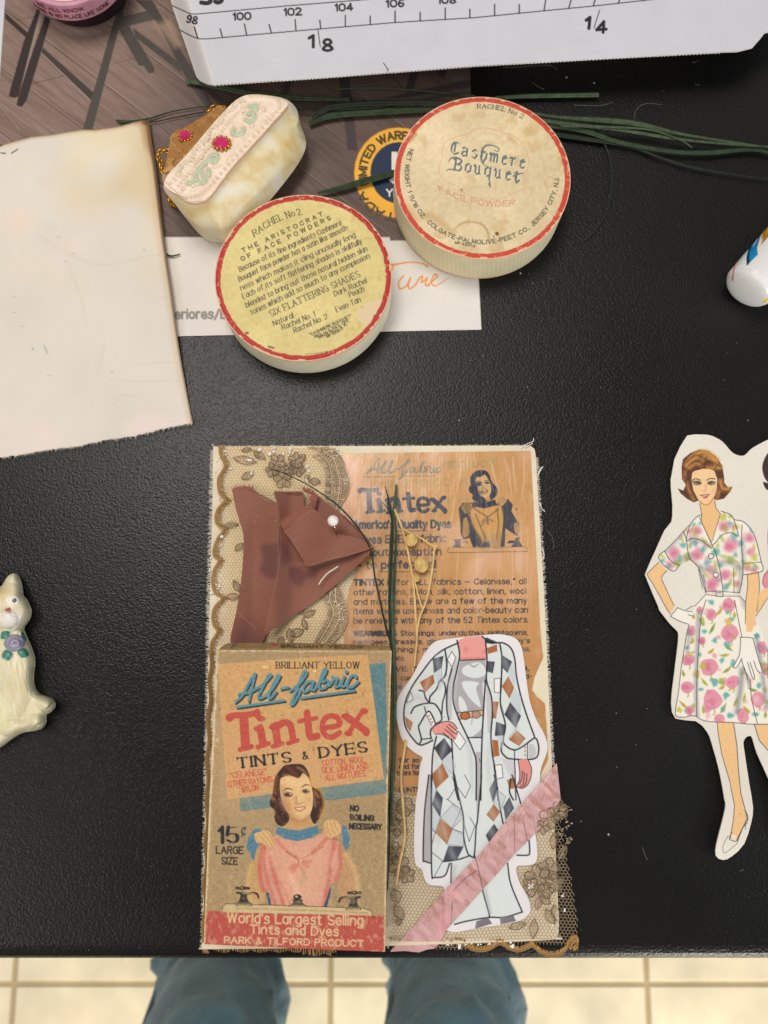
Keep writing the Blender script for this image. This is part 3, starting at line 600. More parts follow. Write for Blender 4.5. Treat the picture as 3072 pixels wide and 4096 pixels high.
# larger cream box
A = Art(1565, 375, 2290, 1035, 2, 'd8c49c'); X, Y = A.X, A.Y
A.c += ((fbm(X, Y, 150, 12)-.5)*.12)[..., None]+((fbm(X, Y, 14, 15)-.5)*.09)[..., None]; A.mix(ss(.6, .75, fbm(X, Y, 60, 31)), 'b4935c', .35)
A.crop(1500, 330, .5425)
A.line('580 1085 640 1040 715 1028 785 1045 828 1095 842 1160', [6, 12, 8, 10, 14, 12], '9c7a48', .7, sm=True, soft=8); A.poly('370 950 470 980 570 1080 600 1100 560 1120 440 1030 340 1000', 'b5935e', .55, sm=True, soft=24)
A.ell(900, 1115, 14, 14, '6e4f30'); A.ell(876, 1135, 6, 6, '6e4f30'); A.ell(640, 793, 7, 6, '6e5a40'); A.ell(1285, 735, 30, 42, 'b79a68', .7, w=6, rot=25); A.ell(1330, 700, 20, 26, 'c0a574', .6, w=4); A.ell(360, 800, 50, 45, 'c3a878', .5, w=5); A.poly('240 420 300 350 300 400 250 450', 'b08a5a', .7, sm=True, soft=10); A.poly('200 850 290 950 330 1030 250 980', 'c0a06c', .6, sm=True, soft=20); A.ell(1170, 340, 90, 26, 'c4a76e', .6, rot=-40, soft=30); A.ell(1010, 425, 40, 12, 'b3935e', .5, rot=30, soft=14)
PK = 'c98e70'
A.line('495 545 500 480 545 420 640 390 700 375 720 350 790 336 870 345 950 370 1040 405 1105 470 1130 560 1125 640 1090 690', 3.5, PK, .85, sm=True)
A.line('490 560 475 620 480 680 520 730 600 760 640 800 720 840 800 858 850 835', 3.5, PK, .85, sm=True); A.line('1095 690 1112 740 1085 790 1010 820 960 850 880 862 830 850', 3.5, PK, .85, sm=True); A.line('700 375 730 420 850 440 960 445 1010 410', 2.5, PK, .7, sm=True); A.line('650 830 700 780 800 775 920 790 960 830', 2.5, PK, .6, sm=True); A.line('760 385 830 370 930 400', 7, 'cda383', .5)
A.text('FACE POWDER', None, None, 42, 6, 'c47a62', a=.8, fn=lambda x, y: np.stack([478+545*x-14*y*(1-2*x), 800+190*x*(1.55-1.0*x)-y*40], 1))
BL = '666f69'
def BLK(t_, p0, p1, h, w): 
    A.text(t_, (p0[0]+5, p0[1]+3), (p1[0]+5, p1[1]+3), h, w, 'ece0c2', nib=(45, .22), shear=-.04, gl=GLB); A.text(t_, p0, p1, h, w, BL, nib=(45, .22), shear=-.04, gl=GLB)
BLK('Cashmere', (560, 522), (1098, 634), 86, 17); BLK('Bouquet', (575, 640), (1062, 735), 86, 17)
A.line('785 545 795 490 830 462 885 470 915 490 900 510 880 500', [18, 16, 12, 8, 8, 7, 4], BL, sm=True); A.line('780 545 790 590 830 620 890 622', [14, 8, 4, 2], BL, sm=True)
A.line('540 590 560 560 600 555 640 575', [4, 12, 14, 8], BL, sm=True); A.line('525 655 545 640 600 650', [3, 10, 6], BL, sm=True); A.line('1030 680 1040 740 1065 725', 9, BL, sm=True); A.line('845 720 850 770 838 745', 9, BL); A.line('1015 690 1090 668', 8, BL)
TX = '55543f'
A.arc('RACHEL No 2', (790, 670), 545, 480, -3.5, 33, 31, 6.5, TX, nib=(0, .5), serif=True)
A.arc('NET WEIGHT 1 11/16 OZ.  COLGATE-PALMOLIVE-PEET CO., JERSEY CITY, N.J.', (790, 668), 568, 522, 290, 94, 29, 6.5, TX)
A.text('MP-4337-6', (590, 1188), (737, 1215), 17, 4.5, TX)
def striped_side(s, z, q):
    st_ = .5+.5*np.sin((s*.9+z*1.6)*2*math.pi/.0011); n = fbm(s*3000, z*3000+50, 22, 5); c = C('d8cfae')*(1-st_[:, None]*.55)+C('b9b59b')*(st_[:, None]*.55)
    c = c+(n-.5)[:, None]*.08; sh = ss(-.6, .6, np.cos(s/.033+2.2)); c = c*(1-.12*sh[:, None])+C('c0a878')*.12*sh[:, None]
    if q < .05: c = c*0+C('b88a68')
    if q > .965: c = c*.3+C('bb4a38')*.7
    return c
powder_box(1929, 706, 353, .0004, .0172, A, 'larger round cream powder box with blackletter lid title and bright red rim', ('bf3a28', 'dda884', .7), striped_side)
# ---------------------------------------------------------------- clay-covered trinket box with gem and chain
tk = thing('trinket_box', P(900, 720, 0), 'cream purse-shaped trinket box with a pink scroll-decorated lid, magenta gems and gold chain', 'trinket box')
k4 = lambda s: pt(s)*.5425+np.array([500, 300])
T = k4('290 785 480 560 700 300 850 165 1000 145 1160 185 1190 240 1000 455 820 650 640 880 580 930 480 940 400 890')
M = k4('286 800 480 575 705 310 860 172 1030 150 1205 210 1295 370 1322 570 1085 905 800 1200 675 1190 520 1120 375 960')
B = k4('300 810 500 590 720 330 870 190 1030 165 1190 225 1280 385 1300 580 1070 900 800 1190 690 1235 560 1185 400 985')
M1 = (T*.45+M*.55)+k4('0 0 0 0 0 0 0 0 0 0 18 -12 30 0 8 6 4 4 2 2 0 2 -12 12 -10 6')-np.array([500, 300])
rings = []
for q, z in ((B, .0008), (B*.3+M*.7, .003), (M, .008), (M1, .0165), (T*.88+M1*.12, .0222), (T, .0238)): rings.append(P(*(cr(q, 7, True).T), z))
V, F = loft(rings)
def marble():
    m = mat('crackled_cream_clay', 'e8dcc0', rough=.42, spec=.4, bumps=(('noise', 90, .003, .25), ('noise', 700, .0004, .25))); nt = m.node_tree; N = nt.nodes; L = nt.links
    tc = N.new('ShaderNodeTexCoord'); n1 = N.new('ShaderNodeTexNoise'); n1.inputs['Scale'].default_value = 75; n1.inputs['Detail'].default_value = 6; n1.inputs['Distortion'].default_value = .3
    mp = N.new('ShaderNodeMapping'); mp.inputs['Scale'].default_value = (1, 1.6, 1); mp.inputs['Rotation'].default_value = (0, 0, .7); L.new(tc.outputs['Object'], mp.inputs[0]); L.new(mp.outputs[0], n1.inputs['Vector'])
    r = N.new('ShaderNodeValToRGB'); e = r.color_ramp.elements; e[0].position = .30; e[0].color = (*lin(C('d3b577')), 1); e[1].position = .66; e[1].color = (*lin(C('e8e0cc')), 1); x = e.new(.48); x.color = (*lin(C('e2d3a8')), 1)
    L.new(n1.outputs['Fac'], r.inputs[0]); L.new(r.outputs[0], N['Principled BSDF'].inputs['Base Color']); return m
cl = marble(); o = mesh('body', V, F, cl, tk, smooth=True); o.data.set_sharp_from_angle(angle=R(32))
A = Art(640, 360, 1170, 830, 2, 'dfcab2'); X, Y = A.X, A.Y; A.crop(500, 300, .5425); A.c += ((fbm(X, Y, 40, 6)-.5)*.10)[..., None]; A.mix(ss(.55, .75, fbm(X, Y, 70, 16)), 'ecd6c8', .6)
H = np.zeros(X.shape); Tp = cr(T, 7, True)
def emboss(p, w, hgt, col, a=.9, sm=True):
    global H
    B2 = Art.__new__(Art); B2.x, B2.y, B2.st, B2.X, B2.Y, B2.k = A.x, A.y, A.st, A.X, A.Y, A.k; B2.c = np.zeros((*X.shape, 3))
    B2.line(p, w, (1, 1, 1), 1, sm=sm, soft=w*.5425*.7); H = np.maximum(H, B2.c[..., 0]*hgt); A.line(p, w*.9, col, a, sm=sm, soft=4)
GRN = 'adc4a4'
for p in ('560 720 590 780 545 790 520 750 540 700 600 640 640 600 670 590 680 615 650 640 630 620', '460 800 500 790 520 770', '610 700 620 730 600 750', '800 400 795 430 830 440 870 420 870 395', '890 330 930 345 955 310 940 280 905 285', '915 230 960 225 965 250 930 255'): emboss(p, 30, .0010, GRN)
for x, y in ((500, 815), (530, 805), (660, 675), (690, 672), (935, 378), (1020, 255), (430, 840), (870, 265), (490, 720), (560, 610), (520, 640)): emboss([[x, y], [x+3, y]], 22, .0008, 'ecdac8', sm=False)
for p in ('330 790 420 680 500 570 580 480 660 370 730 290 800 220 870 180',):
    q = cr(pt(p), 14)
    for i, (x, y) in enumerate(q[::3]):
        emboss([[x+12*math.sin(i), y+10*math.cos(i*1.7)], [x+16*math.sin(i)+12, y+8]], 15, .0006, 'd8d2b8', .5, False); emboss([[x+62, y+28], [x+66, y+30]], 12, .0005, 'e8d4c0', .6, False)
for p in ('440 920 560 900 640 830 760 690 900 540 1040 385 1150 260', '1150 260 1140 200 1040 165 920 165'):
    for x, y in cr(pt(p), 9)[::2]: emboss([[x-8, y-8], [x-14, y-16]], 14, .0005, 'ddc0a4', .6, False)
A.line('1190 240 1000 455 820 650 745 740', 5, '6a4a33', .9); A.line('745 740 640 885 585 930 480 935 400 885 300 790', 4, '8a6445', .8)
dd = np.full(X.shape, 99.); A.mix(ss(.62, .72, fbm(X, Y, 9, 25)), 'c7a488', .3)
Z = .0241+H-.0016*((X-905+(Y-595)*.9)/260)**2*.0+.0003*fbm(X, Y, 22, 8)
claym = mat('pink_clay_lid', rough=.38, spec=.45, bumps=(('noise', 900, .0003, .3),))
sheet('lid', A, Z, Tp, claym, tk, thick=.0016, smooth=True, edge='caa78c')
gold = mat('gold_metal', 'c9902c', rough=.28, metal=1, bumps=(('noise', 900, .0004, .3),)); ruby = mat('magenta_gem', 'c4125e', rough=.08, spec=.8, coat=1, coatr=.03)
A = Art(630, 400, 910, 730, 2, 'a0713a'); X, Y = A.X, A.Y; A.c += ((fbm(X, Y, 30, 26)-.5)*.12)[..., None]; A.mix(ss(.55, .7, fbm(X, Y, 20, 40, 2)), 'b98a4a', .6)
bp_ = cr(k4('272 760 300 640 330 500 336 450 372 412 392 398 420 400 500 350 560 315 640 260 690 228 745 232 700 300 560 470 420 640 310 790'), 5, True)
Z = .0105+.0085*ss(-.5, .6, ((X-700)*.62+(Y-560)*.78)/120)+.0007*ss(.45, .62, fbm(X, Y, 20, 40, 2))
sheet('back_flap', A, Z, bp_, mat('amber_clay', rough=.4, spec=.45), tk, thick=.004, smooth=True, edge='8a5c22')
def gem(u, v, z, rpx, name='gem'):
    c = P(u, v, z); r = rpx*CH/FPX*1.03
    mb = MB(); n = 12
    for k in range(n):
        a = 2*math.pi*k/n; mb.add(*ball((c[0]+r*1.12*math.cos(a), c[1]+r*.95*math.sin(a), z), r*.24, 8, 6))
    setting = mb.build('gem_setting', gold, tk, smooth=True)
    th = np.arange(8)*2*math.pi/8; ring = lambda s_, zz, o=0: np.stack([c[0]+r*s_*1.1*np.cos(th+o), c[1]+r*s_*.92*np.sin(th+o), np.full(8, zz)], 1)
    V, F = loft([ring(1, z-.0004), ring(1, z+.0005), ring(.62, z+.0016, .2), ring(.3, z+.0019)]); g = mesh('gem', V, F, ruby, setting); ORG[setting.name] = ORG[tk.name]
gem(886, 573, .0249, 29); gem(741, 543, .0175, 25)
mb = MB()
def links(s, z0, z1, r=9.5):
    p = cr(k4(s), 10); d = np.r_[0, np.cumsum(np.hypot(*np.diff(p, axis=0).T))]; n = int(d[-1]/13); q = np.stack([np.interp(np.linspace(0, d[-1], n), d, p[:, i]) for i in (0, 1)], 1)
    for i in range(n):
        t_ = q[min(i+1, n-1)]-q[max(i-1, 0)]; a = math.atan2(-t_[1], t_[0]); c = P(*q[i], z0+(z1-z0)*i/max(n-1, 1)); rr_ = r*CH/FPX; th = np.linspace(0, 2*math.pi, 13)
        loc = np.stack([rr_*1.35*np.cos(th), rr_*.72*np.sin(th), 0*th], 1); ti = .75 if i % 2 else -.75
        loc = np.stack([loc[:, 0], loc[:, 1]*math.cos(ti), loc[:, 1]*math.sin(ti)], 1); Rz = np.array([[math.cos(a), -math.sin(a), 0], [math.sin(a), math.cos(a), 0], [0, 0, 1]])
        mb.add(*tube(loc@Rz.T+c, rr_*.36, 7, cap=False))
links('315 560 285 555 250 575 242 610 268 640 262 680 275 712', .006, .007); links('300 800 300 840 325 880 335 920 365 960', .004, .003); links('330 850 320 900 345 950', .002, .002); links('620 262 650 240 690 232', .012, .014)
mb.build('chain', gold, tk, smooth=True)
# ---------------------------------------------------------------- aged sheet with scorched edges
A = Art(-330, 440, 790, 1860, 3, 'd8d1c5'); X, Y = A.X, A.Y; A.crop(0, 450, 800/1264)
A.c += ((fbm(X, Y, 260, 41)-.5)*.06)[..., None]; A.mix(ss(.45, .7, fbm(X, Y, 330, 45))*(1-ss(700, 1300, Y)), 'dcc79c', .6); A.mix(ss(.5, .75, fbm(X, Y, 260, 51))*ss(700, 1000, Y), 'e6d3cd', .7)  # aged patches; warm light above and pinker tone below are painted in
A.poly('720 500 760 330 900 100 960 60 1010 600 860 560', 'd8bf8c', .55, sm=True, soft=90); A.ell(560, 540, 190, 110, 'dcc9a2', .5, soft=110); A.ell(640, 260, 200, 120, 'e9dfc4', .5, soft=120); A.ell(120, 690, 90, 70, 'e6cdb8', .6, soft=60)
right = cr(pt('940 47 962 200 985 330 1006 520 1025 700 1050 900 1085 1150 1118 1400 1150 1600 1185 1790 1218 1957'), 6)
topp = pt('-500 330 -250 255 0 205 100 178 200 152 330 138 420 122 520 107 600 108 680 97 760 85 850 60 900 50 940 47')
A.line(right, [70, 70, 55, 40, 34, 30, 24, 20], 'b58a55', .55, soft=50); A.line(right, [40, 40, 34, 26, 16, 10, 8, 8], '4a3021', .9, soft=12); A.line(topp, 20, 'a37c4c', .6, soft=22); A.line(topp, 9, '5a3f2a', .7, soft=8)
A.poly('860 60 945 45 975 260 930 200 900 90', '8a6238', .6, sm=True, soft=40); A.ell(925, 62, 26, 16, '4a3222', .7, soft=14)
for p in ('250 775 400 880 560 950 700 960 860 920 1040 895', '420 930 470 1060 520 1200 545 1340', '940 1215 1040 1170 1090 1172', '830 1600 1000 1580 1150 1580', '700 1690 900 1700 1170 1690', '610 1650 650 1520 660 1440', '720 1860 760 1790 870 1790'):
    A.line(p, [3, 7, 3], 'c4b2a2', .35, sm=True, soft=10)
A.line('280 1475 300 1520', [8, 20, 10], '8f979c', .7, soft=8); A.ell(207, 1495, 8, 8, '9aa0a2', .6, soft=5)
for x, y in ((90, 1165), (92, 1262), (140, 1350), (310, 1660), (708, 1640), (410, 940), (910, 866), (460, 890), (370, 785)): A.line([[x-8, y], [x+10, y+3]], 5, 'a89b8e', .7)
A.line('5 255 35 259', 6, '2c2a26'); A.line('72 257 112 233', 6, '2c2a26'); A.poly('-40 170 0 190 20 205 0 215 -40 200', '2a201c')
rb = np.random.RandomState(4); bx = np.linspace(1218, -500, 170); by = np.interp(-bx, [-1218, -900, -400, 0, 500], [1960, 2032, 2122, 2180, 2262])+rb.randn(170)*3+3*np.sin(bx/60.)
out = np.vstack([topp, right[1:], np.stack([bx, by], 1)])*.6329+np.array([0, 450])
cre = lambda p: Art.line
Z = .0008+.0026*ss(350, 760, X)*(1-ss(1150, 1650, Y))+(.0020*(fbm(X, Y, 420, 61)-.4)+.0006*fbm(X, Y, 90, 66))*(1-ss(1500, 1750, Y)*.8)
Z = np.maximum(Z, .0007)
oldm = mat('aged_paper', rough=.75, bumps=(('noise', 1400, .0002, .3), ('noise', 45, .004, .12)), sss=0)
o = sheet('aged_paper', A, Z, out, oldm, thick=.00035, smooth=True, edge='cdbba0'); tag(o, 'blank cream sheet of aged paper with brown scorched edges and a torn lower edge', 'paper')
mb = MB(); rf = random.Random(8)
for i in range(420):
    k = rf.randrange(169); f = rf.random(); u = bx[k]*(1-f)+bx[k+1]*f; v = by[k]*(1-f)+by[k+1]*f; u = u*.6329; v = v*.6329+450
    if u < -40: continue
    a = P(u, v-3, .0012); b = P(u+rf.uniform(-7, 7), v+rf.uniform(3, 11), .0006+rf.random()*.001); mb.add(*tube([a, (a+b)/2+np.array([rf.uniform(-1, 1)*3e-4, 0, 2e-4]), b], [6e-5, 5e-5, 3e-5], 4))
mb.build('torn_fibres', mat('paper_fibre', 'e2d8cc', rough=.9), o)
# ---------------------------------------------------------------- the collage board
ZC = .0032
bd = thing('collage_board', P(1500, 2800, 0), 'canvas collage board with lace, an orange printed label and a cut-out coat figure glued on', 'collage board')
A = Art(795, 1770, 2250, 3810, 3, 'e0d4ba'); X, Y = A.X, A.Y; A.c += ((fbm(X, Y, 120, 71)-.5)*.08)[..., None]
A.mix((1-ss(1330, 1400, X))*(1-ss(2650, 2800, Y))*ss(890, 930, X), 'e6d3aa', .85); A.mix(ss(3150, 3250, Y)*1., 'd9caae', .8)
cout = cr(pt('853 1790 860 1786 1000 1785 1500 1784 2000 1782 2110 1783 2130 1790 2142 1815 2150 1950 2180 2450 2205 3000 2232 3600 2234 3720 2226 3748 2200 3760 1500 3785 830 3797 810 3790 808 3760 815 3500 832 2700 850 2000'), 4, True)
canv = mat('primed_canvas', rough=.85, bumps=(('voronoi', 1300, .0004, .5), ('noise', 300, .0008, .2)))
cvs = sheet('canvas', A, ZC+.0001*fbm(X, Y, 300, 3), cout, canv, bd, thick=ZC-.0002, edge='e2d7c4')
# frayed canvas edge
mb = MB(); rf = random.Random(21)
def fray(p0, p1, n, nx, ny, l0, l1, z=ZC):
    for i in range(n):
        f = rf.random(); u = p0[0]+(p1[0]-p0[0])*f; v = p0[1]+(p1[1]-p0[1])*f; l = rf.uniform(l0, l1); s_ = rf.uniform(-.8, .8)*l
        q = np.array([[u-nx*4, v-ny*4], [u+nx*l*.5-ny*s_*.3, v+ny*l*.5+nx*s_*.3], [u+nx*l-ny*s_, v+ny*l+nx*s_]])
        mb.add(*tube(P(q[:, 0], q[:, 1], [z-rf.random()*.002, z-.0006-rf.random()*.0015, z-.001-rf.random()*.0015]), [9e-5, 8e-5, 3e-5], 4))
fray((852, 1800), (834, 2600), 520, -1, 0, 5, 16); fray((834, 2600), (810, 3790), 520, -1, 0, 4, 13)
fray((2143, 1830), (2180, 2450), 420, 1, 0, 3, 13); fray((2180, 2450), (2208, 3060), 420, 1, 0, 3, 13); fray((870, 1786), (2110, 1783), 260, 0, -1, 2, 9); fray((1000, 3790), (1560, 3786), 60, 0, 1, 4, 12)
for q in ('2080 1795 2110 1775 2132 1765 2134 1752', '2100 1790 2122 1778 2130 1774', '2150 1905 2158 1880 2166 1868', '2152 1900 2160 1885 2172 1866', '2158 2010 2168 2035 2180 2046', '2170 2190 2176 2220 2170 2240', '2175 2480 2190 2474'):
    q = cr(pt(q), 4); mb.add(*tube(P(q[:, 0], q[:, 1], ZC+.0008), 1.6e-4, 5))
mb.build('frayed_edge', mat('cotton_thread', 'e6dfd4', rough=.9), bd)
# --- printed label
A = Art(1345, 1795, 2190, 3210, 2, 'bf8d55'); X, Y = A.X, A.Y
A.c += ((fbm(X, Y, 200, 81)-.5)*.10)[..., None]+((fbm(X, Y, 10, 85)-.5)*.05)[..., None]
A.mix(ss(.5, .75, fbm(X, Y*.7, 240, 91)), 'd9a98a', .7); A.mix(ss(2300, 2700, Y)*.5, 'b98257', .6)
for x, y, s_ in (('1', 0, 0),): pass
A.crop(1300, 1750, 950/1659); NV = '2f3342'; NT = '3d3c42'
wear = np.clip(.55+1.1*ss(.30, .55, fbm(X*1.6, Y*.35, 26, 77)), 0, 1)
A.text('You can', (1200, 205), (830, 215), 62, 16, '8f8a55', a=.42, mirror=True); A.text('A colors in', (1000, 335), (420, 345), 62, 16, '8f8a55', a=.35, mirror=True); A.text('dyes', (1180, 450), (850, 455), 60, 16, '8f8a55', a=.25, mirror=True)
for p in ('290 250 330 210 360 160 380 150 365 245', '305 225 370 215', '370 230 410 190 430 165 420 165 395 220 400 245 430 235 465 190 475 165 462 170 445 220 450 245 480 235', '490 222 512 216', '515 220 550 190 590 165 580 150 555 200 525 280 520 290 550 255 575 230',
          '620 205 595 215 590 240 615 235 630 205 625 240 650 235 680 180 690 165 668 225 680 242 700 225 695 205', '705 240 715 205 735 205 730 240 750 240 760 205 755 238 770 235', '800 205 775 220 775 242 805 235'):
    A.line(p, 12, '8c8067', .95, sm=True); A.line(pt(p)+[4, 4], 5, '4d4a48', .55, sm=True)
A.line('280 277 485 272', 6, '6b6252', .8); A.line('545 270 770 268', 6, '6b6252', .8)
def tin(col, mp=None, ws=1.):
    mp = mp or (lambda q: q)
    for p, w in (('275 648 300 636 400 632 490 615', 50), ('385 650 400 880', 72), ('358 905 445 880', 42), ('515 745 540 860', 62), ('485 742 520 722', 40), ('497 885 580 857', 38), ('635 735 655 860', 60), ('602 728 640 702', 38), ('615 880 690 858', 36),
                 ('655 722 700 692 748 705 765 760 775 830', 54), ('737 855 810 832', 36), ('885 615 898 740 912 805 965 798', 56), ('822 682 958 657', 36), ('1003 738 1135 712 1125 655 1068 640 1018 672 1008 745 1038 798 1090 805 1140 772', 44), ('1195 645 1350 758', 58), ('1322 604 1212 778', 40)):
        A.line(mp(pt(p)), w*ws, col, 1, sm=len(pt(p)) > 2)
    for e in ((275, 652, 34, 34), (492, 622, 26, 40), (520, 660, 34, 24), (1190, 642, 36, 24), (1335, 602, 34, 26), (1213, 777, 34, 24), (1352, 765, 30, 36)): x_, y_ = mp(np.array([[e[0], e[1]]], float))[0]; A.ell(x_, y_, e[2]*ws, e[3]*ws, col)
tin(NV, lambda q: np.stack([228+(q[:, 0]-245)*.552, 352+(q[:, 1]+.126*(q[:, 0]-245)-622)*.575], 1), .56)
A.crop(1300, 1750, 950/1659)
def LB(t, x0, y0, x1, y1, h, w, col=NT): A.text(t, (x0, y0), (x1, y1), h, w, col, tex=wear)
LB("America's Quality Dyes", 198, 634, 880, 628, 50, 14, NV); A.line('500 655 710 652', 5, NV); LB('dyes EVERY fabric', 255, 738, 845, 728, 50, 12); LB('without exception', 190, 826, 810, 820, 48, 12); LB('_ to perfection!', 212, 916, 772, 908, 48, 12); A.line('380 938 780 938', 5, NT)
for t, y0, x1, y1 in (('TINTEX is for ALL fabrics _ Celanese,* all', 1032, 1405, 1022), ('other rayons, Nylon, silk, cotton, linen, wool', 1100, 1405, 1090), ('and mixtures. Below are a few of the many', 1167, 1408, 1157), ('items whose usefulness and color-beauty can', 1232, 1415, 1222), ('be renewed with any of the 52 Tintex colors.', 1299, 1418, 1290)): LB(t, 202, y0, x1, y1, 38, 7.5)
A.text('TINTEX', (202, 1032), (408, 1031), 38, 12, NV)
LB('WEARABLES: Stockings, underclothes, nightgowns,', 203, 1385, 1415, 1377, 31, 7.5); A.text('WEARABLES', (203, 1385), (478, 1384), 31, 10, NV); LB("negligees, dresses, gloves, scarfs, hats, baby's", 203, 1445, 1428, 1434, 31, 7.5); LB("children's things, mittens, play suits, aprons,", 203, 1500, 1432, 1490, 31, 7.5); LB('etc.', 488, 1556, 552, 1556, 28, 7.5)
A.crop(1500, 2500, .5124)
LB('DECORATIVE: Curtains, drapes, slip covers,', -160, 362, 1200, 352, 34, 9, NV); LB('cushions, rugs, doilies, table scarfs, bed-', 205, 430, 1220, 415, 32, 8); LB('spreads, lamp', 30, 495, 215, 495, 32, 8); LB('for so', 190, 1072, 345, 1070, 34, 9); LB('and for', 190, 1122, 350, 1120, 34, 9); LB('colors for', 170, 1172, 350, 1170, 34, 9); LB('BUNTING', 190, 1305, 400, 1300, 34, 9)
# navy line-cut picture of a woman at a basin
A.crop(1750, 1850, 450/1659)
A.poly('330 810 310 680 370 595 520 590 560 640 700 665 870 620 900 560 1040 540 1110 620 1090 720 1200 900 1210 1000 1180 1090 1000 970 990 1240 520 1240 470 1110 380 1140 345 1060', NV, .9)
A.poly('380 830 430 800 460 900 480 1010 450 1090 400 1110 365 1050', 'a8804f'); A.line('350 830 345 1060 400 1135', 9, NV); A.poly('1120 900 1180 880 1208 990 1175 1070 1130 1000', 'b88a55', .8)
A.poly('525 660 600 660 700 680 860 635 930 640 980 700 970 900 945 1120 930 1240 700 1240 640 1180 560 1000 500 830 480 720', 'c5924f'); A.poly('450 760 500 760 600 1000 700 1230 640 1240 560 1080 480 900', 'b98a50', .9)
for p, w in (('520 655 600 720 720 800 730 900', 10), ('730 810 800 760 900 690', 7), ('460 790 520 960 620 1140 660 1240', 28), ('560 760 640 960 720 1140', 9), ('880 680 900 900 870 1150', 7), ('960 660 985 860 950 1230', 26), ('700 830 650 880', 6), ('740 850 760 910', 6), ('700 860 640 940', 5), ('750 830 830 870', 5), ('500 1010 545 1240', 34)): A.line(p, w, NV, .85, sm=True, soft=8)
A.poly('480 990 560 1040 700 1230 620 1240 560 1150', NV, .6, soft=30); A.poly('700 1100 930 1100 930 1240 700 1240', '5a5640', .45, soft=60)
A.poly('350 640 400 600 500 600 520 660 470 740 400 760 360 700', '9a7547'); 
for p in ('380 620 440 740', '420 610 470 730', '450 605 500 700', '350 690 420 780'): A.line(p, 9, NV, .8)
A.poly('880 560 940 495 1010 510 1020 570 960 640 900 640', 'bf9259')
for p in ('890 560 940 620', '920 520 980 590', '950 505 1010 560', '895 600 930 640'): A.line(p, 7, NV, .7)
A.poly('520 575 600 600 700 590 850 545 870 620 700 668 560 640', '2b2f3e'); A.poly('560 480 700 510 800 500 790 545 700 590 600 600 540 560', '2f3240'); A.poly('690 520 780 490 790 545 740 575', 'b98c55')
A.poly('490 200 560 130 640 113 720 125 770 190 790 260 830 320 885 390 870 480 820 535 790 560 770 500 790 430 780 330 750 260 700 180 640 210 570 230 590 400 620 480 640 560 560 565 510 530 520 480 470 430 462 370 490 330 480 260', '2a2e3c', sm=True)
A.poly('572 232 640 212 700 185 750 250 785 330 792 420 762 480 720 522 660 500 620 450 590 380 565 290', 'c9a06a', sm=True); A.poly('570 300 640 300 650 400 640 480 600 420', '2a2e3c', .75, sm=True, soft=18); A.poly('600 360 650 340 650 390 625 430', 'c9a06a', .9, sm=True)
A.line('580 310 610 290 660 300', 12, '2a2e3c'); A.line('695 285 730 262 765 265', 10, '2a2e3c'); A.ell(615, 330, 34, 13, '2a2e3c'); A.ell(735, 300, 36, 14, '2a2e3c'); A.line('675 340 690 385 720 385', 9, '4b3c33', .8, sm=True); A.line('652 435 690 425 745 410', 9, '2a2e3c', sm=True); A.line('660 440 700 458 740 425', 10, '33303a', sm=True)
A.line('640 120 680 380', 8, 'c7ced6', .5); A.line('795 300 830 420', 12, '7c88a0', .7); A.line('690 380 735 700', 7, 'd5c4b0', .6)
A.line('165 1330 1325 1312', 7, '3b352d'); A.line('175 1258 1300 1245', 5, '5a4a38', .8); A.line('165 1330 145 1300 175 1258', 5, '3b352d', sm=True); A.line('1300 1245 1325 1275 1325 1312', 5, '3b352d', sm=True)
for p in ('225 1135 360 1130 330 1160 350 1240 390 1250 215 1250 260 1200 255 1165', '680 1180 720 1160 760 1165 770 1200 780 1245 680 1245', '1150 1110 1220 1100 1200 1150 1260 1245 1080 1245 1130 1190 1020 1190 1060 1150 1140 1150'): A.poly(p, NV, .9)
A.line('330 1175 430 1165 440 1195', 9, NV); A.ell(1165, 688, 11, 11, '2a2626')
# milky brush marks of the dried varnish, plus its glare painted in
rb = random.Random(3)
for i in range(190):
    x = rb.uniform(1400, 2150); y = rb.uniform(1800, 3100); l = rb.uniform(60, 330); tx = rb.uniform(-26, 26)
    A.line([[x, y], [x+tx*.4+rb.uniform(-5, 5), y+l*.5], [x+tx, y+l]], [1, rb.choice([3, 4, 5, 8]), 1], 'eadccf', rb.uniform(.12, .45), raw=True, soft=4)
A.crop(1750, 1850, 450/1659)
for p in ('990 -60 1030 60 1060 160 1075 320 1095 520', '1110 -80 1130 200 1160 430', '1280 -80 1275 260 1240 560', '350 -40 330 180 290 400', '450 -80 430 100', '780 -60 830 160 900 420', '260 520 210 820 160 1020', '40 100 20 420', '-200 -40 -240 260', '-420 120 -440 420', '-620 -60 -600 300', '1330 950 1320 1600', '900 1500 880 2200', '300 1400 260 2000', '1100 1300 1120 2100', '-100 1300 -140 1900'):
    A.line(p, [2, 12, 16, 10, 3], 'ecdccd', .5, sm=True, soft=9)  # varnish glare painted as long pale streaks
A.mix(ss(.62, .8, fbm(X, Y*.4, 60, 99)), 'dcb9a4', .45); A.mix(ss(.66, .8, fbm(X*1.3, Y*1.1, 90, 103))*ss(2500, 2700, Y), 'd8c8bf', .6)
lout = np.vstack([pt('1358 1818 1500 1812 1800 1808 2122 1804 2136 2060 2150 2300 2158 2470 2164 2560 2172 2630'), pt('2150 2680 2136 2715 2128 2760 2150 2790 2180 2815 2186 2900 2192 3040 2150 3120 2000 3180 1640 3184 1560 3160 1380 3190'), pt('1376 2700 1372 2500 1387 2400 1402 2340 1424 2290 1420 2090 1380 2050 1357 2000 1374 1965 1398 1940 1393 1893 1378 1850')])
labm = mat('varnished_printed_paper', rough=.30, spec=.45, bumps=(('noise', 55, .003, .18), ('wave', 230, .0003, .04)), coat=.25, coatr=.2)
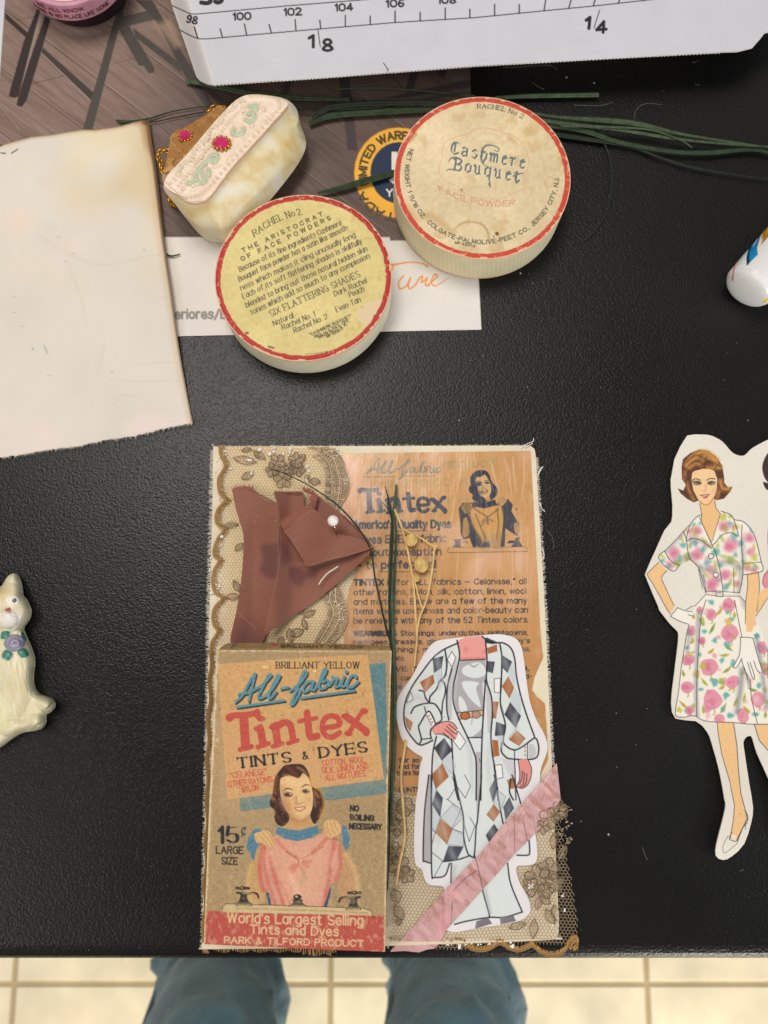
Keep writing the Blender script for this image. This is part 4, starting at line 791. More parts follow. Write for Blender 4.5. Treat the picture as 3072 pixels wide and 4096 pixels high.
sheet('printed_label', A, ZC+.0003+.00025*fbm(X, Y*.4, 60, 5), lout, labm, bd, thick=.0002, edge='d9c6a6', smooth=True)
# --- lace
def lz(u, v): return np.where((u > 2230) | (v > 3762), .0022-.0009*ss(0, 60, np.maximum(u-2230, v-3762)), ZC+.0006)
def net(name, poly_, pitch, w, m):
    poly_ = pt(poly_); tmp = Art(poly_[:, 0].min(), poly_[:, 1].min(), poly_[:, 0].max(), poly_[:, 1].max(), 4, '000000')
    M = tmp.inside(poly_, tmp.x, tmp.y); Vs = []; n = 0; a = pitch/math.sqrt(3)
    rows = int((tmp.y[-1]-tmp.y[0])/(a*1.5))+1; cols_ = int((tmp.x[-1]-tmp.x[0])/pitch)+1; segs = []
    rw = np.random.RandomState(3)
    for r in range(rows):
        for c in range(cols_):
            x = tmp.x[0]+(c+.5*(r % 2))*pitch; y = tmp.y[0]+r*a*1.5; i = int((x-tmp.x[0])/4); j = int((y-tmp.y[0])/4)
            if j < 0 or i < 0 or j >= M.shape[0] or i >= M.shape[1] or not M[j, i]: continue
            x += 4*math.sin(y/70.); y += 5*math.sin(x/90.)
            for k, (p, q) in enumerate((((0, -a), (pitch/2, -a/2)), ((pitch/2, -a/2), (pitch/2, a/2)), ((0, -a), (-pitch/2, -a/2)))): segs.append((x+p[0], y+p[1], x+q[0], y+q[1], k))
    S = np.array(segs); d = S[:, 2:4]-S[:, :2]; L = np.hypot(d[:, 0], d[:, 1])[:, None]; nn = np.stack([-d[:, 1], d[:, 0]], 1)/L*w/2; ext = d/L*w*.3
    c = [S[:, :2]-ext+nn, S[:, :2]-ext-nn, S[:, 2:4]+ext-nn, S[:, 2:4]+ext+nn]
    V = np.stack([P(q[:, 0], q[:, 1], lz(q[:, 0], q[:, 1])+S[:, 4]*3e-5) for q in c], 1).reshape(-1, 3); F = np.arange(len(V)).reshape(-1, 4)
    return mesh(name, V, F, m, bd)
netm = mat('tan_net_thread', 'bfa274', rough=.8); netm2 = mat('taupe_net_thread', 'a08b6c', rough=.8)
lacem = mat('taupe_embroidery_thread', rough=.7, spec=.4); goldm = mat('ochre_cord', rough=.7, spec=.35)
net('lace_net', '880 1788 1340 1785 1362 1850 1385 1930 1350 2010 1420 2090 1420 2300 1385 2380 1380 2480 1360 2590 870 2590 868 2300 880 2000', 13, 1.7, netm)
net('lace_net', '1560 3150 1700 3180 2100 3170 2226 3220 2265 3440 2290 3600 2304 3750 2296 3780 2160 3790 1900 3790 1560 3800', 14.5, 2.1, netm2)
class Thr(MB):
    col = 'baa487'; cs = None
    def th(s, p, w, dz=0., n=5, col=None):
        s.cs = s.cs if s.cs is not None else []
        p = np.asarray(p, float); w = w*CH/FPX/2; z = lz(p[:, 0], p[:, 1])+.0001+dz; v_, f_ = tube(P(p[:, 0], p[:, 1], z), w, n, flat=.8); s.add(v_, f_); s.cs.append(np.tile(C(col or s.col)*rl.uniform(.82, 1.15), (len(v_), 1)))
    def build(s, name, m, parent=None, smooth=False, org=None): return mesh(name, np.vstack(s.v), s.f, m, parent, cols=np.vstack(s.cs), smooth=smooth)
rl = random.Random(77)
def petal(T_, cx, cy, a, r0, r1, w, n=7, tw=2.6):
    for i in range(n):
        f = (i-(n-1)/2)/((n-1)/2); aa = a+f*w; rr = r1*(1-.28*f*f)*rl.uniform(.92, 1.03)
        q = [[cx+math.cos(a+f*w*.5)*r0, cy+math.sin(a+f*w*.5)*r0], [cx+math.cos(aa)*rr*.6, cy+math.sin(aa)*rr*.6], [cx+math.cos(aa)*rr, cy+math.sin(aa)*rr]]; T_.th(cr(np.array(q), 3), tw*rl.uniform(.8, 1.2), rl.uniform(0, .0004))
    e = [[cx+math.cos(a+f*w)*r1*(1-.28*f*f), cy+math.sin(a+f*w)*r1*(1-.28*f*f)] for f in np.linspace(-1, 1, 9)]; T_.th(e, tw*1.4, .0004, col='7c6750'); T_.th([[cx+math.cos(a-w)*r0, cy+math.sin(a-w)*r0], [cx+math.cos(a-w*1.05)*r1*.75, cy+math.sin(a-w*1.05)*r1*.75]], tw*1.2, .0004, col='7c6750')
def flower(T_, cx, cy, r, n=5, a0=0.): 
    for k in range(n): petal(T_, cx, cy, a0+2*math.pi*k/n, r*.15, r, math.pi/n*.85, 5 if r < 30 else 6)
def leaf(T_, x, y, L, a, w, fill=True):
    a = R(a); c, s_ = math.cos(a), math.sin(a); f = lambda u, v: [x+u*c-v*s_, y+u*s_+v*c]
    t = np.linspace(0, 1, 9)
    for sg in (1, -1): T_.th([f(L*q, sg*w*math.sin(math.pi*q)) for q in t], 3.4, .0002, col='846e55')
    T_.th([f(0, 0), f(L*.9, 0)], 2.6, .0002)
    if fill:
        for q in np.linspace(.15, .8, 6): 
            for sg in (1, -1): T_.th([f(L*q, 0), f(L*(q+.1), sg*w*.8*math.sin(math.pi*q))], 2.2)
T1 = Thr(); k1 = lambda x, y: (800+x*.4822, 1750+y*.4822)
for x, y, r, n, a0 in ((640, 205, 72, 5, .3), (795, 190, 66, 5, 1), (815, 262, 60, 5, .2), (685, 345, 78, 5, .8), (600, 270, 60, 5, 2), (740, 260, 50, 5, 1)): flower(T1, *k1(x, y), r*.4822, n, a0)
for x, y, L, a, w in ((470, 205, 200, 190, 32), (440, 290, 110, 150, 30), (540, 180, 120, 215, 26), (900, 360, 100, 5, 28), (870, 360, 60, -60, 18), (840, 200, 70, -70, 22), (760, 1700, 120, -100, 34), (740, 1640, 130, -20, 34), (690, 1650, 90, 120, 26), (860, 1490, 110, -30, 24), (850, 1500, 100, 70, 22), (850, 1470, 80, -110, 20), (330, 1280, 110, -120, 26), (330, 1320, 120, 180, 28), (360, 880, 90, 140, 24), (320, 720, 130, 175, 24), (340, 110, 90, -10, 18), (450, 110, 70, 60, 18)): leaf(T1, *k1(x, y), L*.4822, a, w*.4822)
# dense scalloped border on the inner edge
for ip, op in (('930 150 1010 210 1040 300 1040 400 1040 500 1090 580', '1100 85 1180 170 1205 260 1240 380 1220 480 1150 590'), ('1090 1240 1030 1330 1060 1450 1000 1580 940 1700', '1150 1240 1190 1340 1225 1500 1180 1620 1090 1720')):
    a, b = cr(pt(ip), 12), cr(pt(op), 12); m_ = min(len(a), len(b)); a = a[np.linspace(0, len(a)-1, m_).astype(int)]; b = b[np.linspace(0, len(b)-1, m_).astype(int)]
    for i in range(0, m_-1, 1):
        for f0, f1 in ((.0, .22), (.62, 1.0))[:2 if i % 2 else 1]: T1.th([k1(*(a[i]+(b[i]-a[i])*f0)), k1(*(a[i]+(b[i]-a[i])*(f0+f1)/2+[rl.uniform(-8, 8), 6])), k1(*(a[min(i+1, m_-1)]+(b[min(i+1, m_-1)]-a[min(i+1, m_-1)])*f1))], 4, rl.uniform(0, .0005))
    for i in range(2, m_-3, 5):
        c_ = (a[i]+b[i])/2; T1.th([k1(*(c_+38*np.array([math.cos(t), math.sin(t)]))) for t in np.linspace(-1.2, 4.4, 12)], 4.2, .0004); T1.th([k1(*(c_+18*np.array([math.cos(t), math.sin(t)]))) for t in np.linspace(-1.2, 4.4, 9)], 4.2, .0004)
    for f in (.28, .60, .99): T1.th([k1(*(a[i]+(b[i]-a[i])*f)) for i in range(m_)], 4.5, .0005)
for q in range(46): T1.th([k1(rl.uniform(880, 1130), rl.uniform(78, 110)) for _ in '1']+[k1(rl.uniform(880, 1130), rl.uniform(78, 110))], 3, rl.uniform(0, .0003)) if q < 9 else None
T1.build('lace_embroidery', lacem, bd, smooth=True)
T2 = Thr(); T2.col = 'a37c46'; wav = cr(pt('155 65 165 150 200 235 150 330 145 400 160 470 205 520 150 580 125 650 135 720 190 762 140 840 108 930 115 990 150 1020 110 1100 95 1200 120 1290 175 1335 120 1400 98 1480 110 1560 140 1610 90 1700 75 1800'), 6)
for o_ in (0, 6, 12): T2.th([k1(x+o_, y) for x, y in wav], 4.6, .0004)
for i in range(0, len(wav)-1):
    for o_ in (18, 34): T2.th([k1(wav[i][0]+o_, wav[i][1]), k1(wav[i][0]+o_+12+rl.uniform(-3, 9), wav[i][1]+rl.uniform(-6, 9))], 3.6, .0003)
dn = cr(pt('836 2600 842 2660 832 2720 838 2800 826 2870 832 2960 822 3040 828 3120 820 3200 826 3290 816 3370 822 3450 812 3530 818 3620 808 3700 812 3790'), 6)
for o_ in (0, 4, 9): T2.th(dn+[o_, 0], 5, .0004)
for i in range(len(dn)-1): T2.th([dn[i]+[10, 0], dn[i]+[18, rl.uniform(-6, 6)]], 4, .0003)
for x, a in ((815, 'b'), (822, 'b'), (830, 'c')): T2.th([(x, 3776), (x-2, 3800), (x+rl.uniform(-4, 8), 3812)], 7)
for q in range(95):
    x = 860+q*5.1+rl.uniform(-2, 2); T2.th([(x, 3782), (x+rl.uniform(-3, 3), 3796+6*math.sin(q*.9)), (x+rl.uniform(-4, 4), 3800+10*abs(math.sin(q*.22))+(14 if 68 < q < 92 else 0))], 3.2)
ks = lambda x, y: (1550+x*.4822, 3100+y*.4822)
ed = cr(pt('560 1390 640 1412 700 1450 780 1462 860 1442 930 1402 1000 1440 1080 1462 1160 1440 1200 1420 1260 1470 1340 1502 1420 1492 1480 1452 1510 1390 1560 1365 1578 1400 1575 1445'), 8)
for o_ in (0, -9, -17): T2.th([ks(x, y+o_) for x, y in ed], 5, .0002)
for i in range(len(ed)-1): T2.th([ks(ed[i][0], ed[i][1]-20), ks(ed[i][0]+rl.uniform(-8, 8), ed[i][1]-42)], 4.5, .0002); T2.th([ks(ed[i][0], ed[i][1]-2), ks(ed[i][0]+rl.uniform(-5, 5), ed[i][1]+9)], 3.5, .0001)
for q in range(60): x, y = 1500+rl.uniform(0, 75), 1370+rl.uniform(0, 75); T2.th([ks(x, y), ks(x+rl.uniform(-24, 24), y+rl.uniform(-16, 16))], 5, .0003)
T2.build('lace_border', goldm, bd, smooth=True)
T3 = Thr()
for x, y, r, n, a0 in ((1250, 860, 120, 6, .3), (1340, 780, 95, 5, 1), (1190, 930, 80, 5, .2), (1390, 900, 80, 5, .8), (1310, 960, 70, 5, 0), (100, 760, 95, 5, .4), (70, 640, 80, 5, .9), (160, 830, 70, 5, 2), (70, 300, 90, 6, 1), (150, 260, 80, 5, .2), (90, 430, 80, 5, .5), (1340, 360, 90, 5, 1.2), (1420, 300, 80, 5, .6), (1290, 430, 60, 5, .3)): flower(T3, *ks(x, y), r*.4822, n, a0)
for x, y, L, a, w in ((1260, 1010, 110, 30, 34), (1310, 1110, 150, 60, 34), (1220, 1190, 170, 95, 34), (1150, 1230, 150, 165, 32), (1280, 990, 140, 110, 30), (1370, 620, 150, -80, 34), (1420, 700, 130, -60, 30), (90, 1060, 120, -110, 46), (60, 1080, 140, 60, 40), (100, 1190, 60, 100, 26), (1380, 1080, 130, 80, 34), (1440, 300, 120, -100, 28)): leaf(T3, *ks(x, y), L*.4822, a, w*.4822)
for q in range(150):
    x = 1460+40*math.sin(q*.33)+rl.uniform(-26, 22); y = 250+q*6.6; T3.th([ks(x+q*.45, y), ks(x+q*.45+rl.uniform(-18, 18), y+rl.uniform(-14, 14))], 4, rl.uniform(0, .0003)) if y < 620 else None
for q in range(70): x = rl.uniform(1, 560); T3.th([ks(x, 1360+rl.uniform(-16, 26)), ks(x+rl.uniform(-22, 22), 1390+rl.uniform(-20, 26))], 4, rl.uniform(0, .0002))
T3.build('lace_embroidery', lacem, bd, smooth=True)
# dried glue specks
mb = MB(); 
for x, y, r in [(k1(*q)+(rr,)) for q, rr in (((590, 115), 20), ((490, 90), 10), ((690, 140), 8), ((750, 110), 12), ((410, 180), 12), ((430, 290), 12), ((210, 120), 12), ((255, 245), 10), ((890, 240), 9), ((905, 275), 8), ((880, 360), 9), ((1150, 290), 10), ((1090, 360), 8), ((1130, 590), 8), ((190, 800), 14), ((170, 900), 10), ((150, 1240), 14), ((170, 1330), 10), ((1190, 1500), 8), ((1120, 1250), 9), ((1060, 1360), 7))]+[(ks(*q)+(rr,)) for q, rr in (((1030, 1410), 13), ((760, 1400), 11), ((590, 1410), 13), ((650, 1395), 9), ((1190, 930), 13), ((840, 1395), 8), ((900, 1390), 7), ((1370, 1240), 7), ((1455, 1000), 9), ((1470, 1120), 8), ((1330, 400), 10), ((60, 560), 10), ((120, 620), 9), ((700, 1400), 8), ((500, 1400), 8))]:
    for j in range(4): a, b = rl.uniform(-.6, .6)*r, rl.uniform(-.8, .8)*r; c_ = P(x+a, y+b, float(lz(np.array(x), np.array(y)))+.0003); mb.add(*ball(c_, r*.5*CH/FPX*rl.uniform(.5, 1), 8, 6, (1, rl.uniform(.6, 1.4), .45)))
for q in range(46):
    f = rl.random(); c0_, c1_ = ((1150, 90), (1230, 400)) if q % 3 == 0 else ((1170, 1260), (1220, 1600)) if q % 3 == 1 else ((185, 120), (130, 1600)); x, y = k1(c0_[0]+(c1_[0]-c0_[0])*f+rl.uniform(-70, 20), c0_[1]+(c1_[1]-c0_[1])*f)
    mb.add(*ball(P(x, y, ZC+.0009), rl.uniform(1.5, 4.5)*CH/FPX, 7, 5, (rl.uniform(.6, 1.6), rl.uniform(.6, 1.8), .4)))
mb.build('dried_glue', mat('white_glue', 'e4e4e2', rough=.4, spec=.5), bd, smooth=True)
# --- cut-out coat figure
A = Art(1570, 2520, 2210, 3750, 2, 'e2dfe0'); X, Y = A.X, A.Y; A.c += ((fbm(X, Y, 130, 111)-.5)*.03)[..., None]
A.crop(1500, 2500, .5124); CO = 'd6dcda'; BK = '3b3d46'; BR = 'a4643a'; GY = 'aaa6a8'; K = '22242b'; D6 = 1171
def d6(s): return pt(s)+[0, D6]
A.poly(np.vstack([pt('650 140 540 190 460 250 380 350 290 480 240 590 225 700 240 800 290 880 345 935 400 925 450 900'), d6('440 0 440 600 445 790 460 800 545 785 580 690 595 700 590 1160 625 1165 720 1140 890 1112 1010 1110 1150 1070 1060 850 1035 690 1110 625 1190 625 1208 600 1200 480 1140 230'), pt('1100 1366 1095 1060 1240 1045 1280 980 1265 900 1245 870 1190 720 1140 560 1105 400 1090 260 1060 180 1000 140 930 140 840 90')]), CO)
A.poly(d6('420 0 385 300 375 640 390 675 438 690 440 0'), 'b2adb0'); A.poly(d6('785 -180 830 -180 832 0 812 250 795 350 788 0'), GY, .8); A.poly('590 350 640 230 640 350 612 480 600 600 600 740 575 740 562 600 565 480', 'b8b6b8', .8); A.poly('862 430 905 540 915 700 905 850 880 840 870 600', 'bdbabc', .8)
A.poly('985 1040 1090 1060 1090 1200 1110 1366 1060 1200', 'c6c4c8', .8)
A.poly('665 280 862 270 866 480 850 600 845 690 835 878 720 882 660 740 625 620 612 520 640 400', GY)
for p in ('690 330 800 290 855 330 860 390 780 415 690 385', '680 445 810 450 790 500 825 640 730 560', '655 560 690 580 720 650 700 690 660 660', '660 730 740 730 830 700 835 800 760 870 720 860', '840 450 866 470 845 560'): A.poly(p, CO, sm=True)
A.line('730 300 770 325 805 305', [6, 14, 6], '9c9899', sm=True); A.line('755 640 765 700 750 780', [10, 18, 6], '9c9899', .7, sm=True)
A.poly('640 700 690 690 840 668 845 705 700 740 650 735', 'd6ab95'); A.line('640 685 840 665', 5, K); A.line('650 738 845 705', 5, K); A.ell(703, 708, 36, 30, 'b56a30'); A.ell(703, 708, 36, 30, K, w=6); A.ell(790, 700, 33, 29, 'b58a74'); A.ell(790, 700, 33, 29, K, w=5, a=.7)
A.poly('650 120 700 96 830 84 866 110 876 190 862 268 665 276 650 200 640 150', 'e39a92'); A.ell(710, 190, 18, 26, 'd9857f', .8, soft=8); A.ell(850, 210, 20, 14, 'd9857f', .8, soft=8); A.line('665 262 862 256', 16, 'd87f79', .8)
for p in ('450 265 535 240 520 335 460 375', '985 230 1070 285 1035 375 990 330', '868 282 936 286 920 376 864 360', '1055 600 1140 710 1100 806 1010 700', '945 755 1022 782 1010 862 935 866', '460 960 540 880 606 980 520 1060', '866 95 952 132 920 150 870 142'): A.poly(p, BK)
for p in ('480 115 530 180 510 330 445 225', '572 552 692 560 640 662 530 676', '940 20 965 110 920 212 893 112', '1050 170 1086 260 1020 352 1000 250', '930 380 968 440 890 526 864 470'): A.poly(d6(p), BK, .92)
for p in ('350 445 455 385 466 450 390 530', '876 180 950 150 956 205 880 226', '1040 400 1086 490 1050 576 990 480', '920 595 966 600 945 730 915 726', '1105 820 1176 885 1125 946 1045 895', '234 714 296 760 275 836 245 790', '915 895 960 900 972 1020 920 1032', '525 1080 576 1185 480 1276 445 1165'): A.poly(p, BR)
for p in ('510 340 606 420 560 541 470 450', '925 228 976 290 925 366 870 310', '1030 40 1090 20 1096 100 1050 112'): A.poly(d6(p), BR, .9)
for p in ('600 205 630 255 600 330 565 270', '650 830 710 910 665 975 610 905', '930 420 980 415 975 530 932 525', '280 520 298 585 245 608', '925 1095 990 1090 1000 1190 940 1205'): A.poly(p, 'e8e8e6'); A.line(np.vstack([pt(p), pt(p)[:1]]), 5, K, .85)
for p in ('700 0 745 85 705 180 640 90', '740 330 780 400 735 520 700 400', '600 10 632 95 575 185 560 190', '565 190 670 270 600 420', '600 420 690 452', '470 450 443 545', '450 420 478 452', '448 605 528 672 465 790', '445 10 480 112'): A.line(d6(p), 5, K, .8)
for p in ('560 400 545 190 640 140', '475 1280 445 1165', '530 1060 520 1080 620 1180', '1010 700 985 620', '1100 806 1040 890', '520 335 520 430'): A.line(p, 4, K, .5)
W_ = 12
for p in ('650 140 540 190 460 250 380 350 290 480 240 590 225 700 240 800 290 880 345 935 400 925 450 900', '838 90 880 125 930 140 1000 140 1060 180 1090 260 1105 400 1140 560 1190 720 1245 870', '640 120 660 230 640 350 612 480 612 600 650 720 720 870 770 990 790 1080 790 1366', '600 340 566 480 560 640 575 740', '862 110 876 300 870 430 908 560 916 700 905 850 915 1000 940 1150 962 1366', '862 430 850 620 840 800 832 1000 826 1366', '975 150 990 250 986 450 980 620 1018 780 1000 900 1030 950 1090 975 1150 950 1245 880', '990 920 985 980 1010 1020 1060 1045 1240 1045 1278 980 1266 900 1245 880',
          '345 930 362 890 340 800 352 770 400 690 430 680 470 770 440 810 432 850 440 885', '280 690 310 640 380 615 430 610 470 620 510 680 520 740 480 770', '345 510 380 520 395 570 425 600 430 560 480 500 505 440 540 450 550 520 530 600 520 700', '545 190 562 300 545 400 508 432', '362 892 440 885', '385 640 400 690', '480 870 455 980 445 1100 440 1366', '598 880 610 1100 625 1260 650 1366', '720 880 835 878', '665 276 862 268', '1090 1050 1100 1366', '1060 1200 1050 1300 1080 1366'):
    A.line(p, W_ if len(pt(p)) > 2 else 9, K, .95, sm=True)
A.line('1090 975 1090 1050', 7, K); A.line('1190 925 1190 1042', 6, K); A.poly('1200 930 1240 930 1262 1000 1240 1040 1200 1040', 'b9b5ba', .8); A.poly('400 690 425 680 468 770 442 785', 'ecebe9'); A.line('400 700 442 785', 5, K)
for x, y in ((421, 709), (434, 734), (447, 758), (1170, 955), (1171, 985), (1171, 1015)): A.ell(x, y, 9, 9, 'c4946a')
A.poly('440 810 490 770 560 755 612 770 642 810 622 832 642 852 626 892 590 882 530 852 470 852', 'e2958b', sm=True); A.poly('1120 1060 1190 1050 1220 1120 1216 1180 1190 1250 1150 1276 1108 1262 1128 1210 1130 1150', 'dd9088', sm=True)
for p in ('440 815 490 772 560 752 612 768 642 808', '560 790 600 830 642 852', '545 815 590 850 626 890', '530 840 580 880', '575 775 620 810 640 835', '470 852 530 856 600 900', '1118 1060 1130 1150 1126 1215 1106 1262 1150 1276', '1195 1050 1222 1120 1216 1190 1190 1250 1150 1276', '1165 1150 1160 1230 1135 1268', '1185 1160 1182 1220 1160 1262', '1150 1140 1146 1200 1128 1240'): A.line(p, 7, K, .85, sm=True)
for p in ('440 0 440 600 445 790 460 800 545 785 582 690', '420 0 386 300 376 640 388 672 438 690', '620 0 650 150 690 330 692 480 720 600 745 632 775 622 790 400 800 350 832 0', '930 0 975 250 1000 380', '1070 0 1140 230', '1200 480 1208 600 1190 626 1108 626', '596 690 592 900 590 1160', '776 630 840 900 890 1080 892 1112', '1035 690 1060 850 1150 1070', '622 1166 720 1140 890 1112 1010 1110 1150 1070', '530 676 640 662 742 630'): A.line(d6(p), W_-.5, K, .9, sm=True)
A.poly(d6('600 700 640 700 610 900 598 1100'), 'b9bcbe', .7, soft=14); A.poly(d6('845 890 890 1080 915 1080 870 880'), 'b5b6b8', .7, soft=10)
A.poly(d6('790 1142 882 1112 916 1160 780 1202'), '7b737b'); A.poly(d6('975 1112 1080 1096 1102 1142 980 1166'), '7b737b'); A.ell(955, 1235, 3, 5, K); A.ell(951, 1242+6, 3, 4, K); A.ell(540, 716, 4, 4, K); A.line('815 1045 820 1065', 5, K)
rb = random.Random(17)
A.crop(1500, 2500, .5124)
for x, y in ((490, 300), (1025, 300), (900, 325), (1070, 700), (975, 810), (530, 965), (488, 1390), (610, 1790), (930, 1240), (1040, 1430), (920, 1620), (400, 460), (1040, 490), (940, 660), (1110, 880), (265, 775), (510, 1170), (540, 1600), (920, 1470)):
    a = rb.uniform(-30, 30); A.line([[x-10+a, y-60], [x+a*.3, y], [x+12-a, y+70]], [10, rb.uniform(24, 44), 10], 'cfd6da', rb.uniform(.25, .6), sm=True, soft=26)  # sheen across the diamonds, painted as soft pale streaks
for p in ('521 1062 577 1000 640 1100 577 1186', '460 375 520 335 545 440 500 520', '1036 376 1072 286 1104 420 1086 490', '1050 600 1086 490 1140 560 1140 710', '440 1275 478 1276 482 1286 446 1396', '945 867 1010 862 1000 1000 960 900'):
    A.poly(p, 'b4c0c6', .55)
for p in ('946 1282 1022 1340 976 1460 925 1398', '512 1502 606 1400 690 1500 606 1590', '447 1398 510 1502 470 1620 445 1600', '560 1712 606 1592 690 1640 690 1730'):
    A.poly(p, 'b4c0c6', .5); A.line(np.vstack([pt(p), pt(p)[:1]]), 4, '4a4e56', .6)
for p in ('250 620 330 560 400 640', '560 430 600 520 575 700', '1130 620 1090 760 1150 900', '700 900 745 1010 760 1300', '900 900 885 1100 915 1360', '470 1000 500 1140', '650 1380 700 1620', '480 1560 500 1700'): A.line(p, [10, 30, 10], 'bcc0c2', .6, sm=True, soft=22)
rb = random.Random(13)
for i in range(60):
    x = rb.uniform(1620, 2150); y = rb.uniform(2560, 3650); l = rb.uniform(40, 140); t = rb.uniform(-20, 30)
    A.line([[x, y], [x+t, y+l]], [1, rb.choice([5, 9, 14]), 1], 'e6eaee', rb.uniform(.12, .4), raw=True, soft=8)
fo = cr(np.vstack([pt('560 110 700 93 830 80 960 72 1050 85 1110 115 1145 180 1165 290 1185 450 1210 600 1260 740 1320 850 1345 930 1340 1000 1310 1080 1290 1150 1285 1230 1268 1295 1238 1350 1222 1420 1232 1550'), d6('1255 480 1268 620 1250 688 1190 705 1112 712 1105 760 1130 840 1190 950 1215 1040 1190 1100 1090 1150 780 1200 640 1226 565 1215 545 1190 542 1000 540 900 522 868 440 860 395 830 365 740 315 690 305 500 315 250 335 100'), pt('352 1100 368 1035 300 990 215 900 175 760 160 660 170 600 200 530 290 400 370 250 410 190 470 130')]), 4, True)*.5124+np.array([1500, 2500])
figm = mat('varnished_card_print', rough=.28, spec=.45, bumps=(('noise', 60, .003, .15), ('wave', 200, .0003, .04)), coat=.25, coatr=.15)
o = sheet('coat_figure', A, ZC+.0014+.0004*fbm(X, Y, 200, 3), fo, figm, bd, thick=.0011, edge='d9d5d0', smooth=True)
tag(o, 'glued paper cut-out of a headless figure in a long diamond-patterned coat')
# --- slanting strip of pink tissue tape
A = Art(1550, 3030, 2260, 3820, 2, 'cba0a0'); X, Y = A.X, A.Y; A.crop(1550, 3100, .4822)
A.c += ((fbm((X+Y)*.3, X-Y, 30, 121)-.5)*.16)[..., None]; A.mix(ss(.52, .72, fbm((X+Y)*.5, (Y-X)*1.6, 44, 131)), 'ab7a6e', .7)
for i in range(26):
    t = i/26.; x = 60+1330*t; y = 1400-1330*t+rl.uniform(-45, 75); A.line([[x, y], [x+20, y-50], [x+34, y+8], [x+50, y-42]], 7, '9c6355', .45, sm=True, soft=5)
for p, w in (('545 960 640 860 740 790', 6), ('730 680 790 940', 7), ('1125 380 1160 540', 5), ('525 1240 545 960', 6), ('960 320 985 400', 6), ('1050 300 1055 640', 4)): A.line(p, w+1, '57484f', .7)
for i in range(14): x = rl.uniform(1000, 1400); A.line([[x, 1290-x+rl.uniform(-60, 120)], [x+90, 1240-x+rl.uniform(-60, 120)]], [2, 9, 2], 'e9dada', .6, soft=6)
A.poly('420 1180 500 1120 540 1160 480 1300 400 1380', 'dfa2a6', .7, soft=20); A.poly('500 980 545 940 600 1000 530 1060', 'e2a6aa', .7, soft=16)
tp_ = pt('1404 -97 1420 40 1437 200 1240 470 1060 650 880 850 690 1060 500 1270 440 1380 390 1440 330 1448 260 1472 140 1460 20 1466 130 1350 250 1220 480 950 780 640 950 420 1190 150 1300 20')*.4822+np.array([1550, 3100])
zt_ = np.where(Y > 3765, .0026, ZC+.0006)+.0014*A.poly(fo, '000000', raw=True, soft=30, cov=True)*0
fm = A.poly(fo, '000000', a=0, raw=True, soft=36, cov=True)
zt_ = np.where(Y > 3765, .0030, ZC+.0009)+.0013*ss(.02, .7, fm)+.0003*fbm((X+Y), (X-Y)*.4, 50, 4)
o = sheet('tissue_tape', A, zt_, tp_, mat('pink_tissue_tape', rough=.35, spec=.4, bumps=(('noise', 130, .002, .3),)), bd, thick=.0003, smooth=True); tag(o, 'pink patterned tissue strip glued diagonally across the figure')
# ---------------------------------------------------------------- carton of dye standing on the board
ZB, ZT = ZC+.0010, .0215
A = Art(800, 2592, 1580, 3820, 2, 'a48a63'); X, Y = A.X, A.Y
A.c += ((fbm(X, Y, 220, 141)-.5)*.05)[..., None]; A.crop(780, 2540, 840/1659)
TL_ = '557a7f'; A.poly('1378 235 1507 218 1516 700 1530 1250 360 1393 352 1296', TL_); A.poly('178 230 700 190 1365 155 1430 640 1494 1140 870 1222 255 1300 215 760', 'c69a62'); A.poly('178 230 700 190 1365 155 1380 300 190 330', 'c69a62', .0); A.poly('215 760 900 900 1494 1140 870 1222 255 1300', 'cf9e72', .6, soft=200)
A.c += ((fbm(X, Y, 9, 145)-.5)*.07)[..., None]
sp = vn(X, Y, 7, 147)*vn(X, Y, 13, 149); A.mix(ss(.60, .68, sp), '8c6a40', .5)
INK = '1f2224'
A.text('BRILLIANT YELLOW', (642, 262), (1300, 262), 48, 8, INK, serif=True, nib=(0, .5))
SCR = ('320 530 380 470 430 370 465 318 474 312 450 410 425 522', '345 468 440 452', '455 440 530 395 590 330 600 315 580 318 545 390 500 480 515 500 560 475 620 410 665 335 668 318 650 325 615 395 580 480 595 500 640 450', '680 425 735 413', '752 440 820 390 872 320 880 292 860 290 825 370 775 500 758 545 775 545 805 500 830 440 800 432', '930 368 890 372 855 415 860 448 890 440 925 395 937 368 918 425 940 435', '945 430 1000 350 1035 285 1030 268 1012 285 980 390 990 425 1030 415 1055 375 1040 355 1010 372', '1060 400 1095 345 1085 328 1100 345 1125 345 1105 395 1120 410 1145 395', '1145 400 1178 328 1155 390 1170 408 1195 390', '1272 335 1265 318 1230 330 1200 385 1215 412 1250 405 1290 368')
for dx, dy, c_, w in ((9, 12, '1d2a30', 22), (0, 0, '568791', 21)):
    for p in SCR: A.line(pt(p)+[dx, dy], w, c_, sm=True)
    A.ell(1195+dx, 290+dy, 15, 15, c_); A.line(pt('332 570 705 516')+[dx, dy], 20, c_); A.line(pt('836 498 1262 440')+[dx, dy], 20, c_)
tin('b84a3c')
A.text('TINTS', (342, 1050), (762, 1000), 76, 19, INK, serif=True, nib=(0, .35)); A.text('&', (852, 982), (895, 976), 56, 11, INK, nib=(0, .5)); A.text('DYES', (990, 968), (1362, 920), 78, 19, INK, serif=True, nib=(0, .35))
RD = 'c05a46'
for t, a_ in (('"CELANESE"', (285, 1132, 568, 1100)), ('OTHER RAYONS', (266, 1200, 604, 1160)), ('NYLON-', (374, 1243, 516, 1226)), ('COTTON, WOOL,', (1008, 1032, 1350, 1003)), ('SILK, LINEN AND', (1002, 1092, 1370, 1055)), ('ALL MIXTURES', (1032, 1152, 1350, 1112))): A.text(t, a_[:2], a_[2:], 44, 7.5, RD)
A.crop(780, 3150, 840/1659)
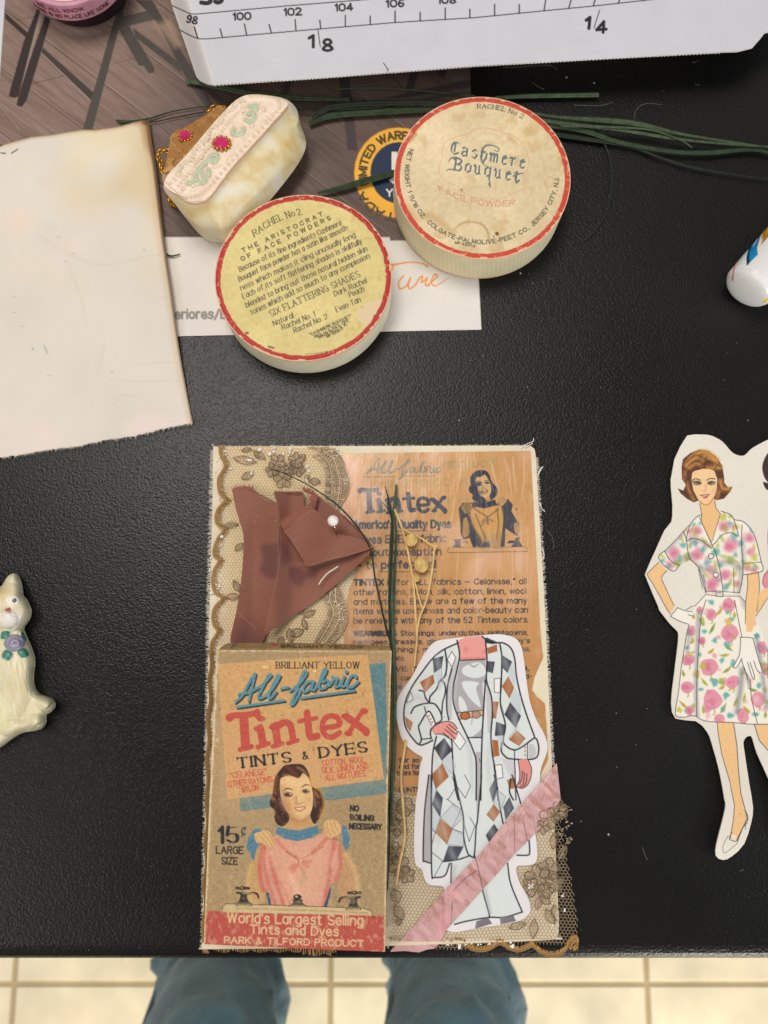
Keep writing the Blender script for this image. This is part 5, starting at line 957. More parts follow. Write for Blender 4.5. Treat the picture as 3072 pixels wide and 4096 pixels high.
A.text('15', (182, 434), (338, 432), 118, 30, INK, serif=False, nib=(0, .2)); A.text('c', (370, 375), (398, 374), 78, 9, INK); A.line('402 312 368 392', 6, INK)
A.text('LARGE', (168, 520), (380, 523), 54, 10, INK); A.text('SIZE', (211, 605), (336, 607), 52, 10, INK)
for t, a_ in (('NO', (1228, 184, 1292, 186)), ('BOILING', (1227, 255, 1410, 262)), ('NECESSARY', (1222, 325, 1472, 332))): A.text(t, a_[:2], a_[2:], 40, 12, INK)
# the lady holding up a dress
A.crop(950, 3000, 550/1659); SK = 'd2aa74'; SKD = 'b98a58'; BU = '50798c'
A.poly('240 1190 290 1180 262 1400 270 1620 330 1700 322 1820 250 1862 160 1832 110 1640 160 1350', 'bd9560', sm=True); A.line('150 1400 118 1620 160 1800', 26, 'd8b070', .7, sm=True, soft=20); A.poly('1250 1150 1322 1250 1400 1400 1450 1550 1462 1700 1380 1722 1250 1762 1200 1640 1240 1500 1250 1300', 'b98c62', sm=True); A.line('1320 1260 1400 1420 1440 1560 1450 1690', 40, 'd8b27c', .8, sm=True, soft=26)
A.poly('210 950 270 948 292 980 222 1000 240 1080 272 1130 232 1190 200 1340 170 1310 150 1240 108 1190 130 1050', BU); A.poly('1258 908 1312 920 1330 1000 1356 1060 1346 1150 1310 1222 1270 1130', BU); A.line('230 1060 130 1140', 10, '3d6480', .7); A.line('1280 1060 1340 1050', 8, '3d6480', .7)
A.poly('620 790 700 840 850 800 900 880 945 910 740 985 550 945', 'c29562', sm=True); A.poly('640 800 760 850 840 830 800 880 700 880', 'a87a4c', .6, sm=True, soft=30)
A.poly('430 1050 480 1020 560 1060 720 1100 900 1060 1040 1005 1100 1080 1230 1100 1246 1300 1240 1480 1190 1592 1120 1622 1080 1750 1030 1892 410 1882 370 1720 290 1680 252 1540 260 1330 290 1150 330 1130', 'cd947c'); A.poly('470 1080 720 1120 1050 1050 1090 1300 1060 1650 1000 1880 560 1880 480 1500', 'd9a284', .7, soft=60)
for p, w in (('300 1150 275 1330 275 1520 320 1690', 30), ('330 1160 330 1400 370 1620 450 1860', 30), ('390 1300 460 1560 560 1860', 46), ('1170 1060 1140 1300 1100 1560 1060 1760', 34), ('1225 1150 1235 1400 1180 1570', 24), ('470 1080 600 1220 715 1300', 16), ('1090 1050 980 1170 900 1240', 24), ('640 1880 520 1620', 14), ('260 1400 290 1650 350 1700', 14), ('690 1380 640 1430', 14), ('720 1400 660 1480', 14), ('800 1350 880 1345', 12), ('790 1370 850 1410', 12), ('1030 1880 1090 1700', 20)): A.line(p, w, 'bb4f45', .7, sm=True, soft=18)
for p, w in (('345 1240 370 1400', 24), ('1165 1250 1150 1400', 26), ('400 1240 440 1380', 16), ('520 1640 600 1860', 20), ('640 1500 760 1780', 50)): A.line(p, w, 'e9c3a2', .55, sm=True, soft=24)
A.line('590 1230 720 1312 742 1390', 7, '7c4a3c', sm=True); A.line('752 1320 900 1250 1040 1160', 6, '8c5a48', sm=True); A.line('770 1420 800 1500 770 1600', 14, '97743f', .6, sm=True, soft=16)
A.poly('468 928 560 945 740 972 962 908 988 1000 900 1060 720 1100 560 1070 463 1010', BU, sm=False); A.line('560 1010 720 1035 960 985', 10, '3d6784', .6, sm=True)
for p, col in (('200 1020 260 990 350 968 402 1010 432 1100 422 1152 380 1172 290 1120 232 1120', SK), ('1040 900 1080 850 1150 838 1222 880 1252 960 1230 1012 1130 1062 1070 1032 1050 980', SK)): A.poly(p, col, sm=True)
for p in ('250 1010 330 1100 380 1165', '290 990 370 1080 410 1150', '340 975 400 1050 428 1120', '210 1040 270 1120', '1080 870 1090 960 1130 1050', '1120 850 1140 950 1180 1020', '1160 850 1190 940 1220 990', '1050 930 1080 1010'): A.line(p, 7, '99683f', .7, sm=True)
A.poly('540 210 600 180 690 168 790 180 850 260 882 360 905 440 990 480 1032 540 1052 640 1022 760 960 860 925 892 880 800 890 700 910 560 880 420 850 330 790 280 740 330 640 310 560 320 520 400 520 560 560 680 622 800 610 870 540 922 470 882 445 800 460 740 400 680 390 620 420 550 438 420 460 320', '351d17', sm=True)
for p, w, c_ in (('480 320 455 420 450 520', 26, 'a85a2c'), ('420 570 440 600', 34, 'c07438'), ('600 205 660 250 720 320', 50, '63301f'), ('720 210 780 240 830 290', 24, 'b87a50'), ('560 300 620 300', 20, 'b87a40'), ('870 330 905 430 990 490 1030 560 1040 670 1000 800', 24, 'd8a038'), ('930 500 980 570', 26, 'b8703a'), ('500 800 540 860', 16, '5b3020')): A.line(p, w, c_, .8, sm=True, soft=12)
A.poly('528 335 640 322 742 342 800 292 862 350 902 480 912 600 896 720 850 802 770 842 690 832 640 782 572 692 530 582 512 450', 'dab47e', sm=True); A.ell(590, 640, 55, 45, 'c58a64', .7, soft=50); A.ell(860, 610, 36, 40, 'c58a64', .6, soft=40); A.poly('520 450 560 500 590 620 660 760 640 790 560 690', 'a8744a', .75, sm=True, soft=36); A.poly('690 560 730 640 700 668 680 640', 'b98a5c', .6, sm=True, soft=20); A.poly('640 780 770 835 850 790 800 850 690 845', 'b07c50', .6, sm=True, soft=20); A.line('640 360 700 420 830 380', 30, 'e8cc98', .5, sm=True, soft=40)
for p, w in (('470 640 450 740 500 840', 14), ('980 620 1000 720 960 820', 12), ('500 350 490 480', 12), ('620 230 700 300', 10), ('930 560 940 700', 10)): A.line(p, w, '7a4226', .7, sm=True, soft=10)
A.line('552 492 600 463 665 482', [6, 15, 8], '3a2418', sm=True); A.line('772 452 820 420 872 424', [6, 14, 6], '3a2418', sm=True); A.ell(612, 538, 52, 26, '3b2e24', .9, soft=8); A.ell(825, 497, 44, 22, '3b2e24', .9, soft=8); A.ell(640, 530, 14, 10, 'd8c29c', .9); A.ell(850, 488, 10, 8, 'd8c29c', .9); A.line('712 560 708 630 735 655 790 632', 9, 'a06c46', .8, sm=True); A.line('688 695 740 690 822 682', 10, 'a8503e', sm=True); A.line('692 705 750 738 815 700', 14, 'b5604a', sm=True); A.line('710 704 750 712 800 698', 8, 'ecd6ae', sm=True); A.line('700 790 770 812', 10, 'c09060', .6)
A.poly('1128 1622 1080 1780 1040 1892 1078 1892 1128 1700', '2c4a66'); A.poly('345 1720 382 1722 408 1872 380 1866', '2c4a66')
A.crop(780, 3150, 840/1659)
A.poly('72 972 800 992 1490 1016 1530 1016 1530 1320 40 1320 40 1240', 'b24f42'); A.poly('212 985 218 945 245 918 700 932 1330 953 1394 975 1412 1012', 'c8b083'); A.line('212 985 218 945 245 918 700 932 1330 953 1394 975 1414 1040', 5, '33291f', sm=False); A.line('330 955 900 970 1360 992', 12, 'a58a58', .7)
def tap(x, y, f, s_=1):
    g = lambda p: (pt(p)*[f, 1])*s_+[x, y]
    A.poly(g('-60 130 -40 100 60 100 90 130 90 145 -65 145'), '6d6048'); A.poly(g('-25 20 40 20 40 60 60 110 -35 110 -20 60'), '3a3228'); A.line(g('-50 20 40 28 110 22 140 35 150 65'), 16, '2d2620', sm=True); A.line(g('0 26 110 28'), 6, 'b5a47c'); A.line(g('-55 -25 60 -22'), 22, '3a3026'); A.ell(x, y-24*s_, 20*s_, 20*s_, '2b241e'); A.ell(x-4, y-26*s_, 8*s_, 8*s_, 'b5a47c'); A.line(g('-45 136 70 136'), 8, 'b9a67c')
tap(375, 815, 1, .85); tap(1262, 850, -1, .82)
A.poly('735 940 770 915 785 885 840 885 855 915 890 940', '5b4f3c'); A.ell(810, 868, 34, 24, '2d2620'); A.ell(802, 862, 12, 8, 'b9a67c'); A.line('770 890 850 890', 8, '1f1a16'); A.line('760 932 870 936', 6, 'b9a67c')
CRM = 'd6b387'
A.text("World's Largest Selling", (258, 1065), (1325, 1088), 74, 13, CRM); A.text('Tints and Dyes', (437, 1152), (1130, 1170), 66, 13, CRM); A.text('PARK & TILFORD PRODUCT', (234, 1228), (1328, 1256), 48, 11, CRM)
# rubbed specks, heavier towards the lower right
rb = np.random.RandomState(6); A.k = (0, 0, 1)
for i in range(620):
    x = 1560-abs(rb.randn())*260; y = 3790-abs(rb.randn())*330
    if x < 830: continue
    A.ell(x, y, rb.uniform(.8, 2.6), rb.uniform(.8, 2.6), 'd8c8a6', rb.uniform(.3, .8), n=6) if True else 0
A.k = (0, 0, 1)
_g = np.random.RandomState(12).randn(*X.shape)*.022+((vn(X, Y, 5, 301)-.5)*.06)
A.c += _g[..., None]; A.mix(ss(.66, .80, fbm(X, Y, 26, 305)), 'b79a6c', .28); A.mix(ss(.70, .8, vn(X, Y*.5, 10, 309))*ss(3300, 3800, Y), 'cdb48c', .45)
dist_edge = np.minimum(np.minimum(X-np.interp(Y, [2600, 3778], [870, 815]), np.interp(Y, [2603, 3150, 3808], [1567, 1551, 1540])-X), Y-2601)
A.mix((1-ss(3, 12, dist_edge+10*(vn(X, Y, 14, 161)-.4))), 'bfa273', .75); A.mix((1-ss(1, 5, dist_edge+8*(vn(X, Y, 9, 163)-.5))), 'dcc9a4', .8)
A.line('1200 2600 1203 2660 1198 2700', 2.5, 'dcc08c', .7); A.ell(1060, 2668, 14, 5, 'ddc79c', .7); A.ell(1258, 2684, 7, 5, 'e0cca4', .8); A.ell(870, 2960, 6, 8, 'd8c49c', .7); A.ell(865, 2985, 4, 4, 'd8c49c', .7); A.ell(933, 2826, 16, 12, 'a8794c', .35)
fr = pt('870 2601 1200 2602 1566 2604 1558 2900 1551 3150 1545 3500 1540 3807 1200 3794 815 3777 826 3500 838 3200 854 2900')
dyem = mat('uncoated_printed_card', rough=.6, bumps=(('noise', 1200, .0002, .3), ('noise', 30, .004, .10)))
db = thing('dye_carton', P(1190, 3200, ZB), 'vintage tan and teal carton printed with a smiling lady holding a pink dress', 'carton')
sheet('front_panel', A, ZT+.0004*(fbm(X, Y, 500, 3)-.5), fr, dyem, db, thick=.0010, smooth=False, edge='b79a6c')
side = mat('tan_card_side', '9d845c', rough=.7, var=.12, varscale=200, bumps=(('noise', 300, .001, .3),))
ins = pt('872 2604 1564 2607 1549 3150 1538 3803 818 3773 840 3200'); t_ = P(ins[:, 0], ins[:, 1], ZT-.0008); b_ = t_.copy(); b_[:, 2] = ZB
V, F = loft([b_, t_], True, True); mesh('carton_sides', V, F, side, db)
A = Art(860, 2550, 1580, 2612, 2, '9c8258'); X, Y = A.X, A.Y; A.crop(780, 2540, 840/1659); A.c += ((fbm(X, Y, 30, 171)-.5)*.10)[..., None]
A.text('BRILLIANT YELLOW', (682, 98), (1330, 106), 20, 6, '3a2c22', serif=True); A.poly('600 72 640 70 660 82 610 84', 'b3403a'); A.line('285 105 300 80 330 76', 9, '35504f'); A.mix(ss(2590, 2602, Y+6*(vn(X, Y, 12, 5)-.5)), 'cfb586', .7)
fl = pt('872 2603 884 2588 908 2573 1100 2571 1300 2576 1538 2583 1556 2586 1566 2605')
sheet('top_flap', A, np.clip(ZT-.0002-(2604-Y)*.00030, .008, 1), fl, dyem, db, thick=.004, edge='8c744c')
# ---------------------------------------------------------------- folded brown fabric strip with a pin
fb = thing('fabric_strip', P(1100, 2200, ZC), 'folded strip of reddish brown fabric with frayed ends, pinned above the carton', 'fabric')
def cloth_mat():
    m = mat('brown_woven_cloth', rough=.62, spec=.28, sheen=.25, bumps=(('noise', 1800, .0002, .4), ('noise', 60, .004, .28))); return m
clm = cloth_mat(); FC = '845342'
def cloth(name, poly_, zf, stains, ang, crop=(800, 1750, .4822), sm=True):
    o_ = pt(poly_); q = (cr(o_, 3, True) if sm else o_)*crop[2]+np.array(crop[:2]); lo, hi = q.min(0)-6, q.max(0)+6
    A = Art(lo[0], lo[1], hi[0], hi[1], 2, FC); X, Y = A.X, A.Y; A.crop(*crop)
    d = X*math.cos(R(ang))+Y*math.sin(R(ang)); e = -X*math.sin(R(ang))+Y*math.cos(R(ang))
    A.c *= (1+.11*np.sin(d*2*math.pi/8.3)+.05*np.sin(e*2*math.pi/9.1))[..., None]; A.c += ((fbm(X, Y, 110, 181)-.5)*.05)[..., None]
    for s_ in stains: s_(A)
    return sheet(name, A, zf(X, Y), q, clm, fb, thick=.0005, smooth=True)
def uv(x, y): return (800+x*.4822, 1750+y*.4822)
w1 = lambda A: (A.poly('510 900 600 880 650 900 645 1140 560 1160 500 1100 530 1000', '532f34', .55, sm=True, soft=22), A.poly('260 1600 420 1530 480 1700 300 1720', '53313a', .4, sm=True, soft=60), A.line('315 1450 460 1585', 3, 'b98474', .9), [A.ell(x, y, 6, 6, 'a87868', .7, soft=3) for x, y in ((385, 655), (470, 650), (575, 620), (445, 700), (530, 697), (625, 690))])
cloth('back_fold', '270 450 285 425 435 440 500 490 570 540 600 520 640 560 660 620 655 850 655 1050 620 1250 560 1560 520 1690 470 1730 255 1730 300 1450 345 1150 362 850 345 750 300 600', lambda X, Y: .0058+.0026*ss(1010, 1110, X)*(1-ss(2300, 2520, Y)*.6)+.0009*np.sin((X-930)/30.+Y/300.)*ss(1980, 2250, Y), [w1], 84)
w2 = lambda A: (A.poly('740 1080 820 1080 880 1110 960 1110 960 1160 880 1180 830 1230 760 1190', '502d30', .5, sm=True, soft=20), A.poly('655 880 740 900 760 1000 700 1060 655 1040', '53313a', .45, sm=True, soft=30), A.line('655 610 660 850 655 1040 612 1250 545 1560', 8, '98665a', .8, sm=True, soft=3), A.line('1000 1330 1400 985', 9, '8f5f52', .5, soft=8), A.line('820 1045 1000 1050 1280 970', 4, 'b08478', .8, sm=True))
cloth('main_fold', '612 448 700 455 852 455 860 560 900 600 960 480 1050 540 1200 650 1320 770 1432 895 1434 930 1395 975 1250 1110 1000 1325 800 1460 540 1640 500 1700 470 1725 520 1660 545 1560 612 1250 652 1050 660 850 655 640 640 540', lambda X, Y: .0072+.0036*(1-ss(1085, 1175, X))+.0011*np.sin((X*.8+Y*.6)/50.)+.0026*ss(1330, 1490, X)-.0018*np.exp(-((X-1200)/70.)**2-((Y-2290)/90.)**2), [w2], 62)
w3 = lambda A: (A.line('690 745 850 645 930 590', 26, '96604f', .6, soft=14), A.poly('1000 640 1130 790 1180 900 1000 740', '5a342b', .0, soft=30), A.line('885 1068 1100 1010 1430 915', 6, '96665a', .7, sm=True))
cloth('top_fold', '690 748 760 695 850 640 932 592 1010 650 1080 730 1150 800 1300 830 1434 900 1430 915 1280 965 1050 1025 890 1070 850 1010 800 930 750 850 705 790', lambda X, Y: .0112+.0014*np.sin((X-1150)/55.+(Y-2100)/90.)-.0016*ss(1390, 1490, X)+.0012*ss(2180, 2240, Y), [w3], 75)
mb = MB(); rf = random.Random(9)
def fr_(p0, p1, n, nx, ny, l, z):
    for i in range(n):
        f = (i+rf.random())/n; a, b = uv(p0[0]+(p1[0]-p0[0])*f, p0[1]+(p1[1]-p0[1])*f); L = rf.uniform(.5, 1.1)*l; s_ = rf.uniform(-.4, .4)*L
        q = np.array([[a-nx*4, b-ny*4], [a+nx*L*.5-ny*s_*.4, b+ny*L*.5+nx*s_*.4], [a+nx*L-ny*s_, b+ny*L+nx*s_]]); mb.add(*tube(P(q[:, 0], q[:, 1], [z, z+.0005, z+.0002]), [1.3e-4, 1.1e-4, 5e-5], 4))
fr_((272, 450), (435, 445), 90, 0, -1, 26, .0052); fr_((435, 440), (640, 555), 40, .3, -.7, 9, .0058); fr_((690, 752), (850, 650), 130, -.45, -.8, 34, .0116); fr_((850, 650), (935, 600), 70, -.4, -.9, 34, .0118); fr_((945, 600), (970, 470), 80, -.9, .1, 34, .0105); fr_((862, 445), (960, 480), 60, -.2, -.8, 26, .0092); fr_((700, 790), (885, 1070), 60, -.7, .35, 7, .0102); fr_((1130, 600), (1430, 890), 40, .6, -.6, 4, .0078); fr_((612, 450), (850, 455), 40, 0, -1, 5, .0076)
mb.build('frayed_threads', mat('brown_thread', '9c6554', rough=.8), fb)
q = cr(pt('985 1220 1010 1180 1060 1125 1105 1095 1147 1068'), 5)*.4822+np.array([800, 1750]); V, F = tube(P(q[:, 0], q[:, 1], .0086), 2.4e-4, 6)
o = mesh('loose_thread', V, F, mat('white_thread', 'e6dfd2', rough=.8), smooth=True); tag(o, 'short loose white thread lying on the brown fabric below its fold', 'thread')
pn = thing('pin', P(1345, 2137, .008), 'white ball-headed sewing pin stuck in the brown fabric', 'pin')
hc = P(1332, 2083, .0165); V, F = ball(hc, .00205, 24, 16); mesh('pin_head', V, F, mat('white_pearl_plastic', 'e8e4dc', rough=.2, spec=.6), pn, smooth=True)
V, F = tube([hc, P(1346, 2140, .0105)], [3e-4, 2.4e-4], 8); mesh('pin_shaft', V, F, mat('steel', 'c8c4bc', rough=.2, metal=1), pn, smooth=True)
# ---------------------------------------------------------------- green grass and dried stems on the board
GB = 'dark green dried blades laid on the collage board'; g2 = lambda s: pt(s)*.5726+np.array([1300, 1750]); g1 = lambda s: pt(s)*.4822+np.array([800, 1750])
BL_ = [(np.vstack([g2('500 330 492 420 472 600 458 850 455 1100 462 1350 470 1570'), pt('1572 2700 1575 2850 1572 3000 1568 3150 1564 3300')]), [8, 12, 15, 17, 18, 18, 16, 14, 12, 8], [.0052, .0058, .006, .006], 1, 'thickest dark green blade running upright beside the carton'),
       (np.vstack([g2('420 340 440 420 462 540 470 650 462 900'), g2('450 1200 466 1500')]), [3, 5, 7, 8, 9], .0064, 2, 'second green blade whose tip leans left of the thickest one'),
       (np.vstack([g2('492 560 496 700 484 1000 478 1300 486 1560'), pt('1582 2750 1580 2950 1576 3120')]), [4, 8, 10, 10, 8, 5], .0056, 0, 'green blade lying along the right of the thickest one'),
       (np.vstack([g1('555 258 680 290 850 370 1000 460 1150 570 1280 710 1390 870 1430 1000 1450 1150 1490 1340 1540 1560 1590 1730'), pt('1570 2640 1576 2800 1570 3000 1560 3200 1556 3420 1550 3560')]), [3, 4, 5, 6, 6, 6, 7, 9, 9, 8, 6, 4], [.0074, .0105, .0112, .0085, .0060, .0056, .0052], 2, 'long curved blade arching over the fabric from the lace'),
       (g2('390 445 425 480 450 520 466 600 470 700'), [2, 3, 3, 3], .0066, 2, 'short hair-thin blade near the top of the upright bunch')]
for p_, w_, z_, m_, lb in BL_: strand('grass_blade', p_, w_, z_, grm[m_], lb, 'dried grass', GB)
ds = thing('dried_stem', P(1650, 2300, ZC), 'pale dried stem with two papery seed pods glued over the orange label', 'dried stem')
straw = mat('straw', 'd6b578', rough=.6, var=.2, varscale=300); podm = mat('papery_pod', 'c9a966', rough=.5, var=.25, varscale=500, spec=.4)
def stem(p, w, z): 
    q = cr(pt(p), 6); V, F = tube(P(q[:, 0], q[:, 1], np.interp(np.linspace(0, 1, len(q)), np.linspace(0, 1, len(np.atleast_1d(z))), np.atleast_1d(z))), w*CH/FPX/2, 8); return mesh('stem', V, F, straw, ds, smooth=True)
for p, w, z in (('485 500 540 640 590 850 620 1050 635 1300 640 1420 632 1500 622 1600', 9, .0056), ('765 770 745 950 710 1130 660 1260 640 1380', 8, .0056), ('545 640 600 668 650 690 700 720 740 750 785 762', 6, .0064), ('618 960 640 1060 665 1150 682 1200', 6, .0060), ('770 750 765 790', 7, .006)): stem(g2(p), w, z)
stem('1651 2660 1652 2700', 8, .0042); stem('1624 2960 1612 3030 1603 3110 1608 3180 1614 3260 1619 3325 1612 3390 1598 3450 1590 3500 1584 3540', 11, .0056)
for dx, dy in ((-7, 14), (0, 18), (6, 15), (-3, 16)): stem([[1584, 3536], [1584+dx*.6, 3536+dy*.6], [1584+dx, 3536+dy]], 3, .0052)
def pod(x, y, rx, ry, a, z):
    c_ = P(*(g2([[x, y]])[0]), z); n, m_ = 40, 14; V = []; F = []
    s_ = .5726*CH/FPX
    for i in range(m_+1):
        ph = math.pi*i/m_
        for k in range(n):
            t = 2*math.pi*k/n; rib = 1-.22*abs(math.cos(t*5))**3; u = math.cos(ph)*ry*(1+.15*(i == 0)); r_ = math.sin(ph)*rx*rib
            lx, ly, lz_ = r_*math.cos(t), u, r_*math.sin(t)*.55; V.append(c_+s_*np.array([lx*math.cos(a)-ly*math.sin(a), lx*math.sin(a)+ly*math.cos(a), lz_]))
    F = [(i*n+k, i*n+(k+1) % n, (i+1)*n+(k+1) % n, (i+1)*n+k) for i in range(m_) for k in range(n)]; mesh('seed_pod', V, F, podm, ds, smooth=True)
pod(603, 716, 44, 46, -.3, .0068); pod(672, 890, 50, 54, .25, .0070); pod(640, 985, 26, 24, .2, .0055)
# ---------------------------------------------------------------- paper-doll cut-out at the right edge
A = Art(2575, 1720, 3330, 3460, 2, 'ded8cc'); X, Y = A.X, A.Y; A.c += ((fbm(X, Y, 160, 201)-.5)*.03)[..., None]
E2 = (2550, 1720, 522/1480); E3 = (2550, 2400, 522/1050); LN = '3a3d42'
def e2(s): return pt(s)*E2[2]+np.array(E2[:2])
def e3(s): return pt(s)*E3[2]+np.array(E3[:2])
A.crop(*E3)
skirt = np.vstack([e2('778 1870 700 1930 650 2010'), e3('450 90 420 180 395 280 370 430 350 560 330 740 305 920 370 940 430 930 470 935 520 965 600 980 760 985 900 998 1080 1000 1100 800 1050 420 1000 260 950 150 890 60'), e2('1225 1950 1160 1880')])
bod = e2('730 960 690 970 600 1065 520 1140 450 1230 310 1370 235 1430 262 1500 330 1560 420 1600 480 1535 600 1470 690 1560 740 1720 775 1850 1155 1862 1190 1690 1208 1640 1300 1625 1420 1592 1390 1480 1340 1250 1290 1130 1240 1075 1170 1030 1100 1015 1060 960 960 915 935 950 832 1275 720 1030')
legL = e3('640 985 772 985 800 1170 812 1360 832 1560 870 1700 882 1760 840 1850 800 1930 745 1920 760 1850 770 1780 780 1650 740 1450 680 1250 650 1080'); legR = e3('940 1000 1080 1000 1240 1250 1320 1500 1250 1560 1120 1290 980 1130')
SKN = 'e8bd86'
for q in (legL, legR): A.poly(q, SKN, raw=True)
A.line(e3('640 985 650 1080 680 1250 740 1450 780 1650 770 1780 745 1915'), 2.6, LN, raw=True); A.line(e3('772 985 800 1170 812 1360 832 1560 870 1700 882 1760 800 1930'), 3, LN, raw=True); A.line(e3('940 1000 980 1130 1120 1290'), 3, LN, raw=True)
A.line('865 1695 888 1740 880 1790 850 1830 820 1900 795 1940 745 1928 742 1905 760 1870', 6, LN, sm=True); A.line('730 1895 690 1970 690 2020 705 2035 760 1995 805 1950 815 1890', 4, LN, .9, sm=True); A.line('872 1790 868 1845', 4, LN); A.ell(775, 1905, 18, 16, 'efe8da', .8, soft=8); A.ell(822, 1722, 5, 5, 'a5723c', .8)
FLW = 'ebe4d6'
for q in (skirt, bod): A.poly(q, FLW, raw=True)
msk = np.maximum(A.poly(skirt, '0', 0, raw=True, cov=True), A.poly(bod, '0', 0, raw=True, cov=True)); rf = random.Random(31)
# watercolour tulips, sprigs and teal buds
for x, y, r in ((430, 250, 40), (410, 480, 48), (395, 700, 50), (575, 540, 68), (600, 810, 72), (740, 270, 62), (590, 120, 42), (735, 40, 52), (765, 660, 50), (970, 800, 55), (850, 930, 50), (1010, 380, 46), (660, 960, 40), (420, 890, 34), (500, 80, 24), (1040, 560, 40), (520, 330, 30)):
    A.poly([[x+1.12*r*math.cos(t)*rf.uniform(.75, 1.1), y+r*1.18*math.sin(t)*rf.uniform(.75, 1.1)] for t in np.linspace(0, 6.28, 9)[:-1]], 'da8fa0', .95, sm=True, soft=4, tex=msk)
    for _ in range(3): A.poly([[x+rf.uniform(-.5, .3)*r+.35*r*math.cos(t), y+rf.uniform(-.3, .5)*r+.3*r*math.sin(t)] for t in np.linspace(0, 6.28, 6)[:-1]], rf.choice(['c4587e', 'cd7690', 'e6b4bb']), .7, sm=True, soft=14, tex=msk)
    A.line([[x+r*.2, y+r*.9], [x+r*.3, y+r*1.3], [x+r*.15, y+r*1.6]], 9, '8f9a3e', .8, sm=True, soft=5, tex=msk)
for x, y, l, a in ((660, 90, 90, 120), (600, 230, 100, 110), (590, 410, 60, 130), (700, 440, 80, -15), (730, 380, 90, 40), (720, 560, 90, 130), (540, 660, 80, 50), (530, 880, 70, 70), (690, 870, 90, 110), (370, 840, 90, 30), (860, 790, 80, 110), (1030, 560, 70, 120), (790, 820, 80, 125), (440, 330, 50, 110), (370, 590, 50, 90), (680, 700, 60, 140), (930, 720, 70, 20), (880, 880, 80, 50), (1030, 920, 60, 100), (520, 180, 50, 60), (780, 120, 50, 80), (450, 130, 40, 90)):
    a = R(a+rf.uniform(-15, 15)); A.line([[x-l*.5*math.cos(a), y-l*.5*math.sin(a)], [x, y+6], [x+l*.5*math.cos(a), y+l*.5*math.sin(a)]], [6, 26, 5], rf.choice(['8f9c3a', '7f9440', 'a9a83a', 'b89c38']), .95, sm=True, soft=4, tex=msk)
for x, y, r in ((750, 155, 26), (625, 320, 28), (620, 650, 42), (710, 770, 34), (745, 930, 34), (540, 250, 24), (595, 15, 34), (395, 385, 20), (510, 720, 26), (950, 920, 30), (980, 690, 24), (500, 440, 18), (680, 490, 24), (960, 290, 24)):
    A.poly([[x+r*rf.uniform(.4, 1.2)*math.cos(t), y+r*rf.uniform(.4, 1.2)*math.sin(t)] for t in np.linspace(0, 6.28, 8)[:-1]], '56a0a0', .85, soft=8, tex=msk)
A.crop(*E2)
for x, y, r in ((680, 1140, 60), (980, 1090, 65), (1050, 1310, 90), (680, 1410, 80), (420, 1390, 75), (850, 1740, 80), (1000, 1640, 70), (1270, 1220, 60), (1250, 1560, 45), (370, 1530, 50), (1130, 1740, 40), (1280, 1380, 40)):
    A.poly([[x+r*math.cos(t)*rf.uniform(.75, 1.1), y+r*math.sin(t)*rf.uniform(.75, 1.1)] for t in np.linspace(0, 6.28, 9)[:-1]], 'dd9aaa', .92, sm=True, soft=16, tex=msk)
    A.poly([[x-.1*r+.4*r*math.cos(t), y+.1*r+.35*r*math.sin(t)] for t in np.linspace(0, 6.28, 6)[:-1]], 'c4587e', .75, sm=True, soft=24, tex=msk)
for x, y, r in ((650, 1280, 36), (750, 1350, 46), (790, 1490, 48), (890, 1370, 40), (1050, 1060, 30), (1170, 1290, 34), (1110, 1420, 34), (510, 1300, 40), (480, 1450, 34), (290, 1480, 30), (1000, 1780, 40), (930, 1700, 26), (1320, 1580, 36), (640, 1070, 26), (1200, 1500, 30), (940, 1540, 26)): A.poly([[x+r*rf.uniform(.5, 1.2)*math.cos(t), y+r*rf.uniform(.5, 1.2)*math.sin(t)] for t in np.linspace(0, 6.28, 8)[:-1]], '5a9fa6', .8, soft=12, tex=msk)
for x, y, l, a in ((500, 1230, 90, 60), (600, 1300, 80, 100), (990, 1430, 160, 10), (1090, 1470, 120, 30), (880, 1540, 110, 80), (1040, 1740, 110, 120), (780, 1640, 90, 50), (990, 980, 90, 80), (1090, 1130, 80, 100), (960, 1230, 90, 60), (1340, 1540, 80, 40), (1320, 1330, 80, 90), (270, 1420, 80, 40), (1100, 1620, 90, 110), (620, 1120, 70, 110), (760, 1250, 80, 40), (910, 1310, 60, 100)):
    a = R(a); A.line([[x-l*.5*math.cos(a), y-l*.5*math.sin(a)], [x, y+6], [x+l*.5*math.cos(a), y+l*.5*math.sin(a)]], [8, 34, 8], rf.choice(['a3ad45', 'b9b23e', 'c9b24a', '7f8f45']), .8, sm=True, soft=12, tex=msk)
A.crop(*E3); rq = random.Random(77)
for q in range(44):
    x, y, r = rq.uniform(320, 1060), rq.uniform(20, 960), rq.uniform(14, 34); c_ = ('dd9aa8', 'cf7d95', 'e3b3b4', '9aab48', 'b7b440', '5fa3a0', 'c9b255')[q % 7]
    A.poly([[x+r*rq.uniform(.5, 1.2)*math.cos(t), y+r*rq.uniform(.5, 1.3)*math.sin(t)] for t in np.linspace(0, 6.28, 8)[:-1]], c_, .8, sm=True, soft=7, tex=msk)
A.crop(*E2)
for q in range(60):
    x, y, r = rq.uniform(250, 1400), rq.uniform(960, 1850), rq.uniform(20, 50); c_ = ('dd9aa8', 'cf7d95', 'e3b3b4', '9aab48', 'b7b440', '5fa3a0', 'c9b255')[q % 7]
    A.poly([[x+r*rq.uniform(.5, 1.2)*math.cos(t), y+r*rq.uniform(.5, 1.3)*math.sin(t)] for t in np.linspace(0, 6.28, 8)[:-1]], c_, .75, sm=True, soft=12, tex=msk)
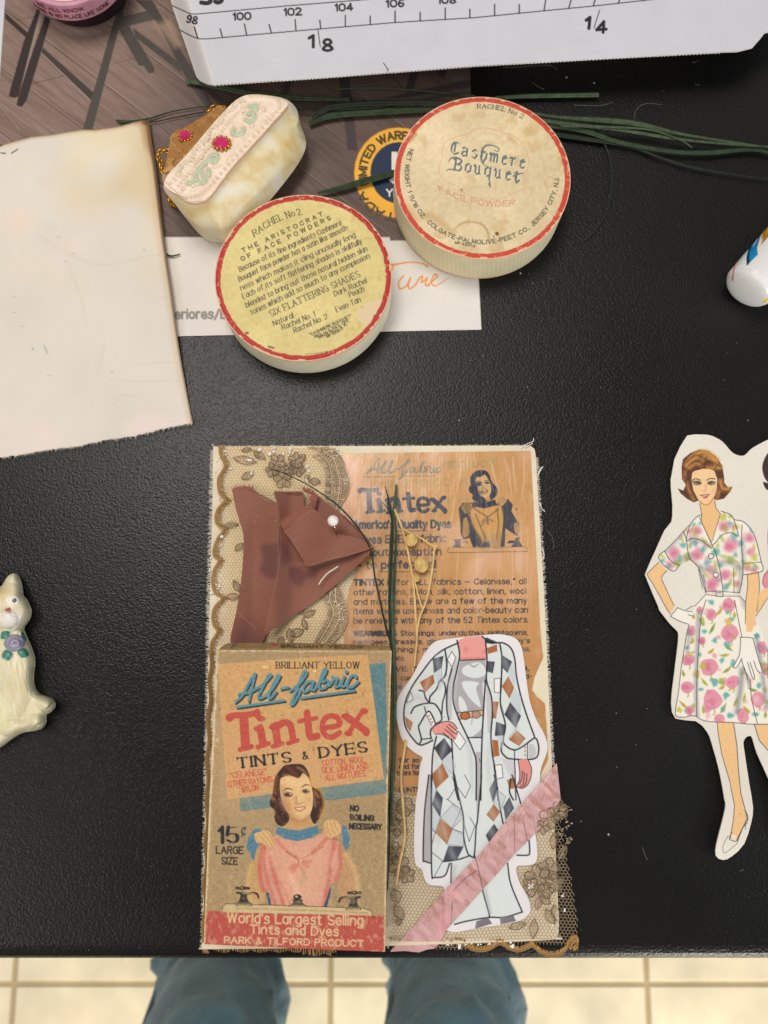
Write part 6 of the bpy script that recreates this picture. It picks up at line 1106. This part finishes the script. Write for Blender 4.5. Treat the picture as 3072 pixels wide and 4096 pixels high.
for p, w in (('600 1480 680 1540 780 1580 880 1590', 40), ('920 1510 1040 1500 1180 1560', 44), ('430 1480 540 1470 600 1420', 36), ('1150 1560 1180 1700 1150 1840', 36), ('600 1240 720 1260 800 1310', 22), ('330 1370 420 1270 510 1170', 26), ('1190 1900 1225 2000', 40), ('700 1570 760 1720', 24), ('1190 1240 1200 1480', 22)): A.line(p, w, '6a6a72', .55, sm=True, soft=26, tex=msk)
A.crop(*E3)
for p, w in (('490 100 480 400 470 700 480 930', 24), ('840 560 830 700 800 900', 40), ('960 300 1000 560 1040 860', 30), ('880 560 900 700', 16), ('420 250 400 420', 18)): A.line(p, w, '5f6672', .55, sm=True, soft=18, tex=msk)
for p in ('550 0 510 150 495 330 480 600 475 930', '450 90 420 180 395 280 370 430 350 560 330 740 305 920 370 942 430 932 470 935 520 965 600 980 760 985 900 998 1080 1000', '780 0 810 150 840 300', '905 640 920 800 965 998'): A.line(p, 5.5, LN, sm=True)
# arms and gloves
A.crop(*E2); A.poly('240 1500 330 1590 270 1670 300 1750 360 1880 415 1990 420 2010 372 2080 320 2010 250 1880 170 1740 112 1640 150 1590', SKN); A.poly('1240 1625 1368 1608 1380 1740 1375 1900 1350 2060 1330 2190 1300 2290 1235 2290 1222 2000 1245 1800', SKN)
for p in ('240 1500 150 1590 112 1640 170 1740 250 1880 320 2010 372 2085', '335 1595 275 1670 300 1750 360 1880 415 1990', '1245 1640 1250 1760 1228 1950 1222 2200', '1370 1610 1382 1740 1376 1900 1352 2060'): A.line(p, 7, LN, sm=True)
A.poly('450 2015 560 2050 640 2050 600 2200 560 2200 370 2120', 'ece6dc'); A.line('455 2015 375 2110', 8, LN); A.line('455 2015 540 2050 620 2060', 7, LN, sm=True); A.line('375 2115 470 2165 570 2200', 8, LN, sm=True); A.line('550 2040 600 2010 630 1995', 7, LN, sm=True); A.line('580 2095 620 2110', 8, LN)
A.crop(*E3); A.poly('830 300 930 302 960 440 1000 560 990 580 960 560 940 640 910 630 870 580 850 500 830 480 790 545 775 540 820 440', 'ece6dc'); 
for p in ('825 302 880 300 930 308', '830 300 822 430 800 480 772 540 800 540 835 480', '835 470 860 560 890 610', '860 545 885 640', '885 500 915 600 935 640 940 610 905 500', '935 490 960 560 985 590', '930 308 958 420 1000 560'): A.line(p, 5.5, LN, sm=True)
# face, neck and hair
A.crop(*E2); A.poly('700 780 730 960 720 1030 832 1272 935 960 885 890 875 780', 'e6b980'); A.line('705 830 728 960 720 1030 832 1275 850 1250 940 950 890 890 875 800', 7, LN)
A.poly('500 420 515 330 600 260 700 222 800 235 890 300 960 400 980 520 985 600 1030 655 1078 642 1050 700 980 780 890 797 858 770 890 700 905 560 870 460 740 440 640 470 610 560 640 700 690 800 640 822 560 780 490 720 455 660 520 688 548 620 505 560', '5a3524', sm=False)
for p, w in (('560 400 620 310 720 250 810 270 900 340', 60), ('590 430 660 380 720 400', 34), ('800 420 880 430 940 420', 40), ('940 580 960 660 1030 670', 52), ('760 300 840 330 930 420', 40), ('560 600 590 700 640 790', 24), ('620 340 690 320 740 350', 30), ('930 700 900 770', 24), ('540 470 530 560', 20)): A.line(p, w, 'cb9248', .85, sm=True, soft=16)
for p in ('560 370 640 290 700 290 720 330', '570 410 650 350 700 360', '760 330 790 300', '780 360 850 360 940 420', '600 330 660 280', '700 420 760 380 830 420', '920 620 960 690 1040 700', '500 690 570 720 620 740', '940 720 1000 740', '870 460 910 400 950 420', '530 520 560 620'): A.line(p, 8, '3f251b', .85, sm=True)
A.poly('625 482 700 452 780 440 858 462 895 560 897 680 862 770 805 842 750 842 690 792 640 702 618 580', 'ecc492', sm=True)
for p in ('640 700 690 792 750 843 805 842 862 770',): A.line(p, 6, '6b4630', sm=True)
A.ell(876, 690, 22, 26, 'd89a80', .6, soft=24); A.ell(678, 603, 46, 20, '2e3935', .85, soft=8); A.ell(836, 603, 42, 19, '2e3935', .85, soft=8); A.line('622 585 680 580 722 606', 8, '1f2322', sm=True); A.line('795 604 840 582 880 596', 8, '1f2322', sm=True); A.ell(660, 606, 12, 6, 'b8c0b0', .8); A.ell(852, 606, 10, 6, 'b8c0b0', .8)
A.line('620 570 660 553 715 570', 10, '3a2c26', sm=True); A.line('785 572 825 550 878 556', 10, '3a2c26', sm=True); A.line('765 620 780 660 765 690 740 692', 6, 'a86f48', sm=True); A.line('705 740 760 735 818 730', 8, '7c3c3a', sm=True); A.poly('715 742 765 738 815 732 790 772 760 778', 'b0625c'); A.line('740 750 790 742', 8, 'ead8c4')
for p in ('720 1030 832 1275', '690 970 600 1070 555 1250 620 1230 720 1250 800 1310 840 1340', '730 965 700 970 720 1030', '950 920 1060 965 1100 1040 1142 1200 1060 1165 960 1190 900 1260 860 1300', '832 1275 880 1380 930 1560 970 1820', '520 1150 555 1250 575 1400 600 1470', '450 1230 310 1370', '590 1080 520 1150 450 1230', '600 1470 690 1560 740 1720 775 1850', '1100 1018 1200 1040 1290 1130 1345 1250 1400 1480 1420 1592 1300 1630 1205 1640', '1185 1080 1180 1300 1195 1500 1190 1690 1155 1850', '1200 1520 1300 1505 1400 1500', '310 1368 240 1430 270 1500 330 1560 415 1600 480 1530', '310 1370 345 1440 400 1500 480 1535', '770 1835 900 1830 1160 1845', '780 1865 900 1880 1150 1885', '770 1870 650 2000', '1155 1880 1225 1950', '690 1580 740 1800', '1090 1560 1095 1850', '745 1640 780 1830'): A.line(p, 9 if len(pt(p)) > 3 else 7, LN, .92, sm=True)
for x, y in ((835, 1432), (888, 1642)): A.ell(x, y, 30, 30, 'e6ded0'); A.ell(x, y, 30, 30, LN, w=9)
A.poly('890 1825 970 1825 970 1890 890 1885', 'd8d0c2'); A.line('890 1825 970 1828 968 1890 888 1885 890 1825', 8, LN); A.line('905 1845 950 1845', 6, LN)
# the second lady printed on the same card, mostly past the picture edge
A.poly('1560 200 1480 260 1430 350 1415 440 1440 540 1480 600 1425 590 1450 660 1500 690 1700 760 1800 500 1750 250', '3a2a24', sm=True); A.poly('1500 450 1600 380 1720 420 1720 700 1600 800 1520 700', 'ecc492', sm=True); A.poly('1500 1000 1480 1200 1490 1560 1440 1640 1420 1730 1450 1790 1560 1800 1900 1850 2050 1400 1950 1050 1650 950', 'd98d98'); A.line('1500 1000 1480 1200 1490 1560 1440 1640 1420 1730 1450 1790', 8, '6b3a44', sm=True); A.poly('1440 1790 1520 1800 1480 1900 1390 2040 1345 2110 1360 2050 1378 1850', SKN); A.line('1480 1900 1390 2040 1345 2110', 6, LN)
A.crop(*E3); A.poly('1080 40 1290 20 1420 420 1490 900 1300 985 1090 980 1050 500', 'd88c98'); A.poly('1090 990 1180 985 1250 1400 1290 1700 1230 1740 1160 1400', SKN); A.poly('1260 985 1340 975 1380 1300 1360 1640 1300 1640 1290 1300', SKN)
for p in ('1080 40 1060 300 1050 500 1090 980 1300 985 1490 900', '1160 60 1150 500 1180 980', '1250 40 1300 500 1360 960', '1085 40 1290 20'): A.line(p, 6, '6b3a44', sm=True)
A.crop(*E2)
for p in ('1560 380 1600 300 1680 270', '1500 420 1560 330', '1560 560 1610 550', '1660 555 1710 560', '1590 690 1640 700 1680 685', '1640 950 1700 1250 1780 950', '1550 1010 1570 1400 1600 1800'): A.line(p, 9, '5a3034', sm=True)

dout = np.vstack([cr(np.vstack([e2('565 62 640 52 700 50 830 62 940 115 1000 170 1060 240 1120 280 1195 292 1240 265 1310 200 1480 110 1700 20 1950 60 2080 300 2150 900 2160 1700')]), 4), cr(e3('1490 500 1540 960 1480 1500 1400 1900 1280 1960 1180 1700 1050 1430 1010 1340 960 1230 930 1130 918 1100 900 1094 880 1100 866 1115 852 1150 865 1250 900 1480 930 1670 915 1790 860 1960 760 2062 690 2092 632 2060 635 1970 670 1830 708 1670 700 1600 660 1380 600 1160 560 1060 470 975 308 955 272 830 290 640 320 400 330 280 310 240 260 190 175 80'), 2), e2('240 2010 170 1850 85 1640 130 1530 220 1330 305 1140 385 1040 396 980 398 850 380 650 378 560 390 500 420 330 490 180')])
dollm = mat('matt_magazine_card', rough=.5, spec=.35, bumps=(('noise', 40, .003, .06),))
_g = np.random.RandomState(14).randn(*X.shape)*.018; A.c += _g[..., None]
o = sheet('paper_doll', A, .0012+.0030*ss(2900, 3400, Y)*(1-ss(3350, 3480, Y)*.4)+.0012*fbm(X, Y, 500, 8), dout, dollm, thick=.0005, smooth=True, edge='ddd6c8')
tag(o, 'printed card cut-out of a lady in a floral shirt dress and white gloves', 'paper doll')
# ---------------------------------------------------------------- flat-backed ceramic cat
A = Art(-150, 2280, 225, 3010, 2, 'dcd4b2'); X, Y = A.X, A.Y; A.crop(0, 2200, 400/1041)
hout = pt('15 372 60 300 100 258 150 243 180 270 205 330 218 390 228 470 262 510 300 585 312 640 295 715 262 770 235 815 252 870 300 980 340 1090 350 1180 336 1320 350 1430 400 1500 470 1525 530 1550 562 1605 545 1665 500 1705 468 1722 466 1800 440 1850 390 1878 240 1905 130 1965 0 2060')
lefto = pt('-90 2110 -200 2085 -290 2010 -340 1880 -330 1700 -270 1500 -225 1300 -215 1120 -190 960 -160 830 -200 760 -225 660 -215 560 -180 480 -175 370 -150 290 -110 262 -70 300 -35 375')
cp = np.vstack([hout, lefto]); co_ = cr(cp, 4, True)*.3842+np.array([0, 2200])
dist = np.full(X.shape, 1e3); nb = np.roll(co_, -1, 0)
for a_, b_ in zip(co_, nb):
    d_ = b_-a_; L_ = d_@d_+1e-9; t_ = np.clip(((X-a_[0])*d_[0]+(Y-a_[1])*d_[1])/L_, 0, 1); dist = np.minimum(dist, np.hypot(X-a_[0]-t_*d_[0], Y-a_[1]-t_*d_[1]))
dist = np.where(A.inside(co_, A.x, A.y), dist, 0)
def bump(x, y, rx, ry, h, rot=0):
    u_, v_ = X-x*.3842, Y-2200-y*.3842; c_, s_ = math.cos(R(rot)), math.sin(R(rot)); q = ((u_*c_+v_*s_)/(rx*.3842))**2+((-u_*s_+v_*c_)/(ry*.3842))**2
    return h*np.clip(1-q, 0, 1)**.8
t_ = np.clip(dist/34, 0, 1); Z = .0016+.0062*np.sqrt(np.clip(1-(1-t_)**2, 0, 1))
Z += bump(50, 600, 260, 270, .0035)+bump(60, 720, 130, 110, .0016)+bump(80, 630, 40, 40, .0010)+bump(40, 1350, 300, 480, .0030)+bump(470, 1610, 100, 80, .0026, 15)+bump(370, 1790, 110, 90, .0028, 10)+bump(130, 1850, 160, 90, .0022, -10)+bump(150, 520, 60, 55, .0008)+bump(-80, 640, 90, 300, .0006)
for q in range(28):
    x0, y0 = random.Random(q).uniform(-60, 320), random.Random(q+60).uniform(1150, 1800); Z -= bump(x0, y0, 12, 90, .00018, random.Random(q+7).uniform(-25, 10))
for x, y in ((500, 1640), (530, 1600), (380, 1830), (420, 1800)): Z -= bump(x, y, 8, 46, .0012, 40)
for cx_, cy_ in ((148, 525),): Z -= bump(cx_, cy_, 40, 36, .0004)
A.c += ((fbm(X, Y, 60, 211)-.5)*.08)[..., None]; A.mix(ss(.5, .75, fbm(X*2.2, Y*.6, 30, 221))*ss(2640, 2700, Y), 'cdb884', .35)
A.poly('-200 380 60 380 180 470 220 520 120 480 20 520 -160 520', 'c4b07a', .7, sm=True, soft=50); A.poly('100 300 150 262 190 300 200 420 130 440', 'e2dab8', .7, sm=True, soft=20); A.poly('-60 1560 60 1600 90 1720 20 1880 -160 1900', 'dfdcae', .8, sm=True, soft=30)
A.ell(142, 522, 66, 50, 'eceae4', .95, soft=14); A.ell(148, 526, 25, 25, '1d1c1c'); A.ell(140, 518, 6, 6, 'cfd0d0'); A.ell(-90, 540, 56, 42, 'eceae4', .95, soft=14); A.ell(-95, 544, 25, 25, '1d1c1c')
A.poly('52 618 80 605 108 604 106 640 86 655 60 640', 'b5555c', sm=True); A.poly('20 700 110 650 200 680 190 760 120 800 30 780', 'eceae8', .9, sm=True, soft=26); A.poly('-60 690 60 660 60 740 -40 770', 'e0d6cc', .8, sm=True, soft=24); A.line('110 650 125 690 180 695', 5, 'a89a8c', .8, sm=True); A.line('125 770 180 740', 4, 'b8b0a8', .6)
for p in ('150 570 220 565 270 560', '150 590 230 600 280 590'): A.line(p, 4, 'bfae7c', .7, sm=True)
TE = '3f7f70'
def leafc(x, y, L, w, a):
    global Z
    a = R(a); f = lambda u_, v_: [x+L*u_*math.cos(a)-w*v_*math.sin(a), y+L*u_*math.sin(a)+w*v_*math.cos(a)]
    A.poly([f(0, 0), f(.25, .8), f(.6, 1), f(1, 0), f(.6, -1), f(.25, -.8)], TE, sm=True); A.line([f(0, 0), f(1, 0)], 5, '2c5d54', .8)
    for q in (.25, .45, .65): A.line([f(q, 0), f(q+.15, .7)], 4, '6fa595', .8); A.line([f(q, 0), f(q+.15, -.7)], 4, '6fa595', .8)
    Z += bump(x+L*.5*math.cos(a), y+L*.5*math.sin(a), L*.62, w*1.25, .0011, math.degrees(a))
leafc(95, 850, -110, 46, -40); leafc(60, 1040, 110, 56, 75); leafc(180, 1050, 130, 48, 20); leafc(225, 850, 110, 30, 68); leafc(-100, 1050, 90, 40, 110)
A.poly('40 960 100 890 170 875 230 910 270 960 235 1010 160 1055 100 1050 50 1010', '8f8aa0', sm=True)
for r, c_ in ((78, 'a29db2'), (52, '8580998' [:6]), (34, 'aca8ba'), (16, '8a869c')): A.line([[155+r*math.cos(t), 968+r*.82*math.sin(t)] for t in np.linspace(.4+r, 5.6+r, 14)], 12, c_, .9, sm=True)
A.line([[155+(6+5.2*t)*math.cos(t), 968+(6+5.2*t)*.8*math.sin(t)] for t in np.linspace(0, 9, 30)], 6, 'c8c4ce', .8); Z += bump(155, 968, 112, 92, .0028)-bump(155, 968, 20, 16, .0008)
for p in ('60 1170 90 1140 110 1200', '100 1180 150 1150', '110 1300 160 1420', '-10 1460 20 1440'): A.line(p, 3, '8f8a78', .6)
catm = mat('glazed_cream_ceramic', rough=.35, spec=.45, bumps=(('noise', 500, .0005, .2),))
o = sheet('cat_figurine', A, Z, co_, catm, thick=.0014, smooth=True, edge='cfc7a6'); tag(o, 'cream ceramic cat figurine with a mauve rose and green leaves at its neck', 'figurine')
# ---------------------------------------------------------------- white bottle lying at the right edge
A = Art(2880, 500, 3600, 1260, 2, 'dcdcdc'); A.crop(2700, 800, 372/1646)
A.poly('1620 400 1700 330 2000 0 1900 -300 1500 400 1380 640 1300 840 1260 1050 1270 1165 1460 970 1450 870 1480 720 1540 560', '0e7fb8'); A.poly('1620 400 1540 420 1420 620 1330 800 1275 980 1268 1165 1320 1110 1310 950 1370 760 1440 640 1530 520', '17242c'); A.line('1462 968 1450 860 1480 720 1550 520', 7, '12303f', sm=True)
for i in range(6): A.line([[1380+i*26, 820-i*52], [1440+i*18, 730-i*38]], 13, 'e6e2e6')
A.poly('1530 640 1535 560 1580 470 1650 380 1760 300 1900 420 1800 600 1646 660 1560 760 1520 800 1545 700', 'cf9a38', sm=False); A.line('1570 640 1600 540 1660 440', 8, '3a2c1c', sm=True); A.line('1545 690 1610 610 1680 560', 7, '3a2c1c', sm=True)
for i in range(5): A.line([[1560+i*20, 750-i*24], [1575+i*20, 690-i*24]], 6, '3a2c1c')
A.line('1018 1420 1030 1300 1070 1120 1130 960 1180 880', [26, 22, 20, 14, 8], 'cc6a48', sm=True); A.line('1100 1170 1140 1050 1200 930 1260 830', [8, 20, 18, 6], '9a948f', .5, sm=True, soft=10)
A.line('1560 1810 1720 1700', 40, 'e2c92e')
axis = np.array([.66, .75]); axis /= np.linalg.norm(axis)       # world direction along the table, away to the upper right
bc = P(2990, 1158, .0105); RB = .0100; mbp = [(-.0016, 0), (-.0012, .5), (-.0003, .82), (.0012, .95), (.004, 1.0), (.02, 1.0), (.05, 1.0), (.07, .98), (.080, .86), (.086, .6), (.089, .42), (.100, .40)]
sp_ = cr(np.array(mbp), 8); _t = np.linspace(0, 1, 700); sp_ = np.stack([np.interp(_t, np.linspace(0, 1, len(sp_)), sp_[:, k]) for k in (0, 1)], 1); n = 220; V = []; side_ = np.array([-axis[1], axis[0]])
for s_, r_ in sp_:
    t = np.arange(n)*2*math.pi/n; rr_ = RB*r_; V.append(np.stack([bc[0]+axis[0]*s_+side_[0]*rr_*np.cos(t), bc[1]+axis[1]*s_+side_[1]*rr_*np.cos(t), RB*.98+.0002+rr_*.98*np.sin(t)], 1))
VV = np.vstack(V); Q = VV-np.array([0, 0, CH]); f = Q[:, 1]*math.sin(TH)-Q[:, 2]*math.cos(TH); up = Q[:, 1]*math.cos(TH)+Q[:, 2]*math.sin(TH)
uu = CX+FPX*Q[:, 0]/f; v_ = CY-FPX*up/f; ci = np.clip(((uu-A.x[0])/2).round().astype(int), 0, len(A.x)-1); cj = np.clip(((v_-A.y[0])/2).round().astype(int), 0, len(A.y)-1)
cols = A.c[cj, ci]; cols[(VV[:, 2] < RB*.55)] = C('dcdcdc')
m_ = len(sp_); F = np.array([(i*n+k, i*n+(k+1) % n, (i+1)*n+(k+1) % n, (i+1)*n+k) for i in range(m_-1) for k in range(n)])
bt = thing('glue_bottle', (bc[0], bc[1], 0), 'small white bottle lying at the right edge with a blue label band and yellow emblem', 'bottle')
mesh('bottle_body', VV, F, mat('white_bottle_plastic', rough=.28, spec=.5, sss=.05), bt, cols=cols, smooth=True)
c_ = np.array([bc[0]+axis[0]*.098, bc[1]+axis[1]*.098, RB]); V, F = tube([c_, c_+np.array([axis[0], axis[1], 0])*.008, c_+np.array([axis[0], axis[1], 0])*.022], [.0052, .005, .002], 24); mesh('nozzle', V, F, mat('orange_cap', 'd0662a', rough=.35), bt, smooth=True)
# ---------------------------------------------------------------- lint and dust on the black top
mb = MB(); rf = random.Random(101)
for i in range(210):
    u_, v_ = rf.uniform(-40, 3110), rf.uniform(200, 3850); s_ = rf.uniform(.00005, .00017) if rf.random() < .9 else rf.uniform(.0002, .00042); c_ = P(u_, v_, s_*.5)
    mb.add(*ball(c_, s_, 6, 4, (rf.uniform(.6, 1.6), rf.uniform(.6, 1.6), .6)))
for p in ('2012 270 2080 268 2160 262 2200 262 2226 278', '2300 420 2400 422 2452 408', '2130 330 2160 350 2180 358', '2535 480 2545 440 2580 415 2650 418', '2190 2125 2210 2150 2216 2190', '2570 3390 2580 3420 2590 3440', '2780 335 2800 342', '2960 3485 2975 3478', '2770 250 2790 246'):
    q = cr(pt(p), 5); mb.add(*tube(P(q[:, 0], q[:, 1], .0006), 4.5e-5, 4))
o = mb.build('dust', mat('pale_lint', '98948c', rough=.9)); tag(o, kind='stuff', label='pale specks of lint and dust scattered over the black table', cat='dust')
